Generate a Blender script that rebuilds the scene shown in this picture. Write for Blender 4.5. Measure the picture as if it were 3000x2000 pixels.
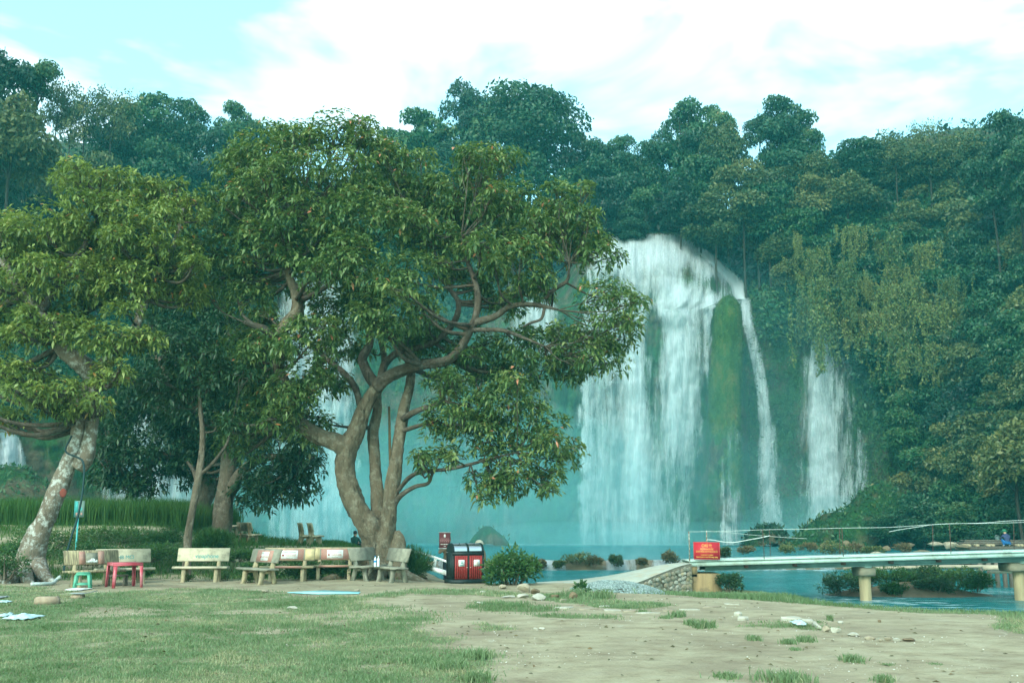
import bpy, bmesh, math
import numpy as np
from mathutils import Vector, Matrix

for o in list(bpy.data.objects):
    bpy.data.objects.remove(o)
SC = bpy.context.scene
COL = SC.collection
R = math.radians

# ---------------------------------------------------------------- camera
F_PX = 2917.0
PITCH = math.atan(532.0 / F_PX)
CAM_H = 1.6
cam = bpy.data.cameras.new('camera')
cam.sensor_width = 36.0
cam.lens = 36.0 * F_PX / 3000.0
cam.clip_start = 0.1
cam.clip_end = 2000.0
cam_o = bpy.data.objects.new('camera', cam)
COL.objects.link(cam_o)
cam_o.location = (0, 0, CAM_H)
cam_o.rotation_euler = (math.pi / 2 + PITCH, 0, 0)
SC.camera = cam_o

# ---------------------------------------------------------------- sky, sun, exposure
SUN_EL, SUN_AZ = R(36), R(203)          # azimuth clockwise from +Y: behind the camera, to its left
world = bpy.data.worlds.new('World')
SC.world = world
world.use_nodes = True
wn, wl = world.node_tree.nodes, world.node_tree.links
wn.clear()
w_out = wn.new('ShaderNodeOutputWorld')
w_bg = wn.new('ShaderNodeBackground')
w_bg.inputs['Strength'].default_value = 0.12
sky = wn.new('ShaderNodeTexSky')
sky.sky_type = 'NISHITA'
sky.sun_disc = False
sky.sun_elevation = SUN_EL
sky.sun_rotation = SUN_AZ
sky.air_density = 1.0
sky.dust_density = 1.5
sky.ozone_density = 1.0
tintn = wn.new('ShaderNodeMix'); tintn.data_type = 'RGBA'; tintn.blend_type = 'MULTIPLY'
tintn.inputs['Factor'].default_value = 1.0
tintn.inputs[7].default_value = (1.25, 2.1, 1.75, 1)
wl.new(sky.outputs[0], tintn.inputs[6])
tc = wn.new('ShaderNodeTexCoord')
mp = wn.new('ShaderNodeMapping'); mp.inputs['Scale'].default_value = (1.6, 1.6, 4.2)
mp.inputs['Location'].default_value = (0.35, 0.2, 0.1)
wl.new(tc.outputs['Generated'], mp.inputs[0])
cn = wn.new('ShaderNodeTexNoise')
cn.inputs['Scale'].default_value = 2.1
cn.inputs['Detail'].default_value = 5.0
cn.inputs['Roughness'].default_value = 0.52
cn.inputs['Distortion'].default_value = 0.5
wl.new(mp.outputs[0], cn.inputs['Vector'])
cr = wn.new('ShaderNodeValToRGB')
cr.color_ramp.elements[0].position = 0.44; cr.color_ramp.elements[0].color = (0.10, 0.10, 0.10, 1)
cr.color_ramp.elements[1].position = 0.72; cr.color_ramp.elements[1].color = (1, 1, 1, 1)
wl.new(cn.outputs['Fac'], cr.inputs[0])
mixc = wn.new('ShaderNodeMix'); mixc.data_type = 'RGBA'
mixc.inputs[7].default_value = (9.4, 9.9, 9.8, 1)
wl.new(cr.outputs[0], mixc.inputs['Factor'])
wl.new(tintn.outputs[2], mixc.inputs[6])
wl.new(mixc.outputs[2], w_bg.inputs['Color'])
wl.new(w_bg.outputs[0], w_out.inputs['Surface'])

sun = bpy.data.lights.new('sun', 'SUN')
sun.energy = 1.5
sun.angle = R(24)
sun.color = (1.0, 0.97, 0.92)
sun_o = bpy.data.objects.new('sun', sun)
COL.objects.link(sun_o)
sd = Vector((math.sin(SUN_AZ) * math.cos(SUN_EL), math.cos(SUN_AZ) * math.cos(SUN_EL), math.sin(SUN_EL)))
sun_o.rotation_euler = sd.to_track_quat('Z', 'Y').to_euler()
sun_o.location = (-20, -20, 40)

SC.view_settings.view_transform = 'Standard'
SC.view_settings.look = 'None'
SC.view_settings.gamma = 1.0
SC.view_settings.use_curve_mapping = False
SC.view_settings.exposure = 1.15
SC.cycles.max_bounces = 6
SC.cycles.diffuse_bounces = 2
SC.cycles.glossy_bounces = 2
SC.cycles.transmission_bounces = 4
SC.cycles.transparent_max_bounces = 16
SC.cycles.volume_bounces = 1
SC.cycles.use_denoising = True

# ---------------------------------------------------------------- helpers
rng = np.random.default_rng(11)

def ray(px, py):
    px = np.asarray(px, float); py = np.asarray(py, float)
    a = (px - 1500.0) / F_PX
    b = (1000.0 - py) / F_PX
    c, s = math.cos(PITCH), math.sin(PITCH)
    return np.stack([a + 0 * b, c - b * s + 0 * a, s + b * c + 0 * a], -1)

def P(px, py, Y):
    d = ray(px, py)
    t = np.asarray(Y, float) / d[..., 1]
    p = d * t[..., None]
    p[..., 2] += CAM_H
    return p

def G(px, py, z=0.0):
    d = ray(px, py)
    t = (z - CAM_H) / d[..., 2]
    p = d * t[..., None]
    p[..., 2] += CAM_H
    return p

def mpp(px, py, Y):
    """metres per photo pixel at that place"""
    return float(Y / ray(px, py)[1] / F_PX)

def OV(pts):
    return [(p[0] * 1.27551, p[1] * 1.27551) + tuple(p[2:]) for p in pts]

def hash2(ix, iy, seed):
    h = np.sin(ix * 127.1 + iy * 311.7 + seed * 74.7) * 43758.5453
    return h - np.floor(h)

def vnoise(x, y, seed=0):
    x = np.asarray(x, float); y = np.asarray(y, float)
    ix = np.floor(x); iy = np.floor(y)
    fx = x - ix; fy = y - iy
    fx = fx * fx * (3 - 2 * fx); fy = fy * fy * (3 - 2 * fy)
    a = hash2(ix, iy, seed); b = hash2(ix + 1, iy, seed)
    c = hash2(ix, iy + 1, seed); d = hash2(ix + 1, iy + 1, seed)
    return (a * (1 - fx) + b * fx) * (1 - fy) + (c * (1 - fx) + d * fx) * fy

def fbm(x, y, octv=4, seed=0):
    v = 0; a = 0.5; t = 0
    for k in range(octv):
        v = v + a * vnoise(np.asarray(x) * 2 ** k, np.asarray(y) * 2 ** k, seed + k * 3)
        t += a; a *= 0.5
    return v / t

def smooth(a, b, x):
    t = np.clip((np.asarray(x, float) - a) / (b - a), 0, 1)
    return t * t * (3 - 2 * t)

def unit(v):
    return v / np.maximum(np.linalg.norm(v, axis=-1, keepdims=True), 1e-9)

def sd_poly(x, y, poly):
    """signed distance to polygon, negative inside"""
    x = np.asarray(x, float); y = np.asarray(y, float)
    poly = np.asarray(poly, float)
    n = len(poly)
    d2 = np.full(x.shape, 1e18)
    ins = np.zeros(x.shape, bool)
    for i in range(n):
        ax, ay = poly[i]; bx, by = poly[(i + 1) % n]
        ex, ey = bx - ax, by - ay
        wx, wy = x - ax, y - ay
        t = np.clip((wx * ex + wy * ey) / (ex * ex + ey * ey + 1e-12), 0, 1)
        dx, dy = wx - ex * t, wy - ey * t
        d2 = np.minimum(d2, dx * dx + dy * dy)
        c = ((ay <= y) & (by > y)) | ((by <= y) & (ay > y))
        with np.errstate(divide='ignore', invalid='ignore'):
            xi = ax + (y - ay) * ex / (ey if ey != 0 else 1e-12)
        ins ^= c & (x < xi)
    d = np.sqrt(d2)
    return np.where(ins, -d, d)

def make_mesh(name, V, F, mats=None, smooth_sh=False, fattr=None, vattr=None, uv=None, fmat=None):
    V = np.asarray(V, np.float32).reshape(-1, 3)
    if not isinstance(F, list):
        F = [F]
    F = [np.asarray(f, np.int32) for f in F if len(f)]
    sizes = np.concatenate([np.full(len(f), f.shape[1], np.int32) for f in F])
    loops = np.concatenate([f.reshape(-1) for f in F])
    me = bpy.data.meshes.new(name)
    me.vertices.add(len(V)); me.vertices.foreach_set('co', V.reshape(-1))
    me.loops.add(len(loops)); me.loops.foreach_set('vertex_index', loops)
    me.polygons.add(len(sizes))
    st = np.zeros(len(sizes), np.int32); st[1:] = np.cumsum(sizes)[:-1]
    me.polygons.foreach_set('loop_start', st)
    if smooth_sh:
        me.polygons.foreach_set('use_smooth', np.ones(len(sizes), bool))
    if fattr:
        for k, a in fattr.items():
            at = me.attributes.new(k, 'FLOAT', 'FACE')
            at.data.foreach_set('value', np.asarray(a, np.float32))
    if vattr:
        for k, a in vattr.items():
            at = me.attributes.new(k, 'FLOAT', 'POINT')
            at.data.foreach_set('value', np.asarray(a, np.float32).reshape(-1))
    if uv is not None:
        ul = me.uv_layers.new(name='UVMap')
        ul.data.foreach_set('uv', np.asarray(uv, np.float32)[loops].reshape(-1))
    if mats is not None:
        for m in (mats if isinstance(mats, (list, tuple)) else [mats]):
            me.materials.append(m)
    if fmat is not None:
        me.polygons.foreach_set('material_index', np.asarray(fmat, np.int32))
    me.update(calc_edges=True)
    me.validate()
    return me

def link(name, me, parent=None):
    o = bpy.data.objects.new(name, me)
    COL.objects.link(o)
    if parent is not None:
        o.parent = parent
    return o

def tag(o, label=None, cat=None, group=None, kind=None):
    if label: o['label'] = label
    if cat: o['category'] = cat
    if group: o['group'] = group
    if kind: o['kind'] = kind
    return o

def thing(name, label, cat, loc=(0, 0, 0), rotz=0.0, group=None, rot=None):
    o = bpy.data.objects.new(name, None)
    COL.objects.link(o)
    o.location = loc
    o.rotation_euler = rot if rot else (0, 0, rotz)
    o.empty_display_size = 0.2
    return tag(o, label, cat, group)

class MB:
    """collects shapes into one mesh"""
    def __init__(self):
        self.V = []; self.F = []; self.n = 0
    def add(self, V, F):
        V = np.asarray(V, float).reshape(-1, 3)
        for f in (F if isinstance(F, list) else [F]):
            self.F.append(np.asarray(f, np.int64) + self.n)
        self.V.append(V); self.n += len(V)
        return self
    def box(self, c, s, M=None, taper=None):
        x, y, z = [k / 2 for k in s]
        v = np.array([[-x, -y, -z], [x, -y, -z], [x, y, -z], [-x, y, -z], [-x, -y, z], [x, -y, z], [x, y, z], [-x, y, z]], float)
        if taper:
            v[:4, :2] *= taper
        if M is not None:
            v = v @ np.array(M.to_3x3()).T
        v = v + np.asarray(c, float)
        f = [[3, 2, 1, 0], [4, 5, 6, 7], [0, 1, 5, 4], [1, 2, 6, 5], [2, 3, 7, 6], [3, 0, 4, 7]]
        return self.add(v, np.array(f))
    def extrude(self, prof, x0, x1, axis=0):
        """profile [(y,z)] swept along x"""
        n = len(prof)
        a = [(x0, p[0], p[1]) for p in prof] + [(x1, p[0], p[1]) for p in prof]
        if axis == 1:
            a = [(p[1], p[0], p[2]) for p in a]
        q = [[i, (i + 1) % n, n + (i + 1) % n, n + i] for i in range(n)]
        self.add(a, np.array(q))
        base = self.n - 2 * n
        # end caps as fans
        c0 = np.mean(np.array(a[:n]), 0); c1 = np.mean(np.array(a[n:]), 0)
        self.add(a[:n] + [tuple(c0)], np.array([[(i + 1) % n, i, n] for i in range(n)]))
        self.add(a[n:] + [tuple(c1)], np.array([[i, (i + 1) % n, n] for i in range(n)]))
        return self
    def tube(self, pts, r, k=8, cap=True):
        V, F = tube_np(np.asarray(pts, float), np.broadcast_to(np.asarray(r, float), (len(pts),)), k, cap)
        return self.add(V, F)
    def lathe(self, prof, c=(0, 0, 0), k=16, a0=0, a1=2 * math.pi):
        full = abs(a1 - a0 - 2 * math.pi) < 1e-6
        m = k if full else k + 1
        an = np.linspace(a0, a1, m, endpoint=not full)
        V = []
        for (r, z) in prof:
            V += [(c[0] + r * math.cos(t), c[1] + r * math.sin(t), c[2] + z) for t in an]
        Fq = []
        for i in range(len(prof) - 1):
            for j in range(k):
                Fq.append([i * m + j, i * m + (j + 1) % m, (i + 1) * m + (j + 1) % m, (i + 1) * m + j])
        return self.add(V, np.array(Fq))
    def mesh(self, name, mat, smooth_sh=False):
        return make_mesh(name, np.concatenate(self.V), self.F, mat, smooth_sh)
    def build(self, name, mat, parent=None, smooth_sh=False, bevel=0.0):
        me = self.mesh(name, mat, smooth_sh)
        if bevel:
            bm = bmesh.new(); bm.from_mesh(me)
            bmesh.ops.remove_doubles(bm, verts=bm.verts, dist=1e-5)
            ed = [e for e in bm.edges if len(e.link_faces) == 2 and e.calc_face_angle(0) > 0.6]
            bmesh.ops.bevel(bm, geom=ed, offset=bevel, segments=2, affect='EDGES', clamp_overlap=True)
            bm.to_mesh(me); bm.free()
        return link(name, me, parent)

def catmull(pts, r, step):
    """resample a polyline smoothly; returns points and radii"""
    pts = np.asarray(pts, float); r = np.asarray(r, float)
    A = np.concatenate([pts, r[:, None]], 1)
    A = np.concatenate([2 * A[:1] - A[1:2], A, 2 * A[-1:] - A[-2:-1]])
    out = []
    for i in range(1, len(A) - 2):
        p0, p1, p2, p3 = A[i - 1:i + 3]
        n = max(2, int(np.linalg.norm(p2[:3] - p1[:3]) / step) + 1)
        for t in np.linspace(0, 1, n, endpoint=False):
            out.append(0.5 * ((2 * p1) + (-p0 + p2) * t + (2 * p0 - 5 * p1 + 4 * p2 - p3) * t ** 2 + (-p0 + 3 * p1 - 3 * p2 + p3) * t ** 3))
    out.append(A[-2])
    out = np.array(out)
    return out[:, :3], np.maximum(out[:, 3], 0.002)

def tube_np(pts, r, k=8, cap=True, rough=0.0, seed=0):
    n = len(pts)
    T = unit(np.gradient(pts, axis=0))
    ref = np.array([0.0, 0, 1.0]) if abs(T[0][2]) < 0.9 else np.array([1.0, 0, 0])
    N = np.zeros_like(pts)
    u = unit(np.cross(T[0], ref))
    for i in range(n):
        u = unit(u - T[i] * np.dot(u, T[i]))
        N[i] = u
    B = np.cross(T, N)
    an = np.linspace(0, 2 * math.pi, k, endpoint=False)
    rr = np.asarray(r)[:, None] * np.ones(k)
    if rough:
        s = np.cumsum(np.r_[0, np.linalg.norm(np.diff(pts, axis=0), axis=1)])
        aa = np.concatenate([np.cos(an) * 1.7]) ; bb = np.sin(an) * 1.7
        nz = fbm(s[:, None] * 1.6 + aa[None] * 1.0 + 31 * seed, bb[None] * 1.2 + 7.7 * seed + 0 * s[:, None], 4, seed)
        nz2 = fbm(s[:, None] * 7 + 3 * aa[None], 3 * bb[None] + 5 * seed + 0 * s[:, None], 3, seed + 5)
        rr = rr * (1 + rough * (nz - 0.5) * 1.6 + rough * 0.5 * (nz2 - 0.5))
    V = pts[:, None, :] + rr[..., None] * (np.cos(an)[None, :, None] * N[:, None, :] + np.sin(an)[None, :, None] * B[:, None, :])
    V = V.reshape(-1, 3)
    i = np.arange(n - 1)[:, None] * k; j = np.arange(k)[None]; j2 = (j + 1) % k
    Fq = np.stack([i + j, i + j2, i + k + j2, i + k + j], -1).reshape(-1, 4)
    F = [Fq]
    if cap:
        V = np.concatenate([V, pts[:1], pts[-1:]])
        a = np.arange(k); b = (a + 1) % k
        F.append(np.stack([b, a, np.full(k, n * k)], -1))
        F.append(np.stack([(n - 1) * k + a, (n - 1) * k + b, np.full(k, n * k + 1)], -1))
    return V, F

def leaves_np(Pb, D, L, W, droop=0.25, fold=0.12, g=None):
    """folded leaves: base points, directions, lengths, widths"""
    g = g or rng
    n = len(Pb)
    up = np.array([0, 0, 1.0]) + g.normal(0, 0.35, (n, 3))
    S = unit(np.cross(D, up)); N = np.cross(S, D)
    L = np.broadcast_to(L, (n,))[:, None]; W = np.broadcast_to(W, (n,))[:, None]
    dz = np.array([0, 0, -1.0])
    b = Pb
    m1 = Pb + D * 0.52 * L + dz * droop * 0.22 * L + N * fold * W
    t = Pb + D * 0.98 * L + dz * droop * L
    V = np.stack([b, m1 + S * W * 0.56, t, m1 - S * W * 0.56], 1).reshape(-1, 3)
    i = np.arange(n)[:, None] * 4
    F = np.concatenate([i + np.array([[0, 1, 2]]), i + np.array([[0, 2, 3]])], 1).reshape(-1, 3)
    return V, F

def quads_np(Pb, D, L, W, g=None):
    """four-point leaves for far foliage"""
    g = g or rng
    n = len(Pb)
    S = unit(np.cross(D, g.normal(0, 1, (n, 3))))
    L = np.broadcast_to(L, (n,))[:, None]; W = np.broadcast_to(W, (n,))[:, None]
    V = np.stack([Pb, Pb + D * L * 0.45 + S * W / 2, Pb + D * L, Pb + D * L * 0.45 - S * W / 2], 1).reshape(-1, 3)
    F = np.arange(n * 4).reshape(-1, 4)
    return V, F

def grid_mesh(name, X, mats, parent=None, smooth_sh=True, vattr=None, uv=None):
    """X: (rows, cols, 3)"""
    r, c = X.shape[:2]
    i = np.arange(r - 1)[:, None] * c; j = np.arange(c - 1)[None]
    F = np.stack([i + j, i + j + 1, i + c + j + 1, i + c + j], -1).reshape(-1, 4)
    me = make_mesh(name, X.reshape(-1, 3), F, mats, smooth_sh, vattr=vattr, uv=None if uv is None else uv.reshape(-1, 2))
    return link(name, me, parent)

def text_np(s, size, align='CENTER', sx=1.0):
    cu = bpy.data.curves.new('t', 'FONT')
    cu.body = s; cu.size = size; cu.align_x = align; cu.align_y = 'CENTER'
    cu.resolution_u = 3
    to = bpy.data.objects.new('t', cu); COL.objects.link(to)
    dg = bpy.context.evaluated_depsgraph_get()
    me = bpy.data.meshes.new_from_object(to.evaluated_get(dg))
    V = np.zeros(len(me.vertices) * 3); me.vertices.foreach_get('co', V)
    V = V.reshape(-1, 3); V[:, 0] *= sx
    F = [np.array([list(p.vertices)]) for p in me.polygons]
    bpy.data.objects.remove(to); bpy.data.curves.remove(cu); bpy.data.meshes.remove(me)
    # lay it in the xz plane facing -y
    V = np.stack([V[:, 0], np.zeros(len(V)), V[:, 1]], 1)
    tri = {}
    for f in F:
        tri.setdefault(f.shape[1], []).append(f)
    return V, [np.concatenate(v) for v in tri.values()]

def lettering(s, size, c, mat, parent, M=None, sx=1.0, name='lettering'):
    V, F = text_np(s, size, sx=sx)
    if not len(V):
        return
    if M is not None:
        V = V @ np.array(M.to_3x3()).T
    return link(name, make_mesh(name, V + np.asarray(c, float), F, mat), parent)

# ---------------------------------------------------------------- materials
def new_mat(name):
    m = bpy.data.materials.new(name); m.use_nodes = True
    nt = m.node_tree; nt.nodes.clear()
    out = nt.nodes.new('ShaderNodeOutputMaterial')
    return m, nt, out

def nd(nt, t, **kw):
    n = nt.nodes.new(t)
    for k, v in kw.items():
        if k in n.inputs.keys():
            n.inputs[k].default_value = v
        else:
            setattr(n, k, v)
    return n

def c4(c):
    return tuple(c[:3]) + (1.0,)

def ramp(nt, fac, stops, interp='LINEAR'):
    r = nt.nodes.new('ShaderNodeValToRGB')
    e = r.color_ramp.elements
    while len(e) < len(stops):
        e.new(0.5)
    for k, (p, c) in enumerate(stops):
        e[k].position = p
        e[k].color = c4(c) if hasattr(c, '__len__') else (c, c, c, 1)
    r.color_ramp.interpolation = interp
    nt.links.new(fac, r.inputs[0])
    return r.outputs[0]

def noise(nt, scale, detail=4, vec=None, rough=0.55, stretch=None, coord='Object', dist=0.0):
    t = nt.nodes.new('ShaderNodeTexCoord')
    src = vec if vec is not None else t.outputs[coord]
    if stretch:
        mpn = nt.nodes.new('ShaderNodeMapping'); mpn.inputs['Scale'].default_value = stretch
        nt.links.new(src, mpn.inputs[0]); src = mpn.outputs[0]
    n = nd(nt, 'ShaderNodeTexNoise', Scale=scale, Detail=detail, Roughness=rough, Distortion=dist)
    nt.links.new(src, n.inputs['Vector'])
    return n.outputs['Fac']

def mixc_(nt, fac, a, b, blend='MIX'):
    m = nt.nodes.new('ShaderNodeMix'); m.data_type = 'RGBA'; m.blend_type = blend
    for sock, v in ((m.inputs['Factor'], fac), (m.inputs[6], a), (m.inputs[7], b)):
        if hasattr(v, 'is_output') or hasattr(v, 'links'):
            nt.links.new(v, sock)
        elif hasattr(v, '__len__'):
            sock.default_value = c4(v)
        else:
            sock.default_value = v
    return m.outputs[2]

def mth(nt, op, a, b=0.0, clamp=False):
    m = nt.nodes.new('ShaderNodeMath'); m.operation = op; m.use_clamp = clamp
    for s, v in ((m.inputs[0], a), (m.inputs[1], b)):
        if hasattr(v, 'links'):
            nt.links.new(v, s)
        else:
            s.default_value = v
    return m.outputs[0]

def bump(nt, h, strength=0.4, dist=0.02):
    b = nd(nt, 'ShaderNodeBump', Strength=strength, Distance=dist)
    nt.links.new(h, b.inputs['Height'])
    return b.outputs[0]

def attr(nt, name):
    a = nt.nodes.new('ShaderNodeAttribute'); a.attribute_name = name
    return a.outputs['Fac']

def principled(nt, out, col, rough=0.8, nrm=None, spec=0.3, metal=0.0, alpha=None, trans=0.0):
    p = nt.nodes.new('ShaderNodeBsdfPrincipled')
    for s, v in ((p.inputs['Base Color'], col), (p.inputs['Roughness'], rough)):
        if hasattr(v, 'links'):
            nt.links.new(v, s)
        elif hasattr(v, '__len__'):
            s.default_value = c4(v)
        else:
            s.default_value = v
    p.inputs['Specular IOR Level'].default_value = spec
    p.inputs['Metallic'].default_value = metal
    p.inputs['Transmission Weight'].default_value = trans
    if nrm is not None:
        nt.links.new(nrm, p.inputs['Normal'])
    if alpha is not None:
        nt.links.new(alpha, p.inputs['Alpha'])
    nt.links.new(p.outputs[0], out.inputs['Surface'])
    return p

def mat_plain(name, c1, c2=None, scale=6, rough=0.8, bmp=0.2, bscale=None, spec=0.25, metal=0.0, dirt=None, dscale=3, lo=0.35, hi=0.65, stretch=None):
    """painted / cast surface: two noise-mixed tones, optional grime"""
    m, nt, out = new_mat(name)
    c2 = c2 or tuple(k * 0.8 for k in c1)
    n = noise(nt, scale, 5, stretch=stretch)
    col = ramp(nt, n, [(lo, c1), (hi, c2)])
    if dirt:
        d = ramp(nt, noise(nt, dscale, 7, rough=0.7), [(0.48, 0.0), (0.66, 0.85)])
        col = mixc_(nt, d, col, dirt)
    b = bump(nt, noise(nt, bscale or scale * 4, 5, stretch=stretch), bmp, 0.01) if bmp else None
    principled(nt, out, col, rough, b, spec, metal)
    return m

def mat_leaf(name, stops, trans=0.35, rough=0.5, var=0.25, spec=0.35):
    """leaf tissue: colour from the per-leaf tint, slight change from plant to plant, light shines through"""
    m, nt, out = new_mat(name)
    col = ramp(nt, attr(nt, 'tint'), stops)
    oi = nt.nodes.new('ShaderNodeObjectInfo')
    hs = nt.nodes.new('ShaderNodeHueSaturation')
    mr = nt.nodes.new('ShaderNodeMapRange')
    mr.inputs['To Min'].default_value = 1 - var; mr.inputs['To Max'].default_value = 1 + var
    nt.links.new(oi.outputs['Random'], mr.inputs[0]); nt.links.new(mr.outputs[0], hs.inputs['Value'])
    mr2 = nt.nodes.new('ShaderNodeMapRange')
    mr2.inputs['To Min'].default_value = 0.5 + var * 0.10; mr2.inputs['To Max'].default_value = 0.5 - var * 0.14
    nt.links.new(oi.outputs['Random'], mr2.inputs[0]); nt.links.new(mr2.outputs[0], hs.inputs['Hue'])
    nt.links.new(col, hs.inputs['Color'])
    p = nt.nodes.new('ShaderNodeBsdfPrincipled')
    p.inputs['Roughness'].default_value = rough; p.inputs['Specular IOR Level'].default_value = spec
    nt.links.new(hs.outputs[0], p.inputs['Base Color'])
    t = nt.nodes.new('ShaderNodeBsdfTranslucent')
    nt.links.new(mixc_(nt, 1.0, hs.outputs[0], (1.3, 1.35, 0.7), 'MULTIPLY'), t.inputs[0])
    ms = nt.nodes.new('ShaderNodeMixShader'); ms.inputs[0].default_value = trans
    nt.links.new(p.outputs[0], ms.inputs[1]); nt.links.new(t.outputs[0], ms.inputs[2])
    nt.links.new(ms.outputs[0], out.inputs['Surface'])
    return m

def mat_bark(name, c1, c2, c3, lich=0.5):
    m, nt, out = new_mat(name)
    n1 = noise(nt, 2.2, 6, stretch=(1, 1, 0.35), rough=0.65)
    col = ramp(nt, n1, [(0.3, c1), (0.55, c2), (0.75, c1)])
    l = ramp(nt, noise(nt, 5.0, 7, rough=0.75), [(0.50, 0.0), (0.62, lich)])
    col = mixc_(nt, l, col, c3)
    v = nd(nt, 'ShaderNodeTexVoronoi', Scale=9.0); v.feature = 'DISTANCE_TO_EDGE'
    t = nt.nodes.new('ShaderNodeTexCoord'); mpn = nt.nodes.new('ShaderNodeMapping')
    mpn.inputs['Scale'].default_value = (1, 1, 0.4)
    nt.links.new(t.outputs['Object'], mpn.inputs[0]); nt.links.new(mpn.outputs[0], v.inputs['Vector'])
    h = mth(nt, 'ADD', mth(nt, 'MULTIPLY', noise(nt, 14, 6, stretch=(1, 1, 0.4)), 1.0), mth(nt, 'MINIMUM', v.outputs['Distance'], 0.12))
    crack = ramp(nt, noise(nt, 6.5, 6, stretch=(1, 1, 0.3), rough=0.7), [(0.33, 0.75), (0.43, 0.0)])
    col = mixc_(nt, crack, col, tuple(k * 0.3 for k in c1))
    principled(nt, out, col, 0.9, bump(nt, h, 0.9, 0.05), 0.15)
    return m
# ================================================================ the large structure
SHORE = [(-300, -120), (300, -120), (300, 12), (60, 14.5), (24, 16.2), (12, 17.6), (9.6, 18.5), (8.0, 19.4), (6.7, 20.6), (6.3, 22), (6.5, 24), (7.2, 28), (8.0, 32), (7.4, 34),
         (5.4, 34.2), (3, 33.2), (1.0, 31.6), (-0.3, 31.2), (-1.6, 32), (-2.6, 34.5), (-4.3, 39), (-6.2, 45), (-8, 49), (-14, 50.5), (-24, 53),
         (-34, 70), (-60, 88), (-300, 100)]
Z_LOW, Z_POOL = -0.8, -0.35

def land_h(x, y):
    z = 0.05 * (fbm(x * 0.35, y * 0.35, 3, 3) - 0.5) + 0.02 * (fbm(x * 2.2, y * 2.2, 3, 9) - 0.5)
    z = z - 0.5 * smooth(21.5, 30, y) * smooth(2.0, 5.2, x)
    z = z - 0.25 * smooth(27.5, 31.5, y) * smooth(-3.5, -1.5, x) * (1 - smooth(2.0, 5.2, x))
    # terrace with the far benches
    z = z + 0.72 * smooth(30.5, 40, y) * (1 - smooth(-4.6, -2.2, x + (y - 31) * 0.22))
    # paddy bank at the left
    z = z + 0.85 * smooth(29.5, 38.5, y + 1.2 * (fbm(x * 0.4, y * 0.4, 3, 5) - 0.5)) * (1 - smooth(-13.5, -10.5, x + 0.06 * (y - 36)))
    return z

def ground_h(x, y):
    x = np.asarray(x, float); y = np.asarray(y, float)
    d = sd_poly(x, y, SHORE) + 0.35 * (fbm(x * 0.9, y * 0.9, 3, 21) - 0.5)
    t = smooth(-0.25, 2.2, d)
    return land_h(x, y) * (1 - t) + (-1.9) * t

def gz(x, y):
    return float(ground_h(np.array([x]), np.array([y]))[0])

def gpt(px, py, z=0.0):
    """ground point under a pixel (iterates on the relief)"""
    p = G(px, py, z)
    for _ in range(6):
        p = G(px, py, gz(p[0], p[1]))
    return p

def pxpoly(pts, z=0.0):
    return [tuple(G(a, b, z)[:2]) for a, b in pts]

GRASS = pxpoly([(-500, 1690), (-20, 1716), (150, 1722), (210, 1738), (330, 1735), (420, 1728), (560, 1722), (700, 1724), (800, 1735), (900, 1746), (1060, 1750), (1110, 1754), (1010, 1768), (1160, 1782), (1290, 1800),
                (1270, 1826), (1180, 1846), (1290, 1862), (1335, 1885), (1430, 1906), (1448, 1935), (1395, 1960), (1345, 1985), (1440, 2040), (1450, 2150), (-900, 2150)])
STRIP = pxpoly([(2040, 1728), (2170, 1722), (2260, 1730), (2390, 1752), (2600, 1764), (2800, 1774), (3200, 1784), (3200, 1812), (3010, 1808), (2880, 1800), (2700, 1796), (2560, 1786), (2400, 1774), (2260, 1762), (2140, 1752), (2020, 1742)])
EDGE_R = pxpoly([(2930, 1796), (3200, 1790), (3200, 1860), (3020, 1858), (2950, 1832)])
WEEDS = [pxpoly(q) for q in (
    [(1560, 1738), (1700, 1732), (1760, 1748), (1880, 1758), (1960, 1768), (1900, 1784), (1740, 1778), (1640, 1768), (1560, 1756)],
    [(1180, 1728), (1420, 1724), (1540, 1734), (1560, 1744), (1420, 1746), (1220, 1742)],
    [(1370, 1764), (1480, 1756), (1640, 1776), (1700, 1790), (1540, 1796), (1420, 1790)],
    [(1420, 1796), (1620, 1794), (1820, 1804), (1800, 1814), (1560, 1810)],
    [(2260, 1822), (2400, 1820), (2480, 1838), (2400, 1850), (2300, 1842), (2170, 1834)],
    [(900, 1755), (1000, 1748), (1160, 1752), (1200, 1738), (1140, 1733), (1060, 1745)],
    [(1330, 1826), (1440, 1818), (1560, 1840), (1420, 1850)])]

def grass_mask(x, y):
    w = fbm(x * 1.1, y * 1.1, 4, 33) - 0.5
    a = smooth(0.35, -0.55, sd_poly(x, y, GRASS) + 1.5 * w)
    bald = np.maximum(smooth(0.58, 0.72, fbm(x * 0.55 + 9, y * 0.8, 4, 41)), 0.8 * smooth(0.60, 0.70, fbm(x * 2.1 + 4, y * 2.1, 3, 43)))
    a = a * (1 - 0.75 * bald)
    a = np.maximum(a, smooth(0.15, -0.25, sd_poly(x, y, STRIP) + 0.5 * w))
    a = np.maximum(a, smooth(0.3, -0.2, sd_poly(x, y, EDGE_R) + 0.8 * w))
    for q in WEEDS:
        a = np.maximum(a, 0.85 * smooth(0.1, -0.3, sd_poly(x, y, q) + 0.9 * w))
    # the terrace, the bank and everything behind the benches is weedy
    t = smooth(28.6, 30.6, y + 1.2 * w) * (1 - smooth(-4.0, -2.8, x + 0.15 * (y - 30)))
    a = np.maximum(a, t * (1 - 0.8 * smooth(0.5, 0.66, fbm(x * 0.6, y * 0.9, 3, 61)) * (1 - smooth(-13, -10.5, -x * 0 + -14.5 + 0 * x))))
    a = np.where((x > 2.4) & (y > 23.5), np.maximum(a, smooth(23.5, 25, y) * 0.9 * smooth(2.4, 4.2, x)), a)
    return a

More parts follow.
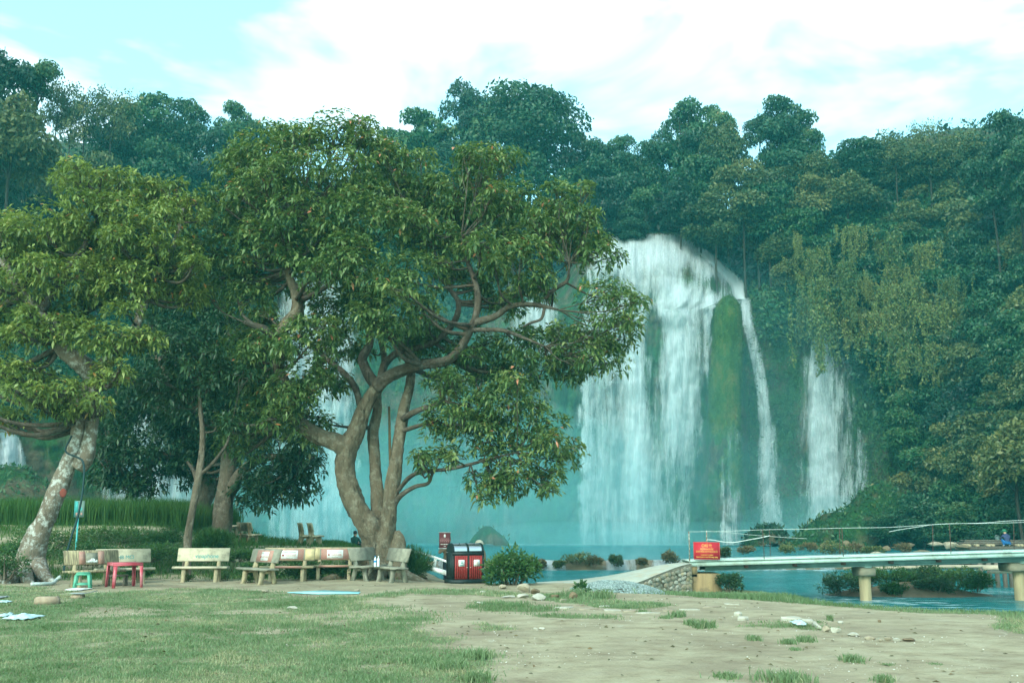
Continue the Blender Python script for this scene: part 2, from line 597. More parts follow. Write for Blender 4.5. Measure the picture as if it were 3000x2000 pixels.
# ---- ground
def axis(parts):
    v = [np.arange(a, b, s) for a, b, s in parts]
    return np.concatenate(v)
gx = np.r_[[-300, -200, -120, -80], axis([(-60, -22, 2.0), (-22, -13, 0.4), (-13, 10, 0.17), (10, 20, 0.3), (20, 60, 2.0)]), [60, 90, 140, 220, 300]]
gy = np.r_[[-120, -60, -20, 0], axis([(4, 9, 0.5), (9, 34, 0.17), (34, 52, 0.35), (52, 80, 1.5)]), [80, 100, 140, 200, 300, 500]]
XX, YY = np.meshgrid(gx, gy)
ZZ = ground_h(XX, YY)
GM = grass_mask(XX, YY)
m, nt, out = new_mat('ground')
gmask = attr(nt, 'grass')
n_big = noise(nt, 0.55, 6, rough=0.6)
n_fin = noise(nt, 9.0, 8, rough=0.7)
n_mid = noise(nt, 2.2, 8, rough=0.7, stretch=(0.9, 1.15, 1))
sand = ramp(nt, n_mid, [(0.28, (0.20, 0.150, 0.092)), (0.46, (0.335, 0.293, 0.190)), (0.62, (0.39, 0.348, 0.235)), (0.8, (0.44, 0.40, 0.285))])
sand = mixc_(nt, ramp(nt, n_big, [(0.36, 0.55), (0.55, 0.0)]), sand, (0.19, 0.15, 0.102))
peb = nd(nt, 'ShaderNodeTexVoronoi', Scale=26.0); peb.feature = 'F1'
tcg = nt.nodes.new('ShaderNodeTexCoord'); nt.links.new(tcg.outputs['Object'], peb.inputs['Vector'])
pebm = ramp(nt, peb.outputs['Distance'], [(0.10, 0.55), (0.20, 0.0)])
sand = mixc_(nt, mth(nt, 'MULTIPLY', pebm, ramp(nt, n_mid, [(0.48, 0.0), (0.62, 1.0)])), sand, (0.46, 0.43, 0.37))
soil = ramp(nt, n_fin, [(0.3, (0.085, 0.110, 0.050)), (0.5, (0.155, 0.175, 0.085)), (0.75, (0.26, 0.23, 0.14))])
gm2 = mth(nt, 'ADD', gmask, mth(nt, 'MULTIPLY', mth(nt, 'SUBTRACT', n_fin, 0.5), 0.9))
stain = ramp(nt, noise(nt, 0.9, 9, rough=0.75, dist=0.6), [(0.50, 0.0), (0.62, 0.3)])
sand = mixc_(nt, stain, sand, (0.17, 0.125, 0.078))
sand = mixc_(nt, ramp(nt, noise(nt, 30, 6, rough=0.8), [(0.36, 0.28), (0.5, 0.0)]), sand, (0.18, 0.14, 0.095))
sand = mixc_(nt, ramp(nt, noise(nt, 1.6, 7, rough=0.7, dist=1.0), [(0.60, 0.0), (0.70, 0.5)]), sand, (0.44, 0.42, 0.33))
gcol = mixc_(nt, ramp(nt, gm2, [(0.30, 0.0), (0.60, 1.0)]), sand, soil)
gbump = mth(nt, 'ADD', n_fin, mth(nt, 'MULTIPLY', n_mid, 1.6))
principled(nt, out, gcol, 0.95, bump(nt, gbump, 0.8, 0.06), 0.12)
MAT_GROUND = m
go = grid_mesh('ground', np.stack([XX, YY, ZZ], -1), m, vattr={'grass': GM.reshape(-1)})
tag(go, 'sandy clay riverbank with worn grass, running down under the river', kind='structure')

# ---- river and plunge pool
def mat_water(name, deep, shallow, foam=0.0, fscale=(1, 1, 1), wave=3.0, bs=0.5, fthr=0.62):
    m, nt, out = new_mat(name)
    n1 = noise(nt, wave, 5, stretch=(0.45, 1.6, 1), rough=0.6)
    col = ramp(nt, noise(nt, 0.35, 4, stretch=(0.5, 1.2, 1)), [(0.3, deep), (0.7, shallow)])
    col = mixc_(nt, ramp(nt, n1, [(0.45, 0.0), (0.72, 0.35)]), col, tuple(min(1, k * 1.9 + 0.02) for k in shallow))
    if foam:
        nz = mth(nt, 'MULTIPLY', noise(nt, 1.7, 8, stretch=fscale, rough=0.72, dist=0.4), 1.0)
        fm = mth(nt, 'MULTIPLY', ramp(nt, nz, [(fthr, 0.0), (fthr + 0.1, 1.0)]), foam)
        fm = mth(nt, 'MULTIPLY', fm, attr(nt, 'foam'))
        col = mixc_(nt, fm, col, (0.75, 0.85, 0.86))
    principled(nt, out, col, 0.25, bump(nt, n1, bs, 0.05), 0.12)
    return m
MAT_RIVER = mat_water('river_water', (0.001, 0.088, 0.094), (0.002, 0.150, 0.158), 1.0, (0.55, 2.2, 1), 3.4, 0.5, 0.52)
MAT_POOL = mat_water('pool_water', (0.002, 0.095, 0.105), (0.006, 0.14, 0.155), 1.0, (0.8, 1.6, 1), 2.2, 0.4, 0.5)
rx = np.r_[np.arange(-60, -10, 2.5), np.arange(-10, 24, 0.4), np.arange(24, 300, 12)]
ry = np.r_[np.arange(15, 56, 0.4)]
A, B = np.meshgrid(rx, ry)
fo = smooth(0.12, 0.9, np.exp(-((B - 30.5) / 4.0) ** 2) * smooth(5, 8, A) * (1 - smooth(11.5, 15.5, A)) + 0.95 * np.exp(-((B - 53.2) / 0.8) ** 2) + 0.5 * np.exp(-((B - 36) / 2.0) ** 2) * smooth(14, 16, A)) + 0.10
o = grid_mesh('river', np.stack([A, B, Z_LOW + 0.02 * (fbm(A * 0.8, B * 1.6, 3, 2) - 0.5)], -1), MAT_RIVER, vattr={'foam': fo.reshape(-1)})
tag(o, 'turquoise river running under the footbridge', kind='structure')
rx = np.r_[np.arange(-90, -40, 5), np.arange(-40, 50, 1.0), np.arange(50, 300, 14)]
ry = np.r_[np.arange(54.0, 112, 0.8)]
A, B = np.meshgrid(rx, ry)
fo = 0.10 + 0.9 * smooth(88, 96, B) * (1 - smooth(14, 20, np.abs(A - 12)))
o = grid_mesh('plunge_pool', np.stack([A, B, Z_POOL + 0 * A], -1), MAT_POOL, vattr={'foam': fo.reshape(-1)})
tag(o, 'flat turquoise pool at the foot of the falls', kind='structure')

# ---- cliff and wooded slopes: depth is a function of column u and row r of the photo
def interp(x, tab):
    a = np.array(tab, float)
    return np.interp(x, a[:, 0], a[:, 1])
RT = [(-700, 520), (-200, 520), (300, 560), (650, 640), (800, 700), (1000, 700), (1130, 690), (1300, 700), (1480, 800), (1600, 850), (1660, 800), (1700, 735), (1740, 700), (1800, 686), (1900, 680), (1960, 678), (2020, 695),
      (2080, 740), (2130, 790), (2180, 830), (2230, 850), (2280, 800), (2340, 720), (2420, 640), (2600, 560), (2800, 500), (3200, 480), (3800, 480)]
def row_top(u):
    return interp(u, RT)
def cliff_Y(u, r, rough=1.0):
    u = np.asarray(u, float); r = np.asarray(r, float)
    base = interp(u, [(-700, 74), (-100, 82), (250, 90), (700, 99), (1200, 104), (1500, 103), (1700, 98), (2000, 97), (2250, 98.5), (2450, 96), (2650, 90), (2850, 78), (3050, 66), (3300, 56), (3800, 50)])
    foot = 1590.0
    rt = row_top(u)
    hgt = np.clip((foot - r) / np.maximum(foot - rt, 1), 0, 1)
    lean = interp(u, [(-700, 26), (0, 18), (400, 8), (900, 5), (1600, 4.5), (2000, 5), (2250, 4), (2450, 5), (2650, 12), (2900, 24), (3300, 34)])
    Y = base + lean * hgt ** 1.5
    # rounded lip
    tl = np.clip((r - rt) / 130.0, 0, 1)
    Y = Y + interp(u, [(-700, 3), (1500, 4), (1700, 7), (2150, 7), (2300, 3), (3300, 3)]) * (1 - tl) ** 2.2
    # big steps in the face of the falls
    Y = Y - 1.4 * smooth(870, 905, r) * (1 - smooth(1640, 1690, u)) * smooth(1450, 1490, u)
    Y = Y - 0.9 * smooth(800, 930, r) * np.exp(-((u - 1985) / 110) ** 2)
    # the free-standing mossy pillar
    wp = 46 + 30 * smooth(900, 1500, r)
    q = np.clip(1 - ((u - 2128 - 4 * np.sin(r * 0.012)) / wp) ** 2, 0, 1)
    top = np.clip((r - 868) / 60, 0, 1)
    Y = Y - 4.2 * np.sqrt(q) * np.sqrt(np.clip(1 - (1 - top) ** 2, 0, 1))
    # skirt of rock at the bottom and flutes
    Y = Y - 2.0 * smooth(1380, 1590, r) * fbm(u / 70, r / 200, 2, 5)
    fl = fbm(u / 30 + 0.4 * fbm(u / 60, r / 90, 2, 8), r / 330, 3, 17) - 0.5
    Y = Y + rough * (2.6 * fl + 2.0 * (fbm(u / 90, r / 80, 5, 23) - 0.5) + 0.8 * (fbm(u / 16, r / 22, 3, 29) - 0.5))
    return Y

us = np.r_[np.arange(-700, 100, 30), np.arange(100, 1450, 14), np.arange(1450, 2650, 6), np.arange(2650, 3800, 20)]
ts = np.linspace(0, 1, 170)
U, T = np.meshgrid(us, ts)
Rr = 1625 + (row_top(U) - 1625) * T
Xc = P(U, Rr, cliff_Y(U, Rr))
top = Xc[-1]
back = []
for dy, dz in ((2, 0.5), (6, 4), (14, 10), (30, 17), (90, 22), (200, 26)):
    q = top.copy(); q[:, 1] += dy; q[:, 0] *= (1 + dy / 110.0); q[:, 2] += dz + 0.8 * (fbm(us / 60, us * 0 + dy, 2, 3) - 0.5)
    back.append(q)
Xc = np.concatenate([Xc, np.stack(back)])
m, nt, out = new_mat('cliff_rock')
nr = noise(nt, 0.32, 7, rough=0.65)
rock = ramp(nt, noise(nt, 0.9, 8, stretch=(1, 1, 0.35), rough=0.7), [(0.3, (0.022, 0.020, 0.012)), (0.5, (0.075, 0.060, 0.032)), (0.72, (0.16, 0.125, 0.07))])
moss = ramp(nt, noise(nt, 1.6, 7, stretch=(1, 1, 0.4), rough=0.7), [(0.3, (0.005, 0.022, 0.006)), (0.55, (0.016, 0.070, 0.012)), (0.75, (0.05, 0.11, 0.018))])
rc = mixc_(nt, ramp(nt, nr, [(0.46, 1.0), (0.60, 0.0)]), rock, moss)
hb = mth(nt, 'ADD', noise(nt, 2.4, 9, stretch=(1, 1, 0.5), rough=0.72), mth(nt, 'MULTIPLY', noise(nt, 0.7, 6, stretch=(1, 1, 0.25)), 2.0))
principled(nt, out, rc, 0.75, bump(nt, hb, 1.0, 0.5), 0.25)
MAT_CLIFF = m
o = grid_mesh('cliff', Xc, m)
tag(o, 'mossy limestone cliff and slopes around the falls', kind='structure')

# ---- falling water: sheets of streaked white water that follow the rock
m, nt, out = new_mat('white_water')
tcu = nt.nodes.new('ShaderNodeTexCoord')
def uvn(sc, stretch, det=6, rough=0.65, dist=0.3):
    return noise(nt, sc, det, vec=tcu.outputs['UV'], stretch=stretch, rough=rough, dist=dist)
s1 = uvn(1.0, (9.0, 0.75, 1), 5, 0.6, 0.25)
s2 = uvn(1.0, (26.0, 3.2, 1), 6, 0.7, 0.35)
s3 = uvn(1.0, (3.2, 0.9, 1), 4, 0.55, 0.5)
sp = uvn(1.0, (60.0, 30.0, 1), 3, 0.6, 0.2)
s = mth(nt, 'ADD', mth(nt, 'MULTIPLY', s1, 0.42), mth(nt, 'MULTIPLY', s2, 0.34))
s = mth(nt, 'ADD', s, mth(nt, 'MULTIPLY', s3, 0.30))
s = mth(nt, 'ADD', s, mth(nt, 'MULTIPLY', sp, 0.24))
s = mth(nt, 'SUBTRACT', mth(nt, 'MULTIPLY', s, 1.25), 0.20)
a = mth(nt, 'ADD', s, mth(nt, 'SUBTRACT', attr(nt, 'dens'), 0.98))
al = ramp(nt, a, [(0.0, 0.0), (0.16, 0.40), (0.44, 0.90)])
df = nd(nt, 'ShaderNodeBsdfDiffuse', Color=(0.70, 0.78, 0.80, 1))
tl = nd(nt, 'ShaderNodeBsdfTranslucent', Color=(0.62, 0.74, 0.76, 1))
tr = nt.nodes.new('ShaderNodeBsdfTransparent')
m1 = nt.nodes.new('ShaderNodeMixShader'); m1.inputs[0].default_value = 0.2
nt.links.new(df.outputs[0], m1.inputs[1]); nt.links.new(tl.outputs[0], m1.inputs[2])
nt.links.new(bump(nt, s, 1.0, 0.6), df.inputs['Normal'])
m2 = nt.nodes.new('ShaderNodeMixShader')
nt.links.new(al, m2.inputs[0]); nt.links.new(tr.outputs[0], m2.inputs[1]); nt.links.new(m1.outputs[0], m2.inputs[2])
nt.links.new(m2.outputs[0], out.inputs['Surface'])
MAT_FALL = m

def fall_sheet(edges, off, dens, name='water_curtain', parent=None, uo=0.0, spots=(), free=0.0, du=5.0, dr=6.0, fade_top=20.0, edge_pow=0.55, low=0.0):
    """edges: [(row, uL, uR)]; dens: base density; spots: [(u, r, su, sr, add)]"""
    e = np.array(edges, float)
    rows = np.arange(e[0, 0], e[-1, 0] + 0.1, dr)
    uL = np.interp(rows, e[:, 0], e[:, 1]); uR = np.interp(rows, e[:, 0], e[:, 2])
    n = max(8, int((uR - uL).max() / du))
    t = np.linspace(0, 1, n)
    Uu = uL[:, None] + (uR - uL)[:, None] * t[None]
    Rw = rows[:, None] + 0 * Uu
    Yc = cliff_Y(Uu, Rw, 1.0)
    # free fall keeps the water in front of the rock below each lip
    fr = Yc.copy()
    for i in range(1, len(rows)):
        fr[i] = np.minimum(Yc[i], fr[i - 1] * (1 - free) + Yc[i] * free) if free < 1 else Yc[i]
    Yw = fr - off - 0.35 * (fbm(Uu / 18 + off * 9, Rw / 150, 3, int(off * 31) + 3) - 0.5)
    X = P(Uu, Rw, Yw)
    ed = np.clip(np.minimum(t, 1 - t) * 2, 0, 1) ** edge_pow
    D = dens * (0.35 + 0.65 * ed[None]) + 0 * Uu
    D = D + 0.10 * (fbm(Uu / 60, Rw / 260, 3, 51 + int(off * 10)) - 0.5)
    D = D - low * smooth(900, 1080, Rw)
    for (su, sr, wu, wr, ad) in spots:
        D = D + ad * np.exp(-((Uu - su) / wu) ** 2 - ((Rw - sr) / wr) ** 2)
    D = D * np.clip((Rw - rows[0]) / fade_top + 0.25, 0, 1)
    D = D - 0.55 * (1 - smooth(0, min(0.48, 42.0 / max(20.0, float((uR - uL).mean()))), np.minimum(t, 1 - t)[None] + 0.10 * (fbm(Uu / 14, Rw / 40, 3, 77) - 0.5)))
    uvm = np.stack([Uu / 100 + uo, Rw / 100], -1)
    return grid_mesh(name, X, MAT_FALL, parent, vattr={'dens': D.reshape(-1)}, uv=uvm)

DOME = [(677, 1840, 1990), (690, 1770, 2030), (720, 1722, 2064), (760, 1700, 2108), (800, 1688, 2160), (850, 1680, 2200), (880, 1676, 2190), (905, 1674, 2120), (960, 1672, 2100), (1100, 1672, 2094), (1300, 1672, 2092), (1600, 1668, 2090)]
SP = [(1705, 1250, 30, 500, 0.26), (1760, 1350, 18, 300, 0.10), (1865, 1300, 22, 300, 0.30), (1835, 1500, 90, 140, 0.10), (2078, 1000, 14, 220, 0.34), (2000, 1080, 55, 160, 0.20), (1990, 1250, 70, 160, 0.12),
      (1912, 960, 34, 130, -0.42), (1918, 1180, 34, 130, -0.22), (1800, 740, 90, 70, 0.22), (2010, 740, 60, 55, 0.16), (1985, 860, 30, 30, 0.2), (2013, 800, 20, 40, -0.35), (2085, 835, 24, 28, -0.35),
      (1965, 905, 60, 30, 0.25), (2140, 800, 40, 22, 0.25), (1790, 820, 60, 60, -0.12), (1945, 1420, 60, 160, -0.16), (2060, 1450, 40, 160, -0.14), (1780, 1100, 40, 200, -0.02)]
wf = thing('waterfall', 'broad white curtain waterfall pouring over the rounded mossy dome', 'waterfall', (0, 0, 0))
fall_sheet(DOME, 0.35, 0.74, parent=wf, spots=SP, free=0.35, low=0.06)
fall_sheet(DOME, 1.0, 0.56, parent=wf, spots=SP, free=0.25, uo=7.3, low=0.04)
fall_sheet([(900, 1676, 2120), (960, 1674, 2098), (1200, 1672, 2094), (1600, 1664, 2092)], 1.8, 0.44, parent=wf, spots=SP, free=0.15, uo=13.1)
fall_sheet([(720, 2010, 2080), (765, 2050, 2130), (800, 2082, 2176), (832, 2112, 2206), (876, 2128, 2218)], 1.5, 0.95, parent=wf, free=0.7, uo=17, edge_pow=0.8)
STR_C = [(r_, a_ - 14, b_ + 14) for r_, a_, b_ in [(858, 2145, 2195), (880, 2152, 2206), (930, 2166, 2210), (1000, 2184, 2226), (1100, 2200, 2250), (1200, 2214, 2264), (1260, 2216, 2280), (1350, 2205, 2284), (1450, 2196, 2308), (1560, 2192, 2330), (1590, 2190, 2336)]]
fall_sheet([(1080, 2085, 2180), (1200, 2080, 2200), (1400, 2076, 2210), (1600, 2070, 2215)], 5.2, 0.40, parent=wf, free=0.6, uo=19, spots=[(2128, 1080, 90, 120, -0.3), (2128, 1560, 90, 160, 0.12)])
wf = thing('waterfall', 'narrow white stream falling just right of the mossy rock pillar', 'waterfall')
fall_sheet(STR_C, 0.5, 0.78, parent=wf, free=0.5, uo=3, edge_pow=0.8, spots=[(2235, 1150, 14, 300, 0.2)])
fall_sheet(STR_C, 1.1, 0.58, parent=wf, free=0.3, uo=9, edge_pow=0.8)
fall_sheet([(1230, 2208, 2296), (1400, 2190, 2322), (1590, 2176, 2350)], 1.9, 0.50, parent=wf, free=0.3, uo=12, edge_pow=0.8)
STR_D = [(968, 2378, 2420), (1000, 2358, 2452), (1060, 2346, 2470), (1150, 2338, 2486), (1300, 2336, 2500), (1420, 2334, 2522), (1545, 2332, 2530)]
SPD = [(2385, 1150, 26, 260, 0.24), (2410, 1400, 40, 160, 0.14), (2470, 1300, 26, 200, -0.18), (2500, 1500, 14, 80, 0.2)]
wf = thing('waterfall', 'white waterfall under the hanging vines, landing on a green mound', 'waterfall')
fall_sheet(STR_D, 0.6, 0.58, parent=wf, spots=SPD, free=0.3, uo=21)
fall_sheet(STR_D, 1.3, 0.50, parent=wf, spots=SPD, free=0.2, uo=25)
fall_sheet([(1030, 2320, 2510), (1200, 2306, 2550), (1400, 2296, 2590), (1560, 2286, 2610)], 1.7, 0.54, parent=wf, free=0.2, uo=27)
wf = thing('waterfall', 'thin veils of water trickling down the brown rock beside the vines', 'waterfall')
fall_sheet([(1235, 2488, 2520), (1280, 2480, 2560), (1400, 2468, 2588), (1500, 2460, 2570)], 0.5, 0.44, parent=wf, free=0.5, uo=31)
STR_L = [(770, 840, 980), (850, 800, 1050), (1000, 770, 1075), (1300, 755, 1080), (1600, 745, 1085)]
wf = thing('waterfall', 'wide white waterfall seen behind the trunk of the big riverside tree', 'waterfall')
fall_sheet(STR_L, 0.5, 0.72, parent=wf, spots=[(960, 1500, 60, 160, 0.2)], free=0.3, uo=41)
fall_sheet(STR_L, 1.2, 0.52, parent=wf, free=0.2, uo=45)
wf = thing('waterfall', 'short upper step of white water showing between the big tree and the dome', 'waterfall')
fall_sheet([(872, 1480, 1650), (900, 1470, 1668), (985, 1465, 1672), (1100, 1460, 1672)], 0.5, 0.66, parent=wf, free=0.3, uo=51, spots=[(1560, 1080, 120, 60, -0.3)])
wf = thing('waterfall', 'low misty veil of water over the dark rock behind the recycling bin', 'waterfall')
fall_sheet([(1080, 1100, 1660), (1300, 1090, 1670), (1600, 1085, 1672)], 0.6, 0.36, parent=wf, free=0.5, uo=55)
wf = thing('waterfall', 'white waterfall seen between the trunks above the rice', 'waterfall')
fall_sheet([(1180, 330, 460), (1300, 270, 520), (1400, 250, 640), (1560, 240, 760)], 0.6, 0.66, parent=wf, free=0.4, uo=61)
wf = thing('waterfall', 'small white waterfall above the green mound beside the leaning tree', 'waterfall')
fall_sheet([(1252, -40, 34), (1285, -20, 78), (1340, -34, 98), (1412, -60, 112), (1440, -70, 116)], 1.0, 0.86, parent=wf, free=0.6, uo=71)

# ---- the mossy pillar standing out of the falls
m, nt, out = new_mat('pillar_moss')
n1 = noise(nt, 0.9, 7, rough=0.7, stretch=(1, 1, 0.5))
col = ramp(nt, n1, [(0.3, (0.010, 0.034, 0.008)), (0.48, (0.034, 0.085, 0.014)), (0.62, (0.09, 0.105, 0.026)), (0.8, (0.15, 0.11, 0.05))])
principled(nt, out, col, 0.85, bump(nt, noise(nt, 3.0, 9, rough=0.75, stretch=(1, 1, 0.6)), 1.0, 0.35), 0.2)
rows_p = np.r_[np.linspace(868, 900, 12), np.linspace(906, 1600, 90)]
an = np.linspace(0, 2 * math.pi, 48, endpoint=True)
Yp = 95.2
sp_ = mpp(2128, 1200, Yp)
ring = []
for r_ in rows_p:
    tp_ = np.clip((r_ - 867) / 75, 0, 1)
    w_ = (41 + 8 * smooth(900, 1500, r_)) * math.sqrt(1 - (1 - tp_) ** 2)
    ctr_ = P(2128 + 5 * math.sin(r_ * 0.009), r_, Yp)
    nz_ = 1 + 0.30 * (fbm(np.cos(an) * 1.4 + 3, r_ / 110 + np.sin(an) * 1.4, 4, 5) - 0.5) + 0.10 * (fbm(np.cos(an) * 5, r_ / 26 + np.sin(an) * 5, 3, 8) - 0.5)
    ring.append(np.stack([ctr_[0] + np.cos(an) * w_ * sp_ * nz_, ctr_[1] + np.sin(an) * w_ * sp_ * 1.1 * nz_, ctr_[2] + 0 * an], -1))
PILLAR = tag(grid_mesh('rock_pillar', np.array(ring), m), 'tall mossy rock pillar with rounded top standing between two falls', 'rock')

# ---- spray drifting at the foot of the falls, and the haze over the whole valley
def mat_vol(name, col, dens, ani=0.0):
    m, nt, out = new_mat(name)
    v = nd(nt, 'ShaderNodeVolumePrincipled', Color=c4(col), Density=dens, Anisotropy=ani)
    nt.links.new(v.outputs[0], out.inputs['Volume'])
    return m
HAZE_COL = (0.12, 0.74, 0.76)
def mist(px, py, Y, rx, ry, rz, dens, label):
    if rx > 0 and not label.startswith('~'):
        for k_ in (0.6, 1.1):
            mist(px, py, Y, rx * k_, ry * k_ ** 0.5, rz * k_, dens * 0.55, '~' + label)
        return
    label = label[1:]
    c = P(px, py, Y)
    bm = bmesh.new(); bmesh.ops.create_icosphere(bm, subdivisions=4, radius=1.0)
    for v in bm.verts:
        n = 1 + 0.35 * (float(fbm(v.co.x * 1.6 + px, v.co.z * 1.6 + v.co.y, 3, 4)) - 0.5)
        v.co = Vector((v.co.x * rx * n, v.co.y * ry * n, v.co.z * rz * n))
    me = bpy.data.meshes.new('mist'); bm.to_mesh(me); bm.free()
    me.materials.append(mat_vol('mist_%d' % px, (0.38, 0.92, 0.97), dens * 0.75))
    o = link('mist', me); o.location = c
    tag(o, label, 'mist', 'drifting spray: ' + label[:24], kind='stuff')
mist(1480, 1500, 91, 15, 7, 9, 0.042, 'pale spray drifting over the pool behind the bin')
mist(1900, 1520, 91, 16, 5, 9, 0.024, 'pale spray at the foot of the broad curtain')
mist(1880, 1585, 92, 15, 3, 1.8, 0.10, 'white splash cloud along the foot of the broad curtain')
mist(2420, 1560, 90, 8, 3, 3.0, 0.08, 'white splash where the vine-covered waterfall lands')
mist(2150, 1300, 92, 13, 5, 15, 0.016, 'thin spray in front of the mossy pillar')
mist(900, 1470, 93, 13, 7, 8, 0.05, 'pale spray behind the terrace benches')
mist(1450, 1250, 94, 20, 6, 16, 0.014, 'thin spray between the two broad falls')
bm = bmesh.new(); bmesh.ops.create_cube(bm, size=1.0)
me = bpy.data.meshes.new('haze'); bm.to_mesh(me); bm.free()
me.materials.append(mat_vol('haze', HAZE_COL, 0.0007))
hz = link('haze', me); hz.scale = (700, 760, 84); hz.location = (0, 210, 84 / 2 - 4.0)
tag(hz, 'thin blue-green valley haze', kind='stuff')

# ---- undergrowth that covers the slopes where no water runs
ug = np.random.default_rng(404)
def undergrowth(n, u0, u1, rfun, mat, label, size=(0.35, 0.8), off=0.5):
    u = ug.uniform(u0, u1, n)
    rt = row_top(u)
    r = rfun(u, rt)
    Yq = cliff_Y(u, r, 1.0)
    p = P(u, r, Yq - off * ug.random(n))
    p += ug.normal(0, 0.35, (n, 3))
    L = ug.uniform(*size, n)
    D = unit(ug.normal(0, 0.8, (n, 3)) + [0, -0.5, -0.35])
    V, F = quads_np(p, D, L, L * 0.45, ug)
    t = np.clip(0.25 + 0.5 * fbm(u / 40, r / 40, 3, 6) + ug.normal(0, 0.12, n), 0, 1)
    o = link('undergrowth', make_mesh('undergrowth', V, F, mat, fattr={'tint': t}))
    tag(o, label, 'undergrowth', kind='stuff')
def undergrowth_back(n, mat, label):
    k = ug.integers(0, len(us) - 1, n); f = ug.random(n)
    lv = ug.choice(4, n, p=[0.3, 0.3, 0.25, 0.15]); h = ug.random(n)
    rows_ = np.concatenate([Xc[169:170], Xc[170:174]])
    a = rows_[lv, k] * (1 - f)[:, None] + rows_[lv, k + 1] * f[:, None]
    b_ = rows_[lv + 1, k] * (1 - f)[:, None] + rows_[lv + 1, k + 1] * f[:, None]
    p = a * (1 - h)[:, None] + b_ * h[:, None] + ug.normal(0, 0.5, (n, 3)) + [0, 0, 0.6]
    L = ug.uniform(0.5, 1.0, n)
    V, F = quads_np(p, unit(ug.normal(0, 0.8, (n, 3)) + [0, -0.4, -0.2]), L, L * 0.45, ug)
    o = link('undergrowth', make_mesh('undergrowth', V, F, mat, fattr={'tint': np.clip(ug.normal(0.4, 0.18, n), 0, 1)}))
    tag(o, label, 'undergrowth', kind='stuff')
# ================================================================ vegetation
BARK_BIG = mat_bark('bark_big', (0.050, 0.039, 0.026), (0.125, 0.100, 0.066), (0.24, 0.23, 0.175), 0.5)
BARK_PALE = mat_bark('bark_pale', (0.09, 0.070, 0.050), (0.19, 0.155, 0.115), (0.50, 0.52, 0.48), 0.8)
BARK_DARK = mat_bark('bark_dark', (0.055, 0.045, 0.032), (0.11, 0.09, 0.065), (0.2, 0.2, 0.16), 0.3)
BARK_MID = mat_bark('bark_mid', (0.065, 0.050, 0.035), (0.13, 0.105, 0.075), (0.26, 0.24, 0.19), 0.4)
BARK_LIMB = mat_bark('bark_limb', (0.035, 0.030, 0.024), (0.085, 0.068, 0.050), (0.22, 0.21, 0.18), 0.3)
LEAF_BIG = mat_leaf('leaf_big', [(0.0, (0.020, 0.058, 0.016)), (0.35, (0.072, 0.138, 0.042)), (0.65, (0.165, 0.225, 0.072)), (0.90, (0.27, 0.305, 0.11)), (0.965, (0.32, 0.29, 0.09)), (0.98, (0.48, 0.17, 0.07)), (1.0, (0.5, 0.2, 0.12))], 0.3, 0.42, 0.0)
LEAF_LEFT = mat_leaf('leaf_left', [(0.0, (0.045, 0.085, 0.020)), (0.35, (0.135, 0.195, 0.048)), (0.65, (0.23, 0.285, 0.075)), (0.90, (0.33, 0.36, 0.11)), (0.965, (0.34, 0.31, 0.10)), (0.98, (0.55, 0.24, 0.09)), (1.0, (0.55, 0.22, 0.08))], 0.3, 0.42, 0.0)
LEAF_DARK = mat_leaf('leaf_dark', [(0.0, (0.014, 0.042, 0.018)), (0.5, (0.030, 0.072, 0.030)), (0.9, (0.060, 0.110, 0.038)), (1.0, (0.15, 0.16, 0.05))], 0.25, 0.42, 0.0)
LEAF_FAR = mat_leaf('leaf_far', [(0.0, (0.004, 0.024, 0.013)), (0.5, (0.016, 0.062, 0.027)), (0.85, (0.050, 0.105, 0.034)), (1.0, (0.13, 0.13, 0.042))], 0.10, 0.5, 0.4)
LEAF_FAR_OLIVE = mat_leaf('leaf_far_olive', [(0.0, (0.014, 0.030, 0.011)), (0.5, (0.060, 0.088, 0.025)), (0.85, (0.125, 0.135, 0.038)), (1.0, (0.20, 0.15, 0.045))], 0.10, 0.5, 0.35)
LEAF_VINE = mat_leaf('leaf_vine', [(0.0, (0.045, 0.085, 0.022)), (0.5, (0.105, 0.150, 0.038)), (1.0, (0.21, 0.21, 0.06))], 0.3, 0.5, 0.25)
LEAF_SHRUB = mat_leaf('leaf_shrub', [(0.0, (0.018, 0.060, 0.018)), (0.5, (0.045, 0.110, 0.028)), (0.9, (0.085, 0.160, 0.045)), (1.0, (0.16, 0.19, 0.06))], 0.3, 0.45, 0.2)
LEAF_BROWN = mat_leaf('leaf_brown', [(0.0, (0.06, 0.055, 0.025)), (0.5, (0.115, 0.100, 0.045)), (1.0, (0.2, 0.13, 0.06))], 0.25, 0.6, 0.25)
GRASS_MAT = mat_leaf('grass_blade', [(0.0, (0.085, 0.145, 0.055)), (0.5, (0.150, 0.222, 0.115)), (0.8, (0.22, 0.27, 0.15)), (1.0, (0.34, 0.32, 0.2))], 0.3, 0.55, 0.0, 0.2)
RICE_MAT = mat_leaf('rice_blade', [(0.0, (0.026, 0.075, 0.016)), (0.5, (0.050, 0.120, 0.024)), (1.0, (0.095, 0.17, 0.036))], 0.35, 0.5, 0.0, 0.2)

def leaf_tint(n, g, base=0.45, spread=0.2, odd=0.02):
    t = np.clip(g.normal(base, spread, n), 0, 0.96)
    k = g.random(n) < odd
    t[k] = 0.985
    return t

def sphere_dirs(n, g):
    v = g.normal(0, 1, (n, 3))
    return unit(v)

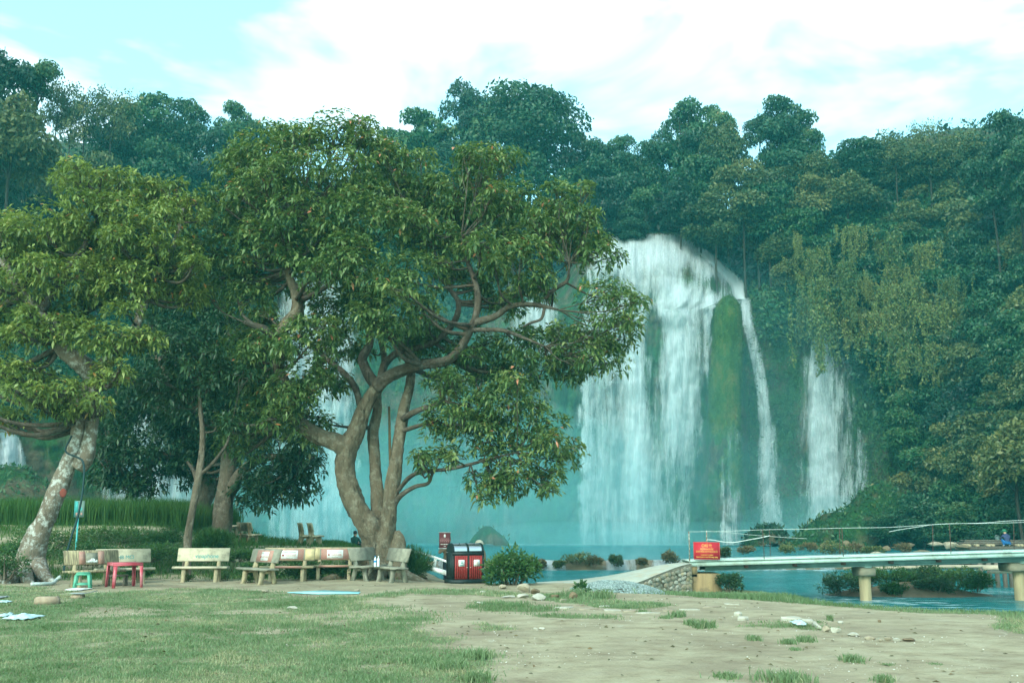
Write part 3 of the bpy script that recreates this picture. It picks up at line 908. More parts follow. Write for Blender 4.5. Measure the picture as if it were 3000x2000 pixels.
def whorl_clump(c, r, nw, k, leaf, g, O_up=0.35):
    """whorled leaves on the shell of a lumpy ellipsoid; returns verts, faces, tints, whorl centres"""
    d = sphere_dirs(nw, g)
    d[:, 2] = np.where(d[:, 2] < -0.8, -d[:, 2] * 0.5, d[:, 2]); d = unit(d)
    nz = fbm(d[:, 0] * 2.1 + c[0] * 3, d[:, 2] * 2.1 + d[:, 1] * 1.3 + c[2], 3, 3)
    rad = (0.55 + 0.95 * nz) * g.random(nw) ** 0.42
    C = c + d * r * rad[:, None]
    O = unit(d + np.array([0, 0, O_up]))
    side = unit(np.cross(O, g.normal(0, 1, (nw, 3)))); oth = np.cross(O, side)
    ph = g.random(nw)[:, None] * 6.28 + np.arange(k)[None] * (6.28 / k) + g.normal(0, 0.25, (nw, k))
    rd = np.cos(ph)[..., None] * side[:, None] + np.sin(ph)[..., None] * oth[:, None]
    D = unit(O[:, None] * g.uniform(0.15, 0.75, (nw, k, 1)) + rd * 1.0 + np.array([0, 0, -0.15])).reshape(-1, 3)
    B = np.repeat(C, k, 0) + g.normal(0, leaf * 0.22, (nw * k, 3))
    L = leaf * g.uniform(0.65, 1.2, nw * k)
    V, F = leaves_np(B, D, L, L * g.uniform(0.28, 0.38, nw * k), droop=g.uniform(0.1, 0.45, (nw * k, 1)), fold=0.14, g=g)
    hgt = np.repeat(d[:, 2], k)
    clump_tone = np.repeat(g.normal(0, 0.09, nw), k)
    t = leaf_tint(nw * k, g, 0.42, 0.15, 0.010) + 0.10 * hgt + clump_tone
    t = np.clip(t, 0, 1)
    return V, F, np.repeat(t, 2), C

def near_tree(name, label, Y0, limbs, clumps, bark, leafmat, leaf=0.26, dens=1.0, seed=1, k=7, roots=None, group=None, gain=1.0, sat=4):
    g = np.random.default_rng(seed)
    b = limbs[0]['p'][0]
    base = P(b[0], b[1], Y0 + (b[2] if len(b) > 2 else 0))
    root = thing(name, label, 'tree', tuple(base), group=group)
    sk = []                                             # skeleton samples
    for i, lm in enumerate(limbs):
        pp = np.array([P(q[0], q[1], Y0 + (q[2] if len(q) > 2 else 0)) for q in lm['p']]) - base
        sc = mpp(lm['p'][0][0], lm['p'][0][1], Y0)
        rr = np.array(lm['r'], float) * sc
        pts, rad = catmull(pp, rr, 0.09)
        V, F = tube_np(pts, rad, 20 if rr[0] > 0.12 else (12 if rr[0] > 0.05 else 8), True, 0.42 if rr[0] > 0.1 else 0.22, seed + i)
        me = make_mesh('limb', V, F, bark if (rr[0] > 0.21 or i < 3 and rr[0] > 0.12) else BARK_LIMB, True)
        link('trunk' if i == 0 else lm.get('n', 'limb'), me, root)
        sk.append(np.concatenate([pts, rad[:, None]], 1)[len(pts) // 4:])
    for (q, rr0) in (roots or []):
        pp = np.array([P(a[0], a[1], Y0 + a[2]) for a in q]) - base
        pts, rad = catmull(pp, np.array(rr0) * mpp(q[0][0], q[0][1], Y0), 0.08)
        V, F = tube_np(pts, rad, 10, True, 0.3, seed + 77)
        link('root', make_mesh('root', V, F, bark, True), root)
    sk = np.concatenate(sk)
    tw = MB(); Vs, Fs, Ts, nv = [], [], [], 0
    full = []
    for c in clumps:                                    # small side clumps break up the outline of each big one
        full.append(c)
        for q in range(sat):
            a = g.uniform(0, 6.28); d = g.uniform(0.7, 1.4); k2 = g.uniform(0.32, 0.55)
            full.append((c[0] + math.cos(a) * d * c[2], c[1] + math.sin(a) * d * c[3] * 0.95, c[2] * k2, max(c[3] * k2, 22), (c[4] if len(c) > 4 else 0) + g.normal(0, 0.7), (c[5] if len(c) > 5 else 0) + g.normal(0, 0.05)))
    for ci, c in enumerate(full):
        px, py, rx, ry = c[:4]
        dy = c[4] if len(c) > 4 else 0.0
        tone = c[5] if len(c) > 5 else 0.0
        s = mpp(px, py, Y0 + dy)
        ctr = P(px, py, Y0 + dy) - base
        rx, ry = rx * 1.18, ry * 1.22
        r = np.array([rx * s, 0.55 * (rx + ry) * s, ry * s])
        nw = int(dens * 62 * (r[0] * r[2] + r[1] * r[0] * 0.5 + r[1] * r[2] * 0.5) / (leaf / 0.26) ** 2)
        nw = max(nw, 12)
        V, F, T, C = whorl_clump(ctr, r, nw, k, leaf, g)
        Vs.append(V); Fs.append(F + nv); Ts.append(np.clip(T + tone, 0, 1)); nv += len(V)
        # bough from the nearest limb, then twigs to the whorls
        dd = np.linalg.norm(sk[:, :3] - (ctr - np.array([0, 0, 0.3 * r[2]])), axis=1) + 0.6 * np.maximum(0, sk[:, 2] - ctr[2])
        j = int(np.argmin(dd)); a = sk[j]
        e = ctr + g.normal(0, 0.15, 3) * r
        mid = a[:3] * 0.5 + e * 0.5 + np.array([0, 0, -0.10 * np.linalg.norm(e - a[:3])]) + g.normal(0, 0.09, 3)
        r0 = min(a[3] * 0.6, 0.025 + 0.028 * np.linalg.norm(e - a[:3])) * gain
        pts, rad = catmull(np.array([a[:3], mid, e]), np.array([r0, r0 * 0.7, r0 * 0.35]), 0.22)
        tw.add(*tube_np(pts, rad, 6, False))
        for q in range(min(nw // 6 + 3, 12)):
            w = C[g.integers(len(C))]
            st = pts[g.integers(len(pts) // 2, len(pts))]
            mm = (st + w) / 2 + g.normal(0, 0.10, 3)
            tp, tr_ = catmull(np.array([st, mm, w]), np.array([0.016, 0.011, 0.005]) * gain, 0.3)
            tw.add(*tube_np(tp, tr_, 3, False))
    o = tw.build('twigs', BARK_LIMB, root, True); o['kind'] = 'stuff'
    me = make_mesh('crown', np.concatenate(Vs), np.concatenate(Fs), leafmat, False, fattr={'tint': np.concatenate(Ts)})
    o = link('crown', me, root); o['kind'] = 'stuff'
    return root

def R8(pts):
    return [(800 + a / 1.96, 800 + b / 1.96) + tuple(c) for a, b, *c in pts]
def rs(v):
    return [k / 1.96 for k in v]

# ---- the big tree
limbs = [
    dict(p=R8([(610, 1790), (606, 1690), (600, 1590), (585, 1500), (530, 1420), (470, 1330), (432, 1220), (412, 1110), (425, 1020), (470, 920), (515, 800), (555, 715), (600, 650)]), r=rs([112, 92, 84, 80, 72, 66, 62, 58, 55, 50, 46, 42, 36])),
    dict(p=R8([(640, 1640, -0.2), (650, 1500, -0.2), (672, 1330, -0.2), (690, 1180, -0.1), (714, 1020, 0), (738, 870, 0.1), (755, 760, 0.2), (780, 650, 0.3), (790, 570, 0.5), (770, 470, 0.8), (800, 330, 1.0)]), r=rs([66, 54, 44, 40, 36, 33, 30, 27, 24, 18, 12])),
    dict(p=R8([(612, 1560, 0.35), (606, 1400, 0.45), (598, 1260, 0.5), (584, 1080, 0.55), (572, 920, 0.6), (598, 790, 0.7), (600, 680, 0.9), (640, 520, 1.2), (620, 350, 1.5), (660, 150, 1.6)]), r=rs([60, 44, 38, 34, 32, 28, 24, 20, 16, 10])),
    dict(p=R8([(420, 1010, 0), (370, 975, -0.1), (290, 950, -0.2), (200, 905, -0.3), (130, 840, -0.3), (90, 760, -0.4), (70, 660, -0.5), (30, 540, -0.6), (10, 420, -0.5), (60, 320, -0.4), (140, 225, -0.3), (130, 120, -0.3), (90, 0, -0.2), (100, -160, 0), (150, -300, 0.1)]), r=rs([54, 50, 48, 44, 42, 40, 36, 34, 34, 36, 34, 28, 24, 18, 10])),
    dict(p=R8([(30, 400, -0.5), (-40, 330, -0.8), (-110, 300, -1.0), (-170, 280, -1.2)]), r=rs([26, 22, 18, 10])),
    dict(p=R8([(590, 660, 0), (650, 605, -0.1), (750, 555, -0.3), (870, 525, -0.5), (1000, 500, -0.6), (1065, 445, -0.7), (1115, 355, -0.8), (1155, 275, -0.9), (1175, 175, -0.9), (1165, 70, -0.8), (1120, -60, -0.7), (1080, -200, -0.5)]), r=rs([38, 34, 31, 28, 27, 26, 24, 21, 19, 16, 12, 8])),
    dict(p=R8([(1150, 285, -0.9), (1220, 268, -1.0), (1290, 240, -1.1), (1350, 195, -1.2), (1440, 178, -1.4), (1550, 190, -1.6), (1640, 212, -1.7)]), r=rs([22, 20, 18, 15, 13, 11, 6])),
    dict(p=R8([(1110, 330, -0.8), (1220, 325, -1.1), (1330, 332, -1.3), (1440, 372, -1.5), (1560, 420, -1.6)]), r=rs([14, 12, 11, 9, 5])),
    dict(p=R8([(1560, 195, -1.6), (1540, 262, -1.6), (1480, 285, -1.6), (1436, 310, -1.6)]), r=rs([9, 8, 7, 4])),
    dict(p=R8([(1560, 150, -1.4), (1620, 90, -1.5), (1690, 40, -1.6), (1700, -60, -1.5)]), r=rs([10, 12, 10, 5])),
    dict(p=R8([(598, 655, 0.1), (548, 575, 0.3), (515, 495, 0.5), (555, 400, 0.7), (540, 280, 0.8), (500, 140, 0.9), (470, 0, 1.0)]), r=rs([32, 28, 26, 22, 18, 14, 8])),
    dict(p=R8([(615, 610, 0), (640, 520, 0.2), (715, 455, 0.3), (820, 430, 0.3), (930, 390, 0.2), (1010, 320, 0.2), (1060, 235, 0.2), (1060, 155, 0.3), (1000, 75, 0.5), (945, 0, 0.7), (930, -140, 0.8)]), r=rs([24, 22, 20, 18, 17, 17, 16, 14, 12, 10, 6])),
    dict(p=R8([(500, 760, 0.1), (470, 660, 0.3), (400, 565, 0.5), (300, 485, 0.7), (240, 420, 0.8), (150, 360, 0.9)]), r=rs([22, 19, 17, 15, 12, 6])),
    dict(p=R8([(745, 835, 0), (830, 790, -0.4), (920, 760, -0.7), (1000, 740, -0.9), (1090, 760, -1.2)]), r=rs([20, 16, 13, 10, 5])),
    dict(p=R8([(745, 905, 0), (850, 872, -0.4), (930, 858, -0.6), (1010, 872, -0.9), (1100, 900, -1.2)]), r=rs([14, 11, 9, 8, 4])),
    dict(p=R8([(690, 1340, -0.2), (735, 1275, -0.4), (815, 1225, -0.6), (890, 1205, -0.7), (915, 1150, -0.8), (960, 1080, -0.9)]), r=rs([16, 14, 12, 10, 8, 4])),
    dict(p=R8([(710, 1260, -0.2), (780, 1175, -0.5), (860, 1140, -0.8), (1000, 1125, -1.1), (1120, 1100, -1.3), (1260, 1060, -1.5), (1400, 1030, -1.6)]), r=rs([12, 12, 11, 10, 9, 7, 4])),
    dict(p=R8([(640, 1720, -0.4), (700, 1620, -0.35), (722, 1540, -0.3), (708, 1480, -0.25)]), r=rs([54, 50, 40, 16]), n='burl'),
]
cl = OV([(770, 300, 78, 44), (700, 330, 80, 50, .8), (620, 360, 110, 62), (540, 400, 70, 60, .6), (750, 400, 130, 70, -.8), (900, 390, 90, 60, .7), (850, 340, 60, 50, .3), (560, 460, 80, 70, -.6), (500, 540, 70, 70), (1110, 390, 88, 48), (1050, 440, 90, 55, .6),
         (1180, 470, 90, 55, -.8), (1290, 490, 88, 62, -.9), (1370, 585, 56, 50, -1.2), (1340, 540, 60, 50, -1.0), (850, 510, 130, 70, -1.4), (700, 500, 110, 70, -1.3), (960, 470, 100, 60, 1.2), (1000, 560, 90, 48, .8), (1190, 585, 110, 58, -1.9),
         (1110, 570, 80, 48, .4), (820, 620, 120, 70, -1.9), (930, 640, 90, 60, -1.4), (600, 570, 100, 66, -.6), (520, 640, 80, 56, .7), (570, 690, 80, 55), (890, 720, 100, 60, -1.6), (700, 610, 80, 66, 1.4), (760, 720, 90, 60, .9),
         (700, 790, 100, 60, -1.5), (620, 800, 74, 62, -.7), (790, 800, 70, 44, 1.0), (600, 890, 76, 55, .4), (690, 880, 70, 44, -1.2), (570, 780, 70, 60, 1.0), (1060, 640, 70, 44, 1.3), (1200, 660, 70, 44, .9),
         (1130, 690, 60, 40, 1.2), (1390, 690, 72, 56, -1.7), (1430, 770, 44, 58, -1.7), (1395, 830, 56, 42, -1.6), (1330, 770, 60, 44, -1.2), (1230, 790, 84, 46, -.6, -.1), (1130, 800, 74, 44, .2, -.12), (1180, 850, 80, 40, .5, -.15), (1310, 850, 60, 34, -.8),
         (1080, 930, 80, 44, -1.2), (1170, 920, 84, 48, -1.5), (1250, 985, 74, 48, -1.6), (1110, 1005, 84, 50, -1.2), (1005, 1045, 56, 30, -.8), (1180, 1070, 94, 48, -1.4), (1140, 1125, 58, 30, -1.3), (1280, 1050, 46, 44, -1.7), (1040, 980, 60, 36, -.8),
         (1250, 1100, 44, 34, -1.5), (960, 770, 60, 40, .4), (1010, 870, 50, 26, -.6), (740, 560, 90, 70, .3), (660, 930, 70, 46, -1.0), (600, 970, 80, 46, -.3), (745, 880, 64, 40, .8), (700, 980, 50, 36, .9), (560, 1010, 60, 40, .6), (990, 790, 60, 36, .9, -.1), (1060, 830, 60, 34, 1.0, -.1), (880, 450, 90, 60, 1.6), (640, 450, 90, 70, 1.5), (1250, 560, 80, 50, .7), (1120, 500, 90, 50, 1.4)])
roots = [([(1060, 1640, -0.2), (1020, 1672, -0.5), (985, 1690, -0.9), (940, 1700, -1.3)], [34, 24, 16, 7]), ([(1150, 1650, -0.3), (1180, 1690, -0.7), (1225, 1705, -1.0), (1270, 1712, -1.2)], [36, 24, 16, 7]), ([(1110, 1660, -0.3), (1100, 1690, -1.0), (1088, 1706, -1.6)], [40, 26, 8])]
near_tree('broadleaf_tree', 'big forked broadleaf tree with burl on its trunk behind the concrete benches', 30.5, limbs, cl, BARK_BIG, LEAF_BIG, 0.20, 0.74, 3, 7, roots)

# ---- the leaning pale tree at the left
limbs = [
    dict(p=OV([(58, 1330, 0), (66, 1290, 0), (84, 1240, 0), (110, 1180, 0), (140, 1110, .1), (160, 1060, .1), (176, 1010, .1), (182, 960, .1), (190, 910, .2), (214, 862, .2)]), r=[50, 40, 32, 28, 26, 24, 22, 20, 18, 18]),
    dict(p=OV([(178, 1075, .1), (196, 1050, .1), (206, 1005, .15), (212, 960, .2), (216, 900, .2), (216, 860, .2)]), r=[22, 24, 19, 17, 16, 16]),
    dict(p=OV([(218, 868, .2), (196, 842, 0), (160, 815, -.2), (140, 795, -.3), (122, 755, -.4), (90, 720, -.5), (50, 670, -.4), (20, 620, -.2), (-20, 560, 0)]), r=[26, 26, 24, 22, 18, 15, 12, 10, 6]),
    dict(p=OV([(216, 866, .2), (236, 845, .1), (262, 815, 0), (300, 775, -.1), (330, 700, 0), (352, 640, .1), (400, 560, .2), (420, 480, .3)]), r=[24, 22, 18, 15, 12, 10, 9, 5]),
    dict(p=OV([(90, 722, -.5), (130, 660, -.2), (170, 600, 0), (210, 540, .1), (230, 470, .2), (200, 420, .2)]), r=[14, 12, 11, 9, 7, 4]),
    dict(p=OV([(150, 805, -.2), (140, 760, .3), (190, 720, .6), (260, 680, .8), (300, 600, .9)]), r=[14, 12, 10, 8, 5]),
]
cl = OV([(140, 900, 90, 40, -.8), (60, 870, 70, 50, -.3), (-10, 860, 60, 60), (230, 775, 100, 40, -1.0), (330, 790, 52, 28, -1.0), (110, 770, 90, 42, -.9), (40, 740, 80, 50, .3), (60, 650, 90, 70, -.5), (170, 640, 100, 60, -.7), (110, 530, 90, 64, -.2),
         (240, 490, 100, 56, -.5), (180, 420, 70, 40), (285, 415, 64, 40, .2), (330, 540, 100, 64, -.6), (420, 490, 60, 46, .3), (400, 590, 78, 60, -.2), (300, 670, 100, 56, -.3), (10, 560, 80, 66), (200, 940, 66, 26, -.6), (420, 660, 66, 50, .4), (0, 960, 60, 30, .5), (200, 560, 100, 60, .9),
         (350, 450, 66, 44, .8), (240, 860, 50, 26, -.9), (-40, 700, 60, 90), (370, 640, 70, 50, 1.0), (90, 600, 90, 60, 1.1), (270, 590, 90, 55, .9), (160, 710, 80, 40, .5)])
roots = [([(90, 1650, 0), (50, 1670, -.4), (20, 1690, -.8), (0, 1705, -1.0)], [30, 22, 15, 7]), ([(110, 1650, -.2), (135, 1690, -.5), (160, 1705, -.8)], [26, 16, 6]), ([(70, 1660, -.3), (80, 1695, -.8), (98, 1718, -1.2)], [26, 18, 7]), ([(60, 1670, -.3), (30, 1700, -.9), (10, 1730, -1.3)], [30, 20, 8])]
t = near_tree('broadleaf_tree', 'pale lichen-spotted tree leaning right with a red paint mark on its trunk', 29.0, limbs, cl, BARK_PALE, LEAF_LEFT, 0.195, 0.76, 8, 7, roots)
red = mat_plain('red_paint_mark', (0.20, 0.045, 0.03), (0.14, 0.04, 0.03), 14, 0.8, 0.3)
bm = bmesh.new(); bmesh.ops.create_uvsphere(bm, u_segments=14, v_segments=8, radius=0.11)
for v in bm.verts: v.co = Vector((v.co.x * 0.95, v.co.y * 0.35, v.co.z * 1.15 * (1 + 0.1 * math.sin(5 * v.co.x * 30))))
me = bpy.data.meshes.new('paint_mark'); bm.to_mesh(me); bm.free(); me.materials.append(red)
o = link('paint_mark', me, t); o.location = Vector(P(185, 1443, 29.1 - 0.22)) - t.location

# ---- dark tree group behind the benches
limbs = [
    dict(p=OV([(500, 1245, 0), (508, 1200, 0), (518, 1130, 0), (526, 1060, 0), (528, 980, 0), (522, 900, .2), (530, 800, .4), (520, 700, .5)]), r=[36, 28, 24, 22, 21, 18, 13, 8]),
    dict(p=OV([(530, 1130, -.2), (552, 1090, -.5), (585, 1060, -.9), (640, 1050, -1.3), (700, 1075, -1.6)]), r=[18, 16, 13, 10, 6]),
    dict(p=OV([(522, 960, 0), (580, 900, -.4), (630, 860, -.7), (660, 800, -.8)]), r=[20, 15, 11, 6]),
    dict(p=OV([(526, 1000, 0), (460, 940, -.5), (400, 880, -.9), (360, 820, -1)]), r=[18, 14, 11, 6]),
]
cl = OV([(480, 780, 110, 80, -.5), (420, 860, 110, 80, -.8), (520, 880, 90, 60, -1.2), (590, 930, 90, 60, -1), (640, 1000, 74, 56, -1.2), (560, 990, 80, 50, .8), (690, 1060, 56, 50, -1.5), (620, 1075, 80, 40, -1.2), (650, 1130, 70, 36, -1.4), (590, 1130, 70, 30, -.5), (710, 1120, 34, 40, -1.5),
         (480, 940, 90, 50, -1.5), (440, 700, 90, 60, .3), (560, 820, 80, 60, .8), (380, 790, 80, 60, .5), (520, 1060, 90, 40, 1.5), (650, 920, 70, 50, .6), (500, 650, 80, 60, .6)])
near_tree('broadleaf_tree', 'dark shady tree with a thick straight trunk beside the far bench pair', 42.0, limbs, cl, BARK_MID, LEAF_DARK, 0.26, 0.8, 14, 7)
limbs = [
    dict(p=OV([(440, 1250, 0), (450, 1200, 0), (462, 1150, .1), (480, 1100, .2), (470, 1040, .3), (440, 960, .4), (420, 880, .5)]), r=[40, 34, 28, 26, 24, 20, 12]),
    dict(p=OV([(474, 1110, .2), (430, 1060, -.3), (380, 1045, -.7), (330, 1080, -1.0), (270, 1110, -1.2)]), r=[18, 15, 12, 9, 5]),
    dict(p=OV([(450, 1000, .2), (400, 960, -.2), (340, 930, -.5)]), r=[16, 12, 6]),
]
cl = OV([(340, 950, 90, 64, -.4), (300, 1040, 74, 48, -.8), (420, 1000, 100, 60, -.6), (360, 1060, 80, 40, -1.0), (260, 1100, 56, 28, -1.2), (420, 940, 90, 60, .8), (300, 900, 70, 60, .2), (240, 1040, 44, 34, -.6), (330, 1120, 60, 20, -1.2), (460, 1090, 50, 40, .9), (380, 870, 80, 60, 1.2), (240, 960, 60, 50, .6)])
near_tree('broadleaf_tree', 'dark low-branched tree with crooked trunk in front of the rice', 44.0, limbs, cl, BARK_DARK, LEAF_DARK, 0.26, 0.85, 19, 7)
limbs = [
    dict(p=OV([(428, 1340, 0), (430, 1290, 0), (432, 1230, 0), (440, 1180, 0), (452, 1120, 0), (462, 1060, 0), (466, 1000, 0), (460, 940, 0), (455, 870, .1)]), r=[14, 12, 11, 11, 11, 10, 8, 6, 3]),
    dict(p=OV([(454, 1110, 0), (444, 1080, .1), (430, 1060, .2)]), r=[8, 6, 4]),
    dict(p=OV([(460, 1090, 0), (490, 1062, -.2), (520, 1020, -.3), (530, 985, -.4)]), r=[6, 5, 4, 2]),
]
cl = OV([(455, 880, 70, 50, 0), (400, 900, 60, 40, .3), (510, 860, 60, 44, -.2), (525, 985, 26, 22, -.4), (440, 820, 60, 40, .2)])
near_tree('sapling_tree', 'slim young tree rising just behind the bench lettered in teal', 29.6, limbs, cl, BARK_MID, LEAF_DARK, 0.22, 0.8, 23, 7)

undergrowth(60000, 2300, 3300, lambda u, rt: rt + (np.minimum(1560, np.interp(u, [2300, 2450, 2560, 2700, 3300], [930, 1010, 1180, 1560, 1600])) - rt) * ug.random(len(u)), LEAF_FAR, 'green undergrowth clothing the slope beside the falls')
undergrowth(30000, -400, 760, lambda u, rt: rt + (np.interp(u, [-400, 200, 500, 760], [1250, 1200, 1150, 820]) - rt) * ug.random(len(u)), LEAF_FAR, 'green undergrowth on the slope behind the leaning tree')
undergrowth(9000, 1080, 1470, lambda u, rt: rt + (np.interp(u, [1080, 1200, 1470], [900, 1050, 860]) - rt) * ug.random(len(u)), LEAF_FAR, 'green undergrowth on the rock behind the big tree')
undergrowth(5000, 2200, 2420, lambda u, rt: rt + (np.interp(u, [2200, 2260, 2330, 2420], [870, 1000, 960, 960]) - rt) * ug.random(len(u)), LEAF_FAR, 'green undergrowth above the narrow stream')
undergrowth_back(34000, LEAF_FAR, 'green undergrowth on the ground behind the ridge')
TRUNK_FAR = mat_plain('far_trunk', (0.022, 0.020, 0.015), (0.035, 0.03, 0.022), 3, 0.95, 0.0)
KIND = {'round': 'dense dark green', 'open': 'loose airy', 'olive': 'olive-tinged', 'big': 'broad spreading', 'bamboo': 'wispy'}
LEAF_MOSS = mat_leaf('leaf_moss', [(0.0, (0.010, 0.040, 0.010)), (0.5, (0.028, 0.085, 0.016)), (0.85, (0.07, 0.12, 0.024)), (1.0, (0.16, 0.13, 0.05))], 0.2, 0.7, 0.0)
undergrowth(16000, 2185, 2345, lambda u, rt: np.maximum(rt, 880) + (1540 - np.maximum(rt, 880)) * ug.random(len(u)), LEAF_MOSS, 'moss and ferns on the rock right of the narrow stream', (0.12, 0.32), 0.3)
undergrowth(9000, 2480, 2660, lambda u, rt: 1020 + 520 * ug.random(len(u)), LEAF_MOSS, 'moss and ferns on the brown rock beside the vines', (0.12, 0.35), 0.3)
undergrowth(8000, 1080, 1480, lambda u, rt: 950 + 500 * ug.random(len(u)), LEAF_MOSS, 'moss on the wet rock behind the recycling bin', (0.15, 0.35), 0.3)
pn = 7000
pk = ug.integers(0, len(ring), pn); pj = ug.integers(0, 47, pn)
pp_ = np.array(ring)[pk, pj] + ug.normal(0, 0.08, (pn, 3))
pl_ = ug.uniform(0.10, 0.26, pn)
V_, F_ = quads_np(pp_, unit(ug.normal(0, 0.6, (pn, 3)) + [0, -0.6, -0.7]), pl_, pl_ * 0.5, ug)
o = link('moss', make_mesh('moss', V_, F_, LEAF_MOSS, fattr={'tint': np.clip(ug.normal(0.5, 0.22, pn), 0, 1)}), PILLAR); o['kind'] = 'stuff'
# ---- forest trees: a few grown forms, copied as individuals
def forest_form(seed, lumps=18, n=8000, leaf=0.05, airy=0.0, flat=0.75, mat=LEAF_FAR):
    g = np.random.default_rng(seed)
    # unit tree: height 1, crown about 1 wide between z .22 and 1
    c = []
    while len(c) < lumps:
        d = g.uniform(-1, 1, 3)
        if np.linalg.norm(d) < 1:
            c.append(d * np.array([0.33, 0.33, 0.34]))
    c = np.array(c) + np.array([0, 0, 0.53])
    r = g.uniform(0.13, 0.22, lumps)
    w = r ** 2 / (r ** 2).sum()
    which = g.choice(lumps, n, p=w)
    d = sphere_dirs(n, g)
    d[:, 2] = np.where(d[:, 2] < -0.2, -d[:, 2], d[:, 2]); d = unit(d)
    nz = fbm(d[:, 0] * 2.5 + which * 3.1, d[:, 1] * 2.5 + d[:, 2] * 2, 3, seed)
    rad = (0.62 + 0.8 * nz) * g.random(n) ** (0.25 + airy)
    Pb = c[which] + d * (r[which] * rad)[:, None] * np.array([1, 1, flat])
    tang = unit(np.cross(d, g.normal(0, 1, (n, 3))))
    D = unit(tang + 0.5 * d + np.array([0, 0, -0.35]))
    L = leaf * g.uniform(0.6, 1.3, n)
    V, F = quads_np(Pb, D, L, L * 0.46, g)
    lump_tone = g.normal(0, 0.10, lumps)[which]
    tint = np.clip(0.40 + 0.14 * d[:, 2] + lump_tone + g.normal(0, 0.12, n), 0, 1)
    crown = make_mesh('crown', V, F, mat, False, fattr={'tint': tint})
    tk = MB()
    pts, rad = catmull(np.array([[0, 0, -0.75], [0.01, 0, -0.2], [-0.01, 0.01, 0.2], [0.0, 0, 0.55], [0.01, 0, 0.85]]), np.array([0.018, 0.016, 0.014, 0.010, 0.004]), 0.1)
    tk.add(*tube_np(pts, rad, 7, False))
    for q in range(min(lumps, 12)):
        s = pts[int(len(pts) * g.uniform(0.55, 0.85))]
        pp, r2 = catmull(np.array([s, (s + c[q]) / 2 - [0, 0, 0.02], c[q]]), np.array([0.012, 0.008, 0.003]), 0.1)
        tk.add(*tube_np(pp, r2, 4, False))
    trunk = tk.mesh('trunk', TRUNK_FAR, True)
    return trunk, crown
FORMS = {
    'round': [forest_form(s, 20, 9000, 0.050, 0.0) for s in (101, 102, 103)],
    'open': [forest_form(s, 14, 5200, 0.052, 0.15) for s in (111, 112)],
    'olive': [forest_form(s, 18, 8500, 0.050, 0.05, 0.75, LEAF_FAR_OLIVE) for s in (121, 122, 123)],
    'big': [forest_form(s, 34, 17000, 0.034, 0.0) for s in (131, 132)],
    'bamboo': [forest_form(141, 16, 2600, 0.05, 0.35, 1.3, LEAF_FAR_OLIVE)],
}
fg = np.random.default_rng(5)
def forest_tree(form, px, top, width, hpx, Y, label, group, sq=1.0):
    """crown top at pixel (px, top), crown width and tree height in pixels"""
    lst = FORMS[form]
    tr_, cr_ = lst[fg.integers(len(lst))]
    s = mpp(px, top, Y)
    tp = P(px, top, Y)
    W, H = width * s, hpx * s
    o = thing('jungle_tree', label, 'tree', (tp[0], tp[1], tp[2] - H * 0.97), fg.uniform(0, 6.28), group)
    for nm, me in (('trunk', tr_), ('crown', cr_)):
        c = link(nm, me, o)
        c.scale = (W, W, H)
        if nm == 'crown': c['kind'] = 'stuff'
    return o

G_RIDGE = 'trees along the ridge above the falls'
for (x, tp, w, h, Y, f) in [
    (15, 80, 190, 250, 78, 'open'), (95, 112, 130, 190, 80, 'open'), (40, 210, 240, 300, 76, 'olive'), (-60, 150, 220, 300, 74, 'round'), (140, 170, 90, 180, 84, 'bamboo')]:
    x, tp, w, h = [k * 1.27551 for k in (x, tp, w, h)]
    forest_tree(f, x, tp, w, h, Y, KIND[f] + ' tall jungle tree towering above the leaning pale tree', KIND[f] + ' tall trees above the leaning tree')
for (x, tp, w, h, Y) in [(205, 185, 110, 190, 96), (265, 195, 120, 180, 97), (170, 215, 90, 170, 95)]:
    x, tp, w, h = [k * 1.27551 for k in (x, tp, w, h)]
    forest_tree('bamboo', x, tp, w, h, Y, 'wispy pale bamboo clump rising above the dark trees', 'wispy bamboo clumps against the sky')
for (x, tp, w, h, Y, f) in [
    (340, 208, 180, 220, 104, 'round'), (430, 232, 130, 200, 105, 'round'), (545, 236, 130, 190, 106, 'round'), (270, 270, 170, 220, 102, 'round'), (595, 275, 90, 150, 108, 'round'), (480, 300, 190, 240, 103, 'round'), (370, 330, 210, 240, 100, 'round'),
    (220, 330, 160, 240, 96, 'olive'), (110, 330, 190, 250, 88, 'olive'), (20, 360, 200, 280, 82, 'round'), (580, 380, 160, 220, 104, 'round'), (120, 430, 170, 220, 90, 'round'), (240, 440, 190, 220, 96, 'round'), (380, 460, 190, 220, 99, 'round'), (520, 480, 190, 230, 101, 'round')]:
    x, tp, w, h = [k * 1.27551 for k in (x, tp, w, h)]
    forest_tree(f, x, tp, w, h, Y, KIND[f] + ' jungle tree ' + ('on the skyline' if tp < 360 else 'lower down the wooded slope') + ' behind the leaning pale tree', KIND[f] + (' skyline' if tp < 360 else ' slope') + ' trees behind the leaning tree')
x, tp, w, h = [k * 1.27551 for k in (1215, 176, 310, 330)]
forest_tree('big', x, tp, w, h, 112, 'huge round-crowned tree rising highest on the ridge above the big riverside tree', None)
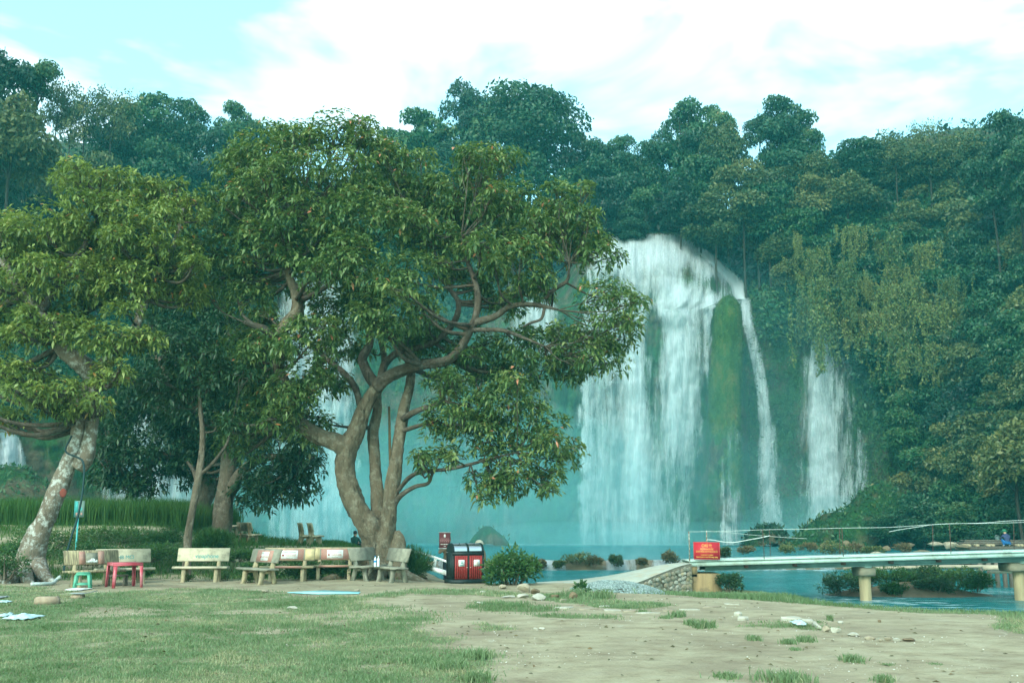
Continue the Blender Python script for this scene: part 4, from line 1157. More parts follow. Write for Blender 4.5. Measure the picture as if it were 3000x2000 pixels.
for (x, tp, w, h, Y, f) in [
    (1080, 180, 130, 220, 114, 'round'), (975, 252, 190, 220, 112, 'round'), (880, 292, 110, 170, 112, 'round'), (1330, 300, 120, 180, 111, 'round'), (1420, 310, 120, 170, 110, 'round'), (1060, 300, 220, 240, 110, 'big'), (920, 360, 180, 220, 110, 'round'), (1180, 330, 220, 230, 109, 'round'),
    (1300, 380, 170, 200, 109, 'round'), (1390, 400, 150, 180, 107, 'open'), (820, 380, 150, 200, 110, 'round'), (700, 400, 180, 200, 108, 'round'), (1120, 420, 180, 200, 108, 'round'), (1010, 430, 170, 200, 108, 'round'), (1260, 450, 150, 160, 108, 'round'),
    (650, 480, 180, 200, 104, 'round'), (800, 480, 190, 200, 107, 'round'), (930, 500, 180, 180, 107, 'round'), (1450, 480, 110, 100, 106, 'round'), (1340, 490, 120, 120, 107, 'round')]:
    x, tp, w, h = [k * 1.27551 for k in (x, tp, w, h)]
    forest_tree(f, x, tp, w, h, Y, KIND[f] + ' jungle tree ' + ('against the sky beside the huge round-crowned one' if tp < 400 else 'below the huge round-crowned one') + ' on the ridge', KIND[f] + (' high ' if tp < 400 else ' low ') + G_RIDGE)
G_DOME = 'trees on the ridge above the broad waterfall'
for (x, tp, w, h, Y, f) in [
    (1560, 232, 170, 230, 108, 'round'), (1640, 238, 110, 180, 107, 'round'), (1500, 300, 120, 190, 109, 'round'), (1660, 268, 130, 200, 104, 'olive'), (1795, 222, 170, 210, 107, 'round'), (1740, 235, 90, 150, 108, 'open'), (1850, 280, 90, 150, 107, 'round'),
    (1600, 340, 180, 200, 105, 'round'), (1700, 370, 170, 190, 103, 'olive'), (1790, 330, 190, 200, 106, 'round'), (1850, 350, 180, 200, 105, 'round'), (1440, 350, 150, 200, 110, 'round'), (1380, 330, 150, 200, 111, 'round'), (1560, 420, 150, 140, 104, 'round'), (1480, 410, 110, 140, 106, 'open'), (1640, 450, 170, 150, 102, 'olive'), (1760, 400, 170, 190, 103, 'round')]:
    x, tp, w, h = [k * 1.27551 for k in (x, tp, w, h)]
    forest_tree(f, x, tp, w, h, Y, KIND[f] + ' tree ' + ('cutting the skyline' if tp < 380 else 'crowding the lip') + ' above the broad waterfall', KIND[f] + (' skyline ' if tp < 380 else ' lip ') + G_DOME)
for (x, tp, w, h, Y, f) in [(2050, 295, 110, 130, 100, 'bamboo'), (2115, 268, 80, 150, 100, 'bamboo'), (2190, 285, 120, 150, 98, 'bamboo'), (2130, 320, 150, 140, 99, 'olive'), (2220, 320, 120, 130, 97, 'olive')]:
    x, tp, w, h = [k * 1.27551 for k in (x, tp, w, h)]
    forest_tree(f, x, tp, w, h, Y, 'feathery bamboo-like tree sticking up from the ridge above the vines', 'feathery trees above the vines')
for (x, tp, w, h, Y, f) in [(2320, 235, 150, 220, 84, 'open'), (2360, 300, 170, 240, 80, 'round'), (2270, 330, 150, 200, 86, 'round')]:
    x, tp, w, h = [k * 1.27551 for k in (x, tp, w, h)]
    forest_tree(f, x, tp, w, h, Y, 'dark tree with ragged top at the high end of the ridge over the footbridge', 'ragged trees at the end of the ridge')
# the wooded slope right of the falls: jittered rows
edge = [(300, 1850), (400, 1720), (430, 1650), (470, 1700), (510, 1735), (560, 1780), (610, 1825), (660, 1865), (700, 1940), (760, 2020), (900, 2050), (1000, 2090), (1150, 2110), (1250, 2120)]
def slope_label(f, x, row):
    kind = {'round': 'dark green leafy tree', 'olive': 'olive-brown leafy tree', 'open': 'loose airy tree'}[f]
    if row < 440: w = 'high on the slope just under the ridge'
    elif row < 700: w = 'overhanging the narrow streams on the vine slope' if x < 2050 else 'midway up the shaded cliff beyond the vines'
    elif row < 900: w = 'on the shaded slope between the vines and the yellowish tree'
    else: w = 'low on the slope behind the yellowish round tree'
    return kind + ' ' + w, kind.split()[0] + ' trees ' + w
row = 330
while row < 1130:
    x = np.interp(row, [e[0] for e in edge], [e[1] for e in edge]) + fg.uniform(20, 60)
    while x < 2430:
        near = np.clip((x - 2000) / 400, 0, 1)
        u, r = x * 1.27551, (row + fg.uniform(-18, 18)) * 1.27551
        w = fg.uniform(150, 235) * (1 + 0.35 * near)
        h = w * fg.uniform(0.85, 1.1)
        Yt = float(cliff_Y(u, max(r + 40, row_top(u) + 5), 0.3)) - 1.0 - 1.5 * fg.random()
        f = fg.choice(['round', 'olive', 'open'], p=[0.48, 0.40, 0.12])
        lab, grp = slope_label(f, x, row)
        forest_tree(f, u, r, w, h, Yt, lab, grp)
        x += fg.uniform(70, 110)
    row += 62
forest_tree('olive', 2960, 1215, 330, 330, 62, 'yellowish round tree low on the far bank above the wooden staging', None)
for (u, r, w, h, Y) in [(2700, 1440, 220, 190, 76), (2830, 1470, 220, 160, 70), (2600, 1490, 160, 110, 80), (2930, 1480, 200, 170, 66), (2780, 1540, 150, 80, 70), (2900, 1545, 160, 80, 67), (3030, 1520, 180, 140, 64)]:
    forest_tree('round', u, r, w, h, Y, 'low dark bush at the water edge under the wooded slope', 'dark bushes along the far waterline')

# ---- hanging vines
def vine_form(seed):
    g = np.random.default_rng(seed)
    Vs, Fs, nv = [], [], 0
    st = MB(); Pb, Dd, Ll = [], [], []
    for q in range(26):
        x0, y0 = g.normal(0, 1.3), g.normal(0, 0.35)
        ln = g.uniform(1.6, 5.2); n = int(ln / 0.10)
        z = -np.linspace(0, ln, n)
        xs = x0 + 0.15 * np.sin(z * 1.7 + q) + 0.05 * z * g.normal()
        pts = np.stack([xs, y0 + 0.1 * np.cos(z * 2 + q), z + g.uniform(-0.4, 0.4)], 1)
        st.add(*tube_np(pts[::4] if n > 12 else pts, np.full(len(pts[::4] if n > 12 else pts), 0.012), 3, False))
        for rep in range(3):
            Pb.append(pts + g.normal(0, 0.10, pts.shape)); Dd.append(unit(g.normal(0, 0.6, pts.shape) + [0, 0, -0.9])); Ll.append(g.uniform(0.14, 0.34, n))
    Pb = np.concatenate(Pb); Dd = np.concatenate(Dd); Ll = np.concatenate(Ll)
    V, F = quads_np(Pb, Dd, Ll, Ll * 0.5, g)
    me = make_mesh('foliage', V, F, LEAF_VINE, fattr={'tint': np.clip(g.normal(0.5, 0.2, len(F)), 0, 1)})
    return me, st.mesh('stem', BARK_DARK)
VINES = [vine_form(s) for s in (201, 202, 203)]
for (x, r) in [(1850, 680), (1890, 640), (1900, 700), (1940, 600), (1950, 690), (1990, 640), (2030, 660), (2010, 720), (2070, 610), (2060, 700), (2110, 640), (2120, 560), (2150, 700), (1870, 570), (1830, 540), (1960, 520), (2040, 540), (2090, 760), (2140, 790), (2180, 640)]:
    u, rr = x * 1.27551, r * 1.27551
    Y = float(cliff_Y(u, max(rr, row_top(u) + 30), 0.3)) - 4.6
    me, sm = VINES[fg.integers(3)]
    o = thing('hanging_vine', 'yellow-green creeper hanging in strands from the slope over the falls', 'vine', tuple(P(u, rr, Y)), fg.uniform(-3.14, 3.14), 'creepers hanging over the falls')
    a = link('foliage', me, o); a['kind'] = 'stuff'; b = link('stem', sm, o)
    s = fg.uniform(0.55, 1.35)
    a.scale = b.scale = (s, s, s)

# ---- shrubs
def shrub(px, py, wpx, hpx, label, Y=None, z=None, n=1600, leaf=0.10, mat=LEAF_SHRUB, group=None, seed=1, name='shrub', depth=0.8, blade=False, lobes=7):
    g = np.random.default_rng(seed)
    p = P(px, py, Y) if Y else gpt(px, py)
    s = mpp(px, py, p[1])
    W, H = wpx * s, hpx * s
    o = thing(name, label, 'shrub', tuple(p), 0, group)
    c = np.stack([g.uniform(-0.34, 0.34, lobes) * W, g.uniform(-0.3, 0.3, lobes) * W * depth, g.uniform(0.25, 0.72, lobes) * H], 1)
    c[:, 2] *= 1 - 0.5 * np.abs(c[:, 0] / (0.5 * W))
    rr = np.stack([g.uniform(0.18, 0.30, lobes) * W, g.uniform(0.18, 0.28, lobes) * W * depth, g.uniform(0.2, 0.32, lobes) * H], 1)
    k = g.integers(lobes, size=n)
    d = sphere_dirs(n, g)
    nz = fbm(d[:, 0] * 2 + k * 2.3, d[:, 1] * 2 + d[:, 2] * 2, 3, seed)
    B = c[k] + d * rr[k] * ((0.6 + 0.8 * nz) * g.random(n) ** 0.35)[:, None]
    B[:, 2] = np.maximum(B[:, 2], 0.02 * H)
    D = unit(d * np.array([1, 1, 0.6]) + g.normal(0, 0.5, (n, 3)) + np.array([0, 0, 1.1 if blade else 0.35]))
    L = leaf * g.uniform(0.6, 1.3, n)
    V, F = quads_np(B, D, L * (1.6 if blade else 1), L * (0.22 if blade else 0.42), g)
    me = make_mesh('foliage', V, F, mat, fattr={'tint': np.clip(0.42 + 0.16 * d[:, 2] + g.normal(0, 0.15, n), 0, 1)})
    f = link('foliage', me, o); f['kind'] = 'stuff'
    st = MB()
    for q in range(lobes):
        pts, rad = catmull(np.array([[c[q][0] * 0.3, c[q][1] * 0.3, -0.06], c[q] * [0.7, 0.7, 0.5], c[q]]), np.array([0.02, 0.014, 0.006]) * (H / 1.0 + 0.3), 0.15)
        st.add(*tube_np(pts, rad, 5, False))
    x = st.build('stem', BARK_MID, o, True)
    return o
shrub(1505, 1712, 158, 112, 'bright green leafy shrub growing right beside the recycling bin', n=2600, leaf=0.13, seed=31, lobes=11)
shrub(1195, 1690, 120, 98, 'feathery green bush behind the facing benches', n=5200, leaf=0.09, seed=32, blade=True, lobes=9)
shrub(617, 1622, 130, 84, 'rounded grassy clump beside the slim young tree', Y=33, n=5200, leaf=0.10, seed=33, blade=True, mat=LEAF_SHRUB)
shrub(2140, 1732, 72, 66, 'dark round bush against the bridge abutment', Y=31.5, n=2400, leaf=0.07, mat=LEAF_DARK, seed=34)
shrub(15, 1690, 110, 120, 'scrubby weeds at the foot of the leaning pale tree', Y=27.5, n=1400, leaf=0.08, seed=35)
shrub(1705, 1738, 46, 50, 'small upright seedling between the rocks and the gravel heap', n=140, leaf=0.12, seed=36, lobes=4)
for i, (px, py, w, h, Y) in enumerate([(270, 1650, 190, 70, 31.5), (430, 1640, 200, 70, 32), (150, 1600, 220, 70, 33), (330, 1590, 220, 60, 35), (500, 1600, 150, 60, 34), (60, 1640, 160, 60, 31), (600, 1640, 120, 40, 31.5), (760, 1690, 120, 50, 29.8), (900, 1690, 140, 48, 29.6), (1010, 1690, 90, 44, 29.6), (400, 1690, 90, 34, 29.4), (860, 1650, 140, 30, 32), (700, 1640, 130, 34, 32.5)]):
    shrub(px, py, w, h, 'low leafy weeds on the bank behind the concrete benches', Y=Y, n=2600, leaf=0.09, seed=400 + i, group='weeds on the bank behind the benches', name='weed_clump', lobes=9)
for i, (px, py, w, h) in enumerate([(545, 1702, 50, 22), (660, 1700, 40, 30), (730, 1706, 36, 20)]):
    shrub(px, py, w, h, 'small weed sprouting beneath the concrete benches', n=160, leaf=0.07, seed=430 + i, group='weeds under the benches', name='weed_clump', lobes=4)
# island in the river
isl = MB()
A, B = np.meshgrid(np.linspace(-1, 1, 60), np.linspace(-1, 1, 26))
rr = np.sqrt(A ** 2 + B ** 2)
Zs = np.clip(1 - rr, -0.3, 1) ** 1.0 * 0.55 + 0.12 * (fbm(A * 4, B * 3, 3, 7) - 0.5)
ic = P(2655, 1735, 35.0)
MAT_EARTH = mat_plain('river_earth', (0.10, 0.075, 0.045), (0.16, 0.12, 0.075), 2.5, 0.95, 0.8, 9)
o = grid_mesh('islet', np.stack([ic[0] + A * 3.6, ic[1] + B * 1.6, Z_LOW - 0.12 + Zs], -1), MAT_EARTH)
tag(o, 'low muddy islet in the river under the footbridge', 'islet', kind='structure')
for i, (px, py, w, h, Y) in enumerate([(2470, 1735, 150, 66, 34.6), (2540, 1715, 120, 62, 35.2), (2620, 1718, 130, 70, 35.4), (2700, 1712, 120, 74, 35.4), (2790, 1722, 150, 76, 34.8), (2860, 1728, 110, 66, 34.5), (2740, 1735, 120, 50, 34.2), (2610, 1742, 90, 44, 34.2)]):
    shrub(px, py, w, h, 'dark green bush growing on the muddy islet under the bridge', Y=Y, n=2400, leaf=0.09, mat=LEAF_SHRUB if i % 3 else LEAF_DARK, seed=440 + i, group='bushes on the river islet', name='shrub', lobes=8)
for i, (px, py, w, h, Y) in enumerate([(1580, 1662, 44, 30, 53), (1690, 1650, 90, 44, 53.2), (1740, 1655, 50, 30, 53), (1802, 1655, 40, 38, 53), (1965, 1648, 46, 42, 53), (2120, 1636, 40, 46, 53), (2190, 1618, 60, 24, 57), (2300, 1618, 66, 30, 57), (2370, 1612, 60, 26, 58), (2440, 1625, 110, 44, 55), (2520, 1620, 70, 36, 56), (2560, 1620, 60, 24, 55), (2650, 1615, 50, 32, 56), (1640, 1660, 44, 20, 53), (1880, 1652, 40, 22, 53)]):
    shrub(px, py, w, h, 'brownish bush clinging to the rocky weir', Y=Y, n=900, leaf=0.13, mat=LEAF_BROWN if i % 2 == 0 else LEAF_FAR_OLIVE, seed=460 + i, group='bushes on the weir', name='shrub', lobes=6)
# mounds at the foot of the falls
def mound(px, py, wpx, hpx, Y, label, seed, mat=None, n=1500):
    s = mpp(px, py, Y); c = P(px, py, Y)
    A, B = np.meshgrid(np.linspace(-1, 1, 44), np.linspace(-1, 1, 24))
    rr = np.sqrt(A ** 2 + B ** 2)
    Z = (np.clip(1 - rr ** 2, -0.4, 1)) * (0.65 + 0.7 * fbm(A * 1.7 + seed, B * 2, 4, seed)) * hpx * s
    o = thing('mossy_mound', label, 'mound', tuple(c))
    grid_mesh('rock', np.stack([A * wpx * s / 2, B * wpx * s / 3, Z], -1), mat or MAT_CLIFF, o)
    g = np.random.default_rng(seed)
    k = g.integers(0, A.size, n); q = np.stack([A * wpx * s / 2, B * wpx * s / 3, Z], -1).reshape(-1, 3)[k] + g.normal(0, 0.12, (n, 3))
    L = g.uniform(0.25, 0.5, n)
    V, F = quads_np(q, unit(g.normal(0, 1, (n, 3)) + [0, 0, 0.7]), L, L * 0.45, g)
    f = link('foliage', make_mesh('foliage', V, F, LEAF_FAR, fattr={'tint': np.clip(g.normal(0.6, 0.15, n), 0, 1)}), o); f['kind'] = 'stuff'
mound(2250, 1590, 140, 50, 88, 'small pointed green mound standing in the plunge pool', 71)
mound(2460, 1592, 300, 80, 86, 'broad green mound where the vine-covered waterfall lands', 72)
mound(2600, 1560, 320, 130, 84, 'brown and green rocky bank right of the falls', 73, n=2200)
mound(40, 1475, 320, 90, 80, 'bright green mound below the small waterfall beside the leaning tree', 74)
mound(1432, 1592, 120, 46, 90, 'dark rock humped in the spray behind the recycling bin', 75, n=60)

# ---- grass
def blades(name, X, Y, H, Wd, mat, label, g, lean=0.5, parent=None, tints=None):
    n = len(X)
    Z = ground_h(X, Y) - 0.012
    a = g.random(n) * 6.28
    S = np.stack([np.cos(a), np.sin(a), 0 * a], 1) * (Wd / 2)[:, None]
    b = g.random(n) * 6.28
    ld = np.stack([np.cos(b), np.sin(b), 0 * b], 1) * (lean * H * g.random(n))[:, None]
    B = np.stack([X, Y, Z], 1)
    Mp = B + ld * 0.35 + np.array([0, 0, 1]) * (0.6 * H)[:, None]
    T = B + ld + np.array([0, 0, 1]) * (H * 0.95)[:, None]
    V = np.stack([B - S, B + S, Mp + S * 0.7, Mp - S * 0.7, T], 1).reshape(-1, 3)
    i = np.arange(n)[:, None] * 5
    F = [i + np.array([[0, 1, 2, 3]]), i + np.array([[3, 2, 4]])]
    t = tints if tints is not None else np.clip(g.normal(0.45, 0.2, n), 0, 1)
    me = make_mesh(name, V, F, mat, fattr={'tint': np.r_[t, t]})
    o = link(name, me, parent)
    if parent is None: tag(o, label, 'grass', kind='stuff')
    else: o['kind'] = 'stuff'
    return o
g = np.random.default_rng(77)
N = 430000
yy = 9.3 + (31 - 9.3) * g.random(N) ** 1.5
half = (1500 / F_PX) * 1.06
xx = g.uniform(-1, 1, N) * yy * half
mk = grass_mask(xx, yy) * np.where(sd_poly(xx, yy, SHORE) < 0.4, 1, 0)
clump = fbm(xx * 2.3, yy * 2.3, 3, 88)
keep = g.random(N) < mk * (0.35 + 1.0 * clump)
xx, yy, clump = xx[keep], yy[keep], clump[keep]
strip = (sd_poly(xx, yy, STRIP) < 0.3) | (yy > 23.5) & (xx > 2)
H = g.uniform(0.02, 0.06, len(xx)) * (0.6 + 0.9 * clump) * np.where(strip, np.where(yy < 21, 1.5, 2.4), 1.0) * np.where((xx > -4) & (yy > 16) & (xx < 3), 1.4, 1.0)
tt = np.clip(0.38 + 1.3 * (fbm(xx * 0.7, yy * 0.7, 3, 91) - 0.5) + 0.9 * (fbm(xx * 3.1, yy * 3.1, 3, 93) - 0.5) + g.normal(0, 0.16, len(xx)) + 0.12, 0, 1) * np.where(strip, 0.8, 1.0)
blades('grass', xx, yy, H, 0.006 + 0.00045 * yy * g.uniform(0.7, 1.3, len(xx)), GRASS_MAT, 'short worn grass on the riverbank', g, 0.9, tints=tt)
# terrace and bank grass
N = 60000
yy = g.uniform(29.5, 50, N); xx = g.uniform(-27, -2.5, N)
mk = grass_mask(xx, yy) * (sd_poly(xx, yy, SHORE) < 0.3)
keep = g.random(N) < mk
xx, yy = xx[keep], yy[keep]
blades('bank_grass', xx, yy, g.uniform(0.08, 0.28, len(xx)) * np.where(xx < -10.5, 1.3, 0.75), np.full(len(xx), 0.022), RICE_MAT, 'rough green grass on the terrace and paddy bank', g, 0.9)
# rice
N = 46000
yy = g.uniform(38.5, 52, N); xx = g.uniform(-32, -11.2, N)
keep = (xx < -12.6 - 0.05 * (yy - 38)) & (sd_poly(xx, yy, SHORE) < -0.5)
xx, yy = xx[keep], yy[keep]
blades('rice_plants', xx, yy, g.uniform(0.8, 1.25, len(xx)), np.full(len(xx), 0.03), RICE_MAT, 'tall green rice standing on the paddy behind the leaning tree', g, 0.35)
# single tufts on the sand
tuft_px = [(2025, 1832, 40, 26), (1985, 1808, 50, 28), (1950, 1812, 40, 14), (2060, 1840, 70, 34), (2210, 1876, 44, 22), (2360, 1880, 60, 26), (2310, 1886, 50, 22), (2330, 1905, 34, 14), (2495, 1938, 70, 30), (2600, 1948, 50, 8), (2740, 1946, 34, 8), (2300, 1996, 170, 40), (2590, 1998, 60, 30),
           (1400, 1995, 90, 44), (1320, 1960, 110, 40), (1220, 1940, 120, 30), (1400, 1930, 80, 40), (2130, 1985, 80, 26), (1880, 1795, 30, 14), (2430, 1818, 16, 22), (1760, 1752, 90, 34), (1690, 1745, 70, 28), (1930, 1775, 70, 16)]
for i, (px, py, w, h) in enumerate(tuft_px):
    p = gpt(px, py - 2); s = mpp(px, py, p[1])
    n = int(60 + w * 2.2)
    gg = np.random.default_rng(900 + i)
    X = p[0] + gg.normal(0, 0.24, n) * w * s; Yq = p[1] + gg.normal(0, 0.5, n) * w * s * 0.6
    o = thing('grass_tuft', 'spiky green grass tuft growing out of the bare sand', 'grass tuft', (0, 0, 0), 0, 'grass tufts on the sand')
    blades('grass_blades', X, Yq, gg.uniform(0.4, 1.0, n) * h * s, np.full(n, 0.010 + 0.0004 * p[1]), GRASS_MAT, None, gg, 0.9, parent=o)
# ================================================================ objects
CONC_CREAM = mat_plain('concrete_cream', (0.50, 0.44, 0.31), (0.39, 0.34, 0.24), 4, 0.85, 0.25, 30, dirt=(0.16, 0.15, 0.11), dscale=3.2)
CONC_TAN = mat_plain('concrete_tan', (0.38, 0.31, 0.19), (0.30, 0.24, 0.145), 5, 0.88, 0.25, 30, dirt=(0.2, 0.18, 0.12), dscale=4)
CONC_GREY = mat_plain('concrete_grey', (0.27, 0.26, 0.20), (0.20, 0.19, 0.145), 5, 0.88, 0.25, 30, dirt=(0.13, 0.13, 0.1), dscale=4)
TERRAZZO_PINK = mat_plain('terrazzo_pink', (0.45, 0.23, 0.18), (0.36, 0.17, 0.13), 40, 0.7, 0.1, 60, dirt=(0.28, 0.2, 0.16), dscale=4)
TERRAZZO_YEL = mat_plain('terrazzo_yellow', (0.58, 0.46, 0.25), (0.48, 0.38, 0.2), 40, 0.7, 0.1, 60, dirt=(0.3, 0.25, 0.15), dscale=4)
STREAKED = mat_plain('streaked_concrete', (0.36, 0.30, 0.18), (0.16, 0.13, 0.085), 7, 0.9, 0.25, 30, stretch=(6, 1, 0.5), lo=0.4, hi=0.58)
WHITE_SIGN = mat_plain('white_sign', (0.80, 0.80, 0.76), (0.72, 0.73, 0.70), 8, 0.5, 0.0, dirt=(0.45, 0.42, 0.36), dscale=5)
TEAL_INK = mat_plain('teal_ink', (0.02, 0.26, 0.25), None, 12, 0.7, 0.0)
FADED_RED = mat_plain('faded_red_ink', (0.50, 0.27, 0.24), None, 10, 0.7, 0.0)
DARK_RED = mat_plain('dark_red_ink', (0.30, 0.05, 0.05), None, 10, 0.7, 0.0)
BLACK_MET = mat_plain('black_enamel', (0.006, 0.014, 0.014), (0.008, 0.018, 0.017), 5, 0.5, 0.05, spec=0.25)
STEEL = mat_plain('brushed_steel', (0.62, 0.66, 0.68), (0.52, 0.56, 0.58), 8, 0.28, 0.05, metal=1.0, stretch=(0.3, 6, 6))
RED_SLAT = mat_plain('red_slat', (0.27, 0.028, 0.025), (0.22, 0.022, 0.02), 6, 0.5, 0.1, stretch=(1, 1, 0.2))
INK = mat_plain('black_ink', (0.02, 0.03, 0.03), None, 10, 0.6, 0.0)
ORANGE_INK = mat_plain('pale_orange_ink', (0.70, 0.52, 0.36), None, 10, 0.6, 0.0)
BRASS = mat_plain('knob_metal', (0.75, 0.65, 0.55), None, 10, 0.3, 0.0, metal=0.7)

def bench(px, py, yaw, label, style, text=None, Y=None, group=None, z=None):
    if Y:
        q = P(px, py, Y); q[2] = gz(q[0], q[1]) - 0.02
    else:
        q = gpt(px, py)
    o = thing('concrete_bench', label, 'bench', (q[0], q[1], q[2]), R(yaw), group)
    body = {'cream': CONC_CREAM, 'tan': CONC_TAN, 'grey': CONC_GREY, 'pink': CONC_TAN, 'redstripe': STREAKED, 'dull': CONC_GREY}[style]
    leg = {'cream': CONC_TAN, 'tan': CONC_TAN, 'grey': CONC_GREY, 'pink': CONC_TAN, 'redstripe': CONC_TAN, 'dull': CONC_TAN}[style]
    L = 1.42
    # seat slab with rolled front lip
    MB().extrude([(-0.24, 0.425), (-0.27, 0.41), (-0.275, 0.375), (-0.25, 0.355), (-0.20, 0.37), (0.18, 0.355), (0.18, 0.41), (-0.12, 0.415)], -L / 2 - 0.03, L / 2 + 0.03).build('seat', body, o, False, 0.008)
    # leaning back slab with a rolled top edge
    def bk(t, n):
        a = R(14)
        return (0.13 + t * math.sin(a) + n * math.cos(a), 0.55 + t * math.cos(a) - n * math.sin(a))
    prof = [bk(0, 0), bk(0.02, -0.006), bk(0.33, -0.006), bk(0.365, 0.008), bk(0.385, 0.05), bk(0.365, 0.075), bk(0.345, 0.062), bk(0.32, 0.05), bk(0, 0.05)]
    B = MB().extrude(prof, -L / 2, L / 2).build('backrest', body, o, False, 0.008)
    M = Matrix.Rotation(-R(14), 4, 'X')
    def slab(x0, x1, t0, t1, mat, nm, th=0.006):
        c = bk((t0 + t1) / 2, -0.006 - th / 2 + 0.001)
        return MB().box(((x0 + x1) / 2, c[0], c[1]), (x1 - x0, th, t1 - t0), M).build(nm, mat, B)
    if style == 'pink':
        slab(-0.40, 0.40, 0.02, 0.33, TERRAZZO_PINK, 'pink_panel'); slab(-0.70, -0.44, 0.02, 0.33, TERRAZZO_YEL, 'yellow_panel'); slab(0.44, 0.70, 0.02, 0.33, TERRAZZO_YEL, 'yellow_panel')
        slab(-0.44, -0.40, 0.02, 0.33, CONC_GREY, 'grey_strip', 0.004); slab(0.40, 0.44, 0.02, 0.33, CONC_GREY, 'grey_strip', 0.004)
        slab(-0.23, 0.23, 0.05, 0.29, WHITE_SIGN, 'sign_plate', 0.012)
        MB().box((0, -0.278, 0.392), (0.84, 0.008, 0.05)).build('pink_seat_panel', TERRAZZO_PINK, o)
    if style == 'dull':
        slab(-0.40, 0.40, 0.02, 0.33, TERRAZZO_PINK, 'pink_panel'); slab(-0.16, 0.20, 0.05, 0.29, WHITE_SIGN, 'sign_plate', 0.012)
    if style == 'redstripe':
        slab(-0.34, -0.18, 0.01, 0.34, TERRAZZO_PINK, 'pink_stripe'); slab(0.16, 0.32, 0.01, 0.34, TERRAZZO_PINK, 'pink_stripe')
        slab(-0.16, 0.14, 0.03, 0.30, CONC_GREY, 'torn_poster_backing', 0.005)
        g = np.random.default_rng(4)
        for k in range(14):                            # shreds of the torn poster
            x0 = -0.15 + k * 0.02
            slab(x0, x0 + 0.021, 0.04 + g.uniform(0, 0.02), 0.04 + g.uniform(0.05, 0.12) * (1.2 - abs(k - 6.5) / 12), WHITE_SIGN, 'poster_shred', 0.010)
    if style in ('pink', 'dull'):
        xs = 0.0 if style == 'pink' else 0.02
        c = bk(0.15, -0.022)
        lettering(text, 0.10, (xs + 0.04, c[0], c[1]), FADED_RED, B, M, 0.62)
        c = bk(0.15, -0.0225)
        MB().box((xs - 0.18, c[0], c[1]), (0.05, 0.004, 0.05), M).build('logo_square', DARK_RED, B)
        for k, t in enumerate((0.235, 0.075)):
            c = bk(t, -0.0225)
            MB().box((xs, c[0], c[1]), (0.36 if k == 0 else 0.2, 0.003, 0.012), M).build('print_line', CONC_GREY, B)
    elif text:
        c = bk(0.14, -0.011)
        lettering(text, 0.165 if len(text) > 7 else 0.14, (0.10 if len(text) > 7 else 0.05, c[0], c[1]), TEAL_INK, B, M, 0.95)
    for x in (-0.44, 0.44):
        # front leg, flared at the foot
        MB().extrude([(-0.20, 0.36), (-0.21, 0.20), (-0.235, 0.05), (-0.27, 0.0), (-0.27, -0.05), (-0.14, -0.05), (-0.13, 0.05), (-0.10, 0.22), (-0.06, 0.36)], x - 0.05, x + 0.05).build('leg', leg, o, False, 0.008)
        # back post sweeping from the foot up behind the backrest
        MB().extrude([(0.30, -0.05), (0.30, 0.0), (0.25, 0.12), (0.19, 0.30), (0.17, 0.42), (0.185, 0.55), (0.25, 0.80), (0.285, 0.86), (0.24, 0.87), (0.165, 0.62), (0.13, 0.55), (0.06, 0.36), (0.10, 0.26), (0.15, 0.10), (0.18, 0.0), (0.18, -0.05)], x - 0.048, x + 0.048).build('back_post', leg, o, False, 0.006)
        MB().box((x, 0.0, 0.315), (0.085, 0.24, 0.075)).build('crossbar', leg, o)
    return o
bench(272, 1717, 46, 'streaked bench with pink stripes and a torn white poster, behind the red table', 'redstripe')
bench(362, 1709, 34, 'mouldy cream bench with faint teal letters beside the striped bench', 'cream', 'HB MCI')
bench(588, 1703, 4, 'cream concrete bench with the teal word vinaphone on its back', 'cream', 'vinaphone')
bench(756, 1709, -46, 'weathered grey bench turned sideways with a white bank sign', 'dull', 'AGRIBANK')
bench(842, 1701, 2, 'pink and yellow bank bench partly hidden behind the weathered grey bench', 'pink', 'AGRIBANK')
bench(978, 1697, 5, 'pink and yellow bank bench with its white sign fully in view', 'pink', 'AGRIBANK')
bench(1078, 1699, 68, 'grey concrete bench turned side-on, its back on the side of the bank benches', 'grey')
bq = bench(1146, 1704, -60, 'grey concrete bench facing it at the big tree, holding two water bottles', 'grey')
for (px, py, yaw, Y, lb) in [(668, 1590, 128, 44.5, 'terrace bench seen from behind, the one closer to the thick straight trunk'), (728, 1592, 128, 43.2, 'terrace bench seen from behind, next to the one by the thick trunk'),
                              (893, 1600, 108, 41.5, 'terrace bench seen nearly end-on, the one further from the big forked tree'), (922, 1602, 108, 40.6, 'terrace bench seen nearly end-on, the one closer to the big forked tree')]:
    bench(px, py, yaw, lb, 'cream', Y=Y, group='benches on the terrace above the pool')

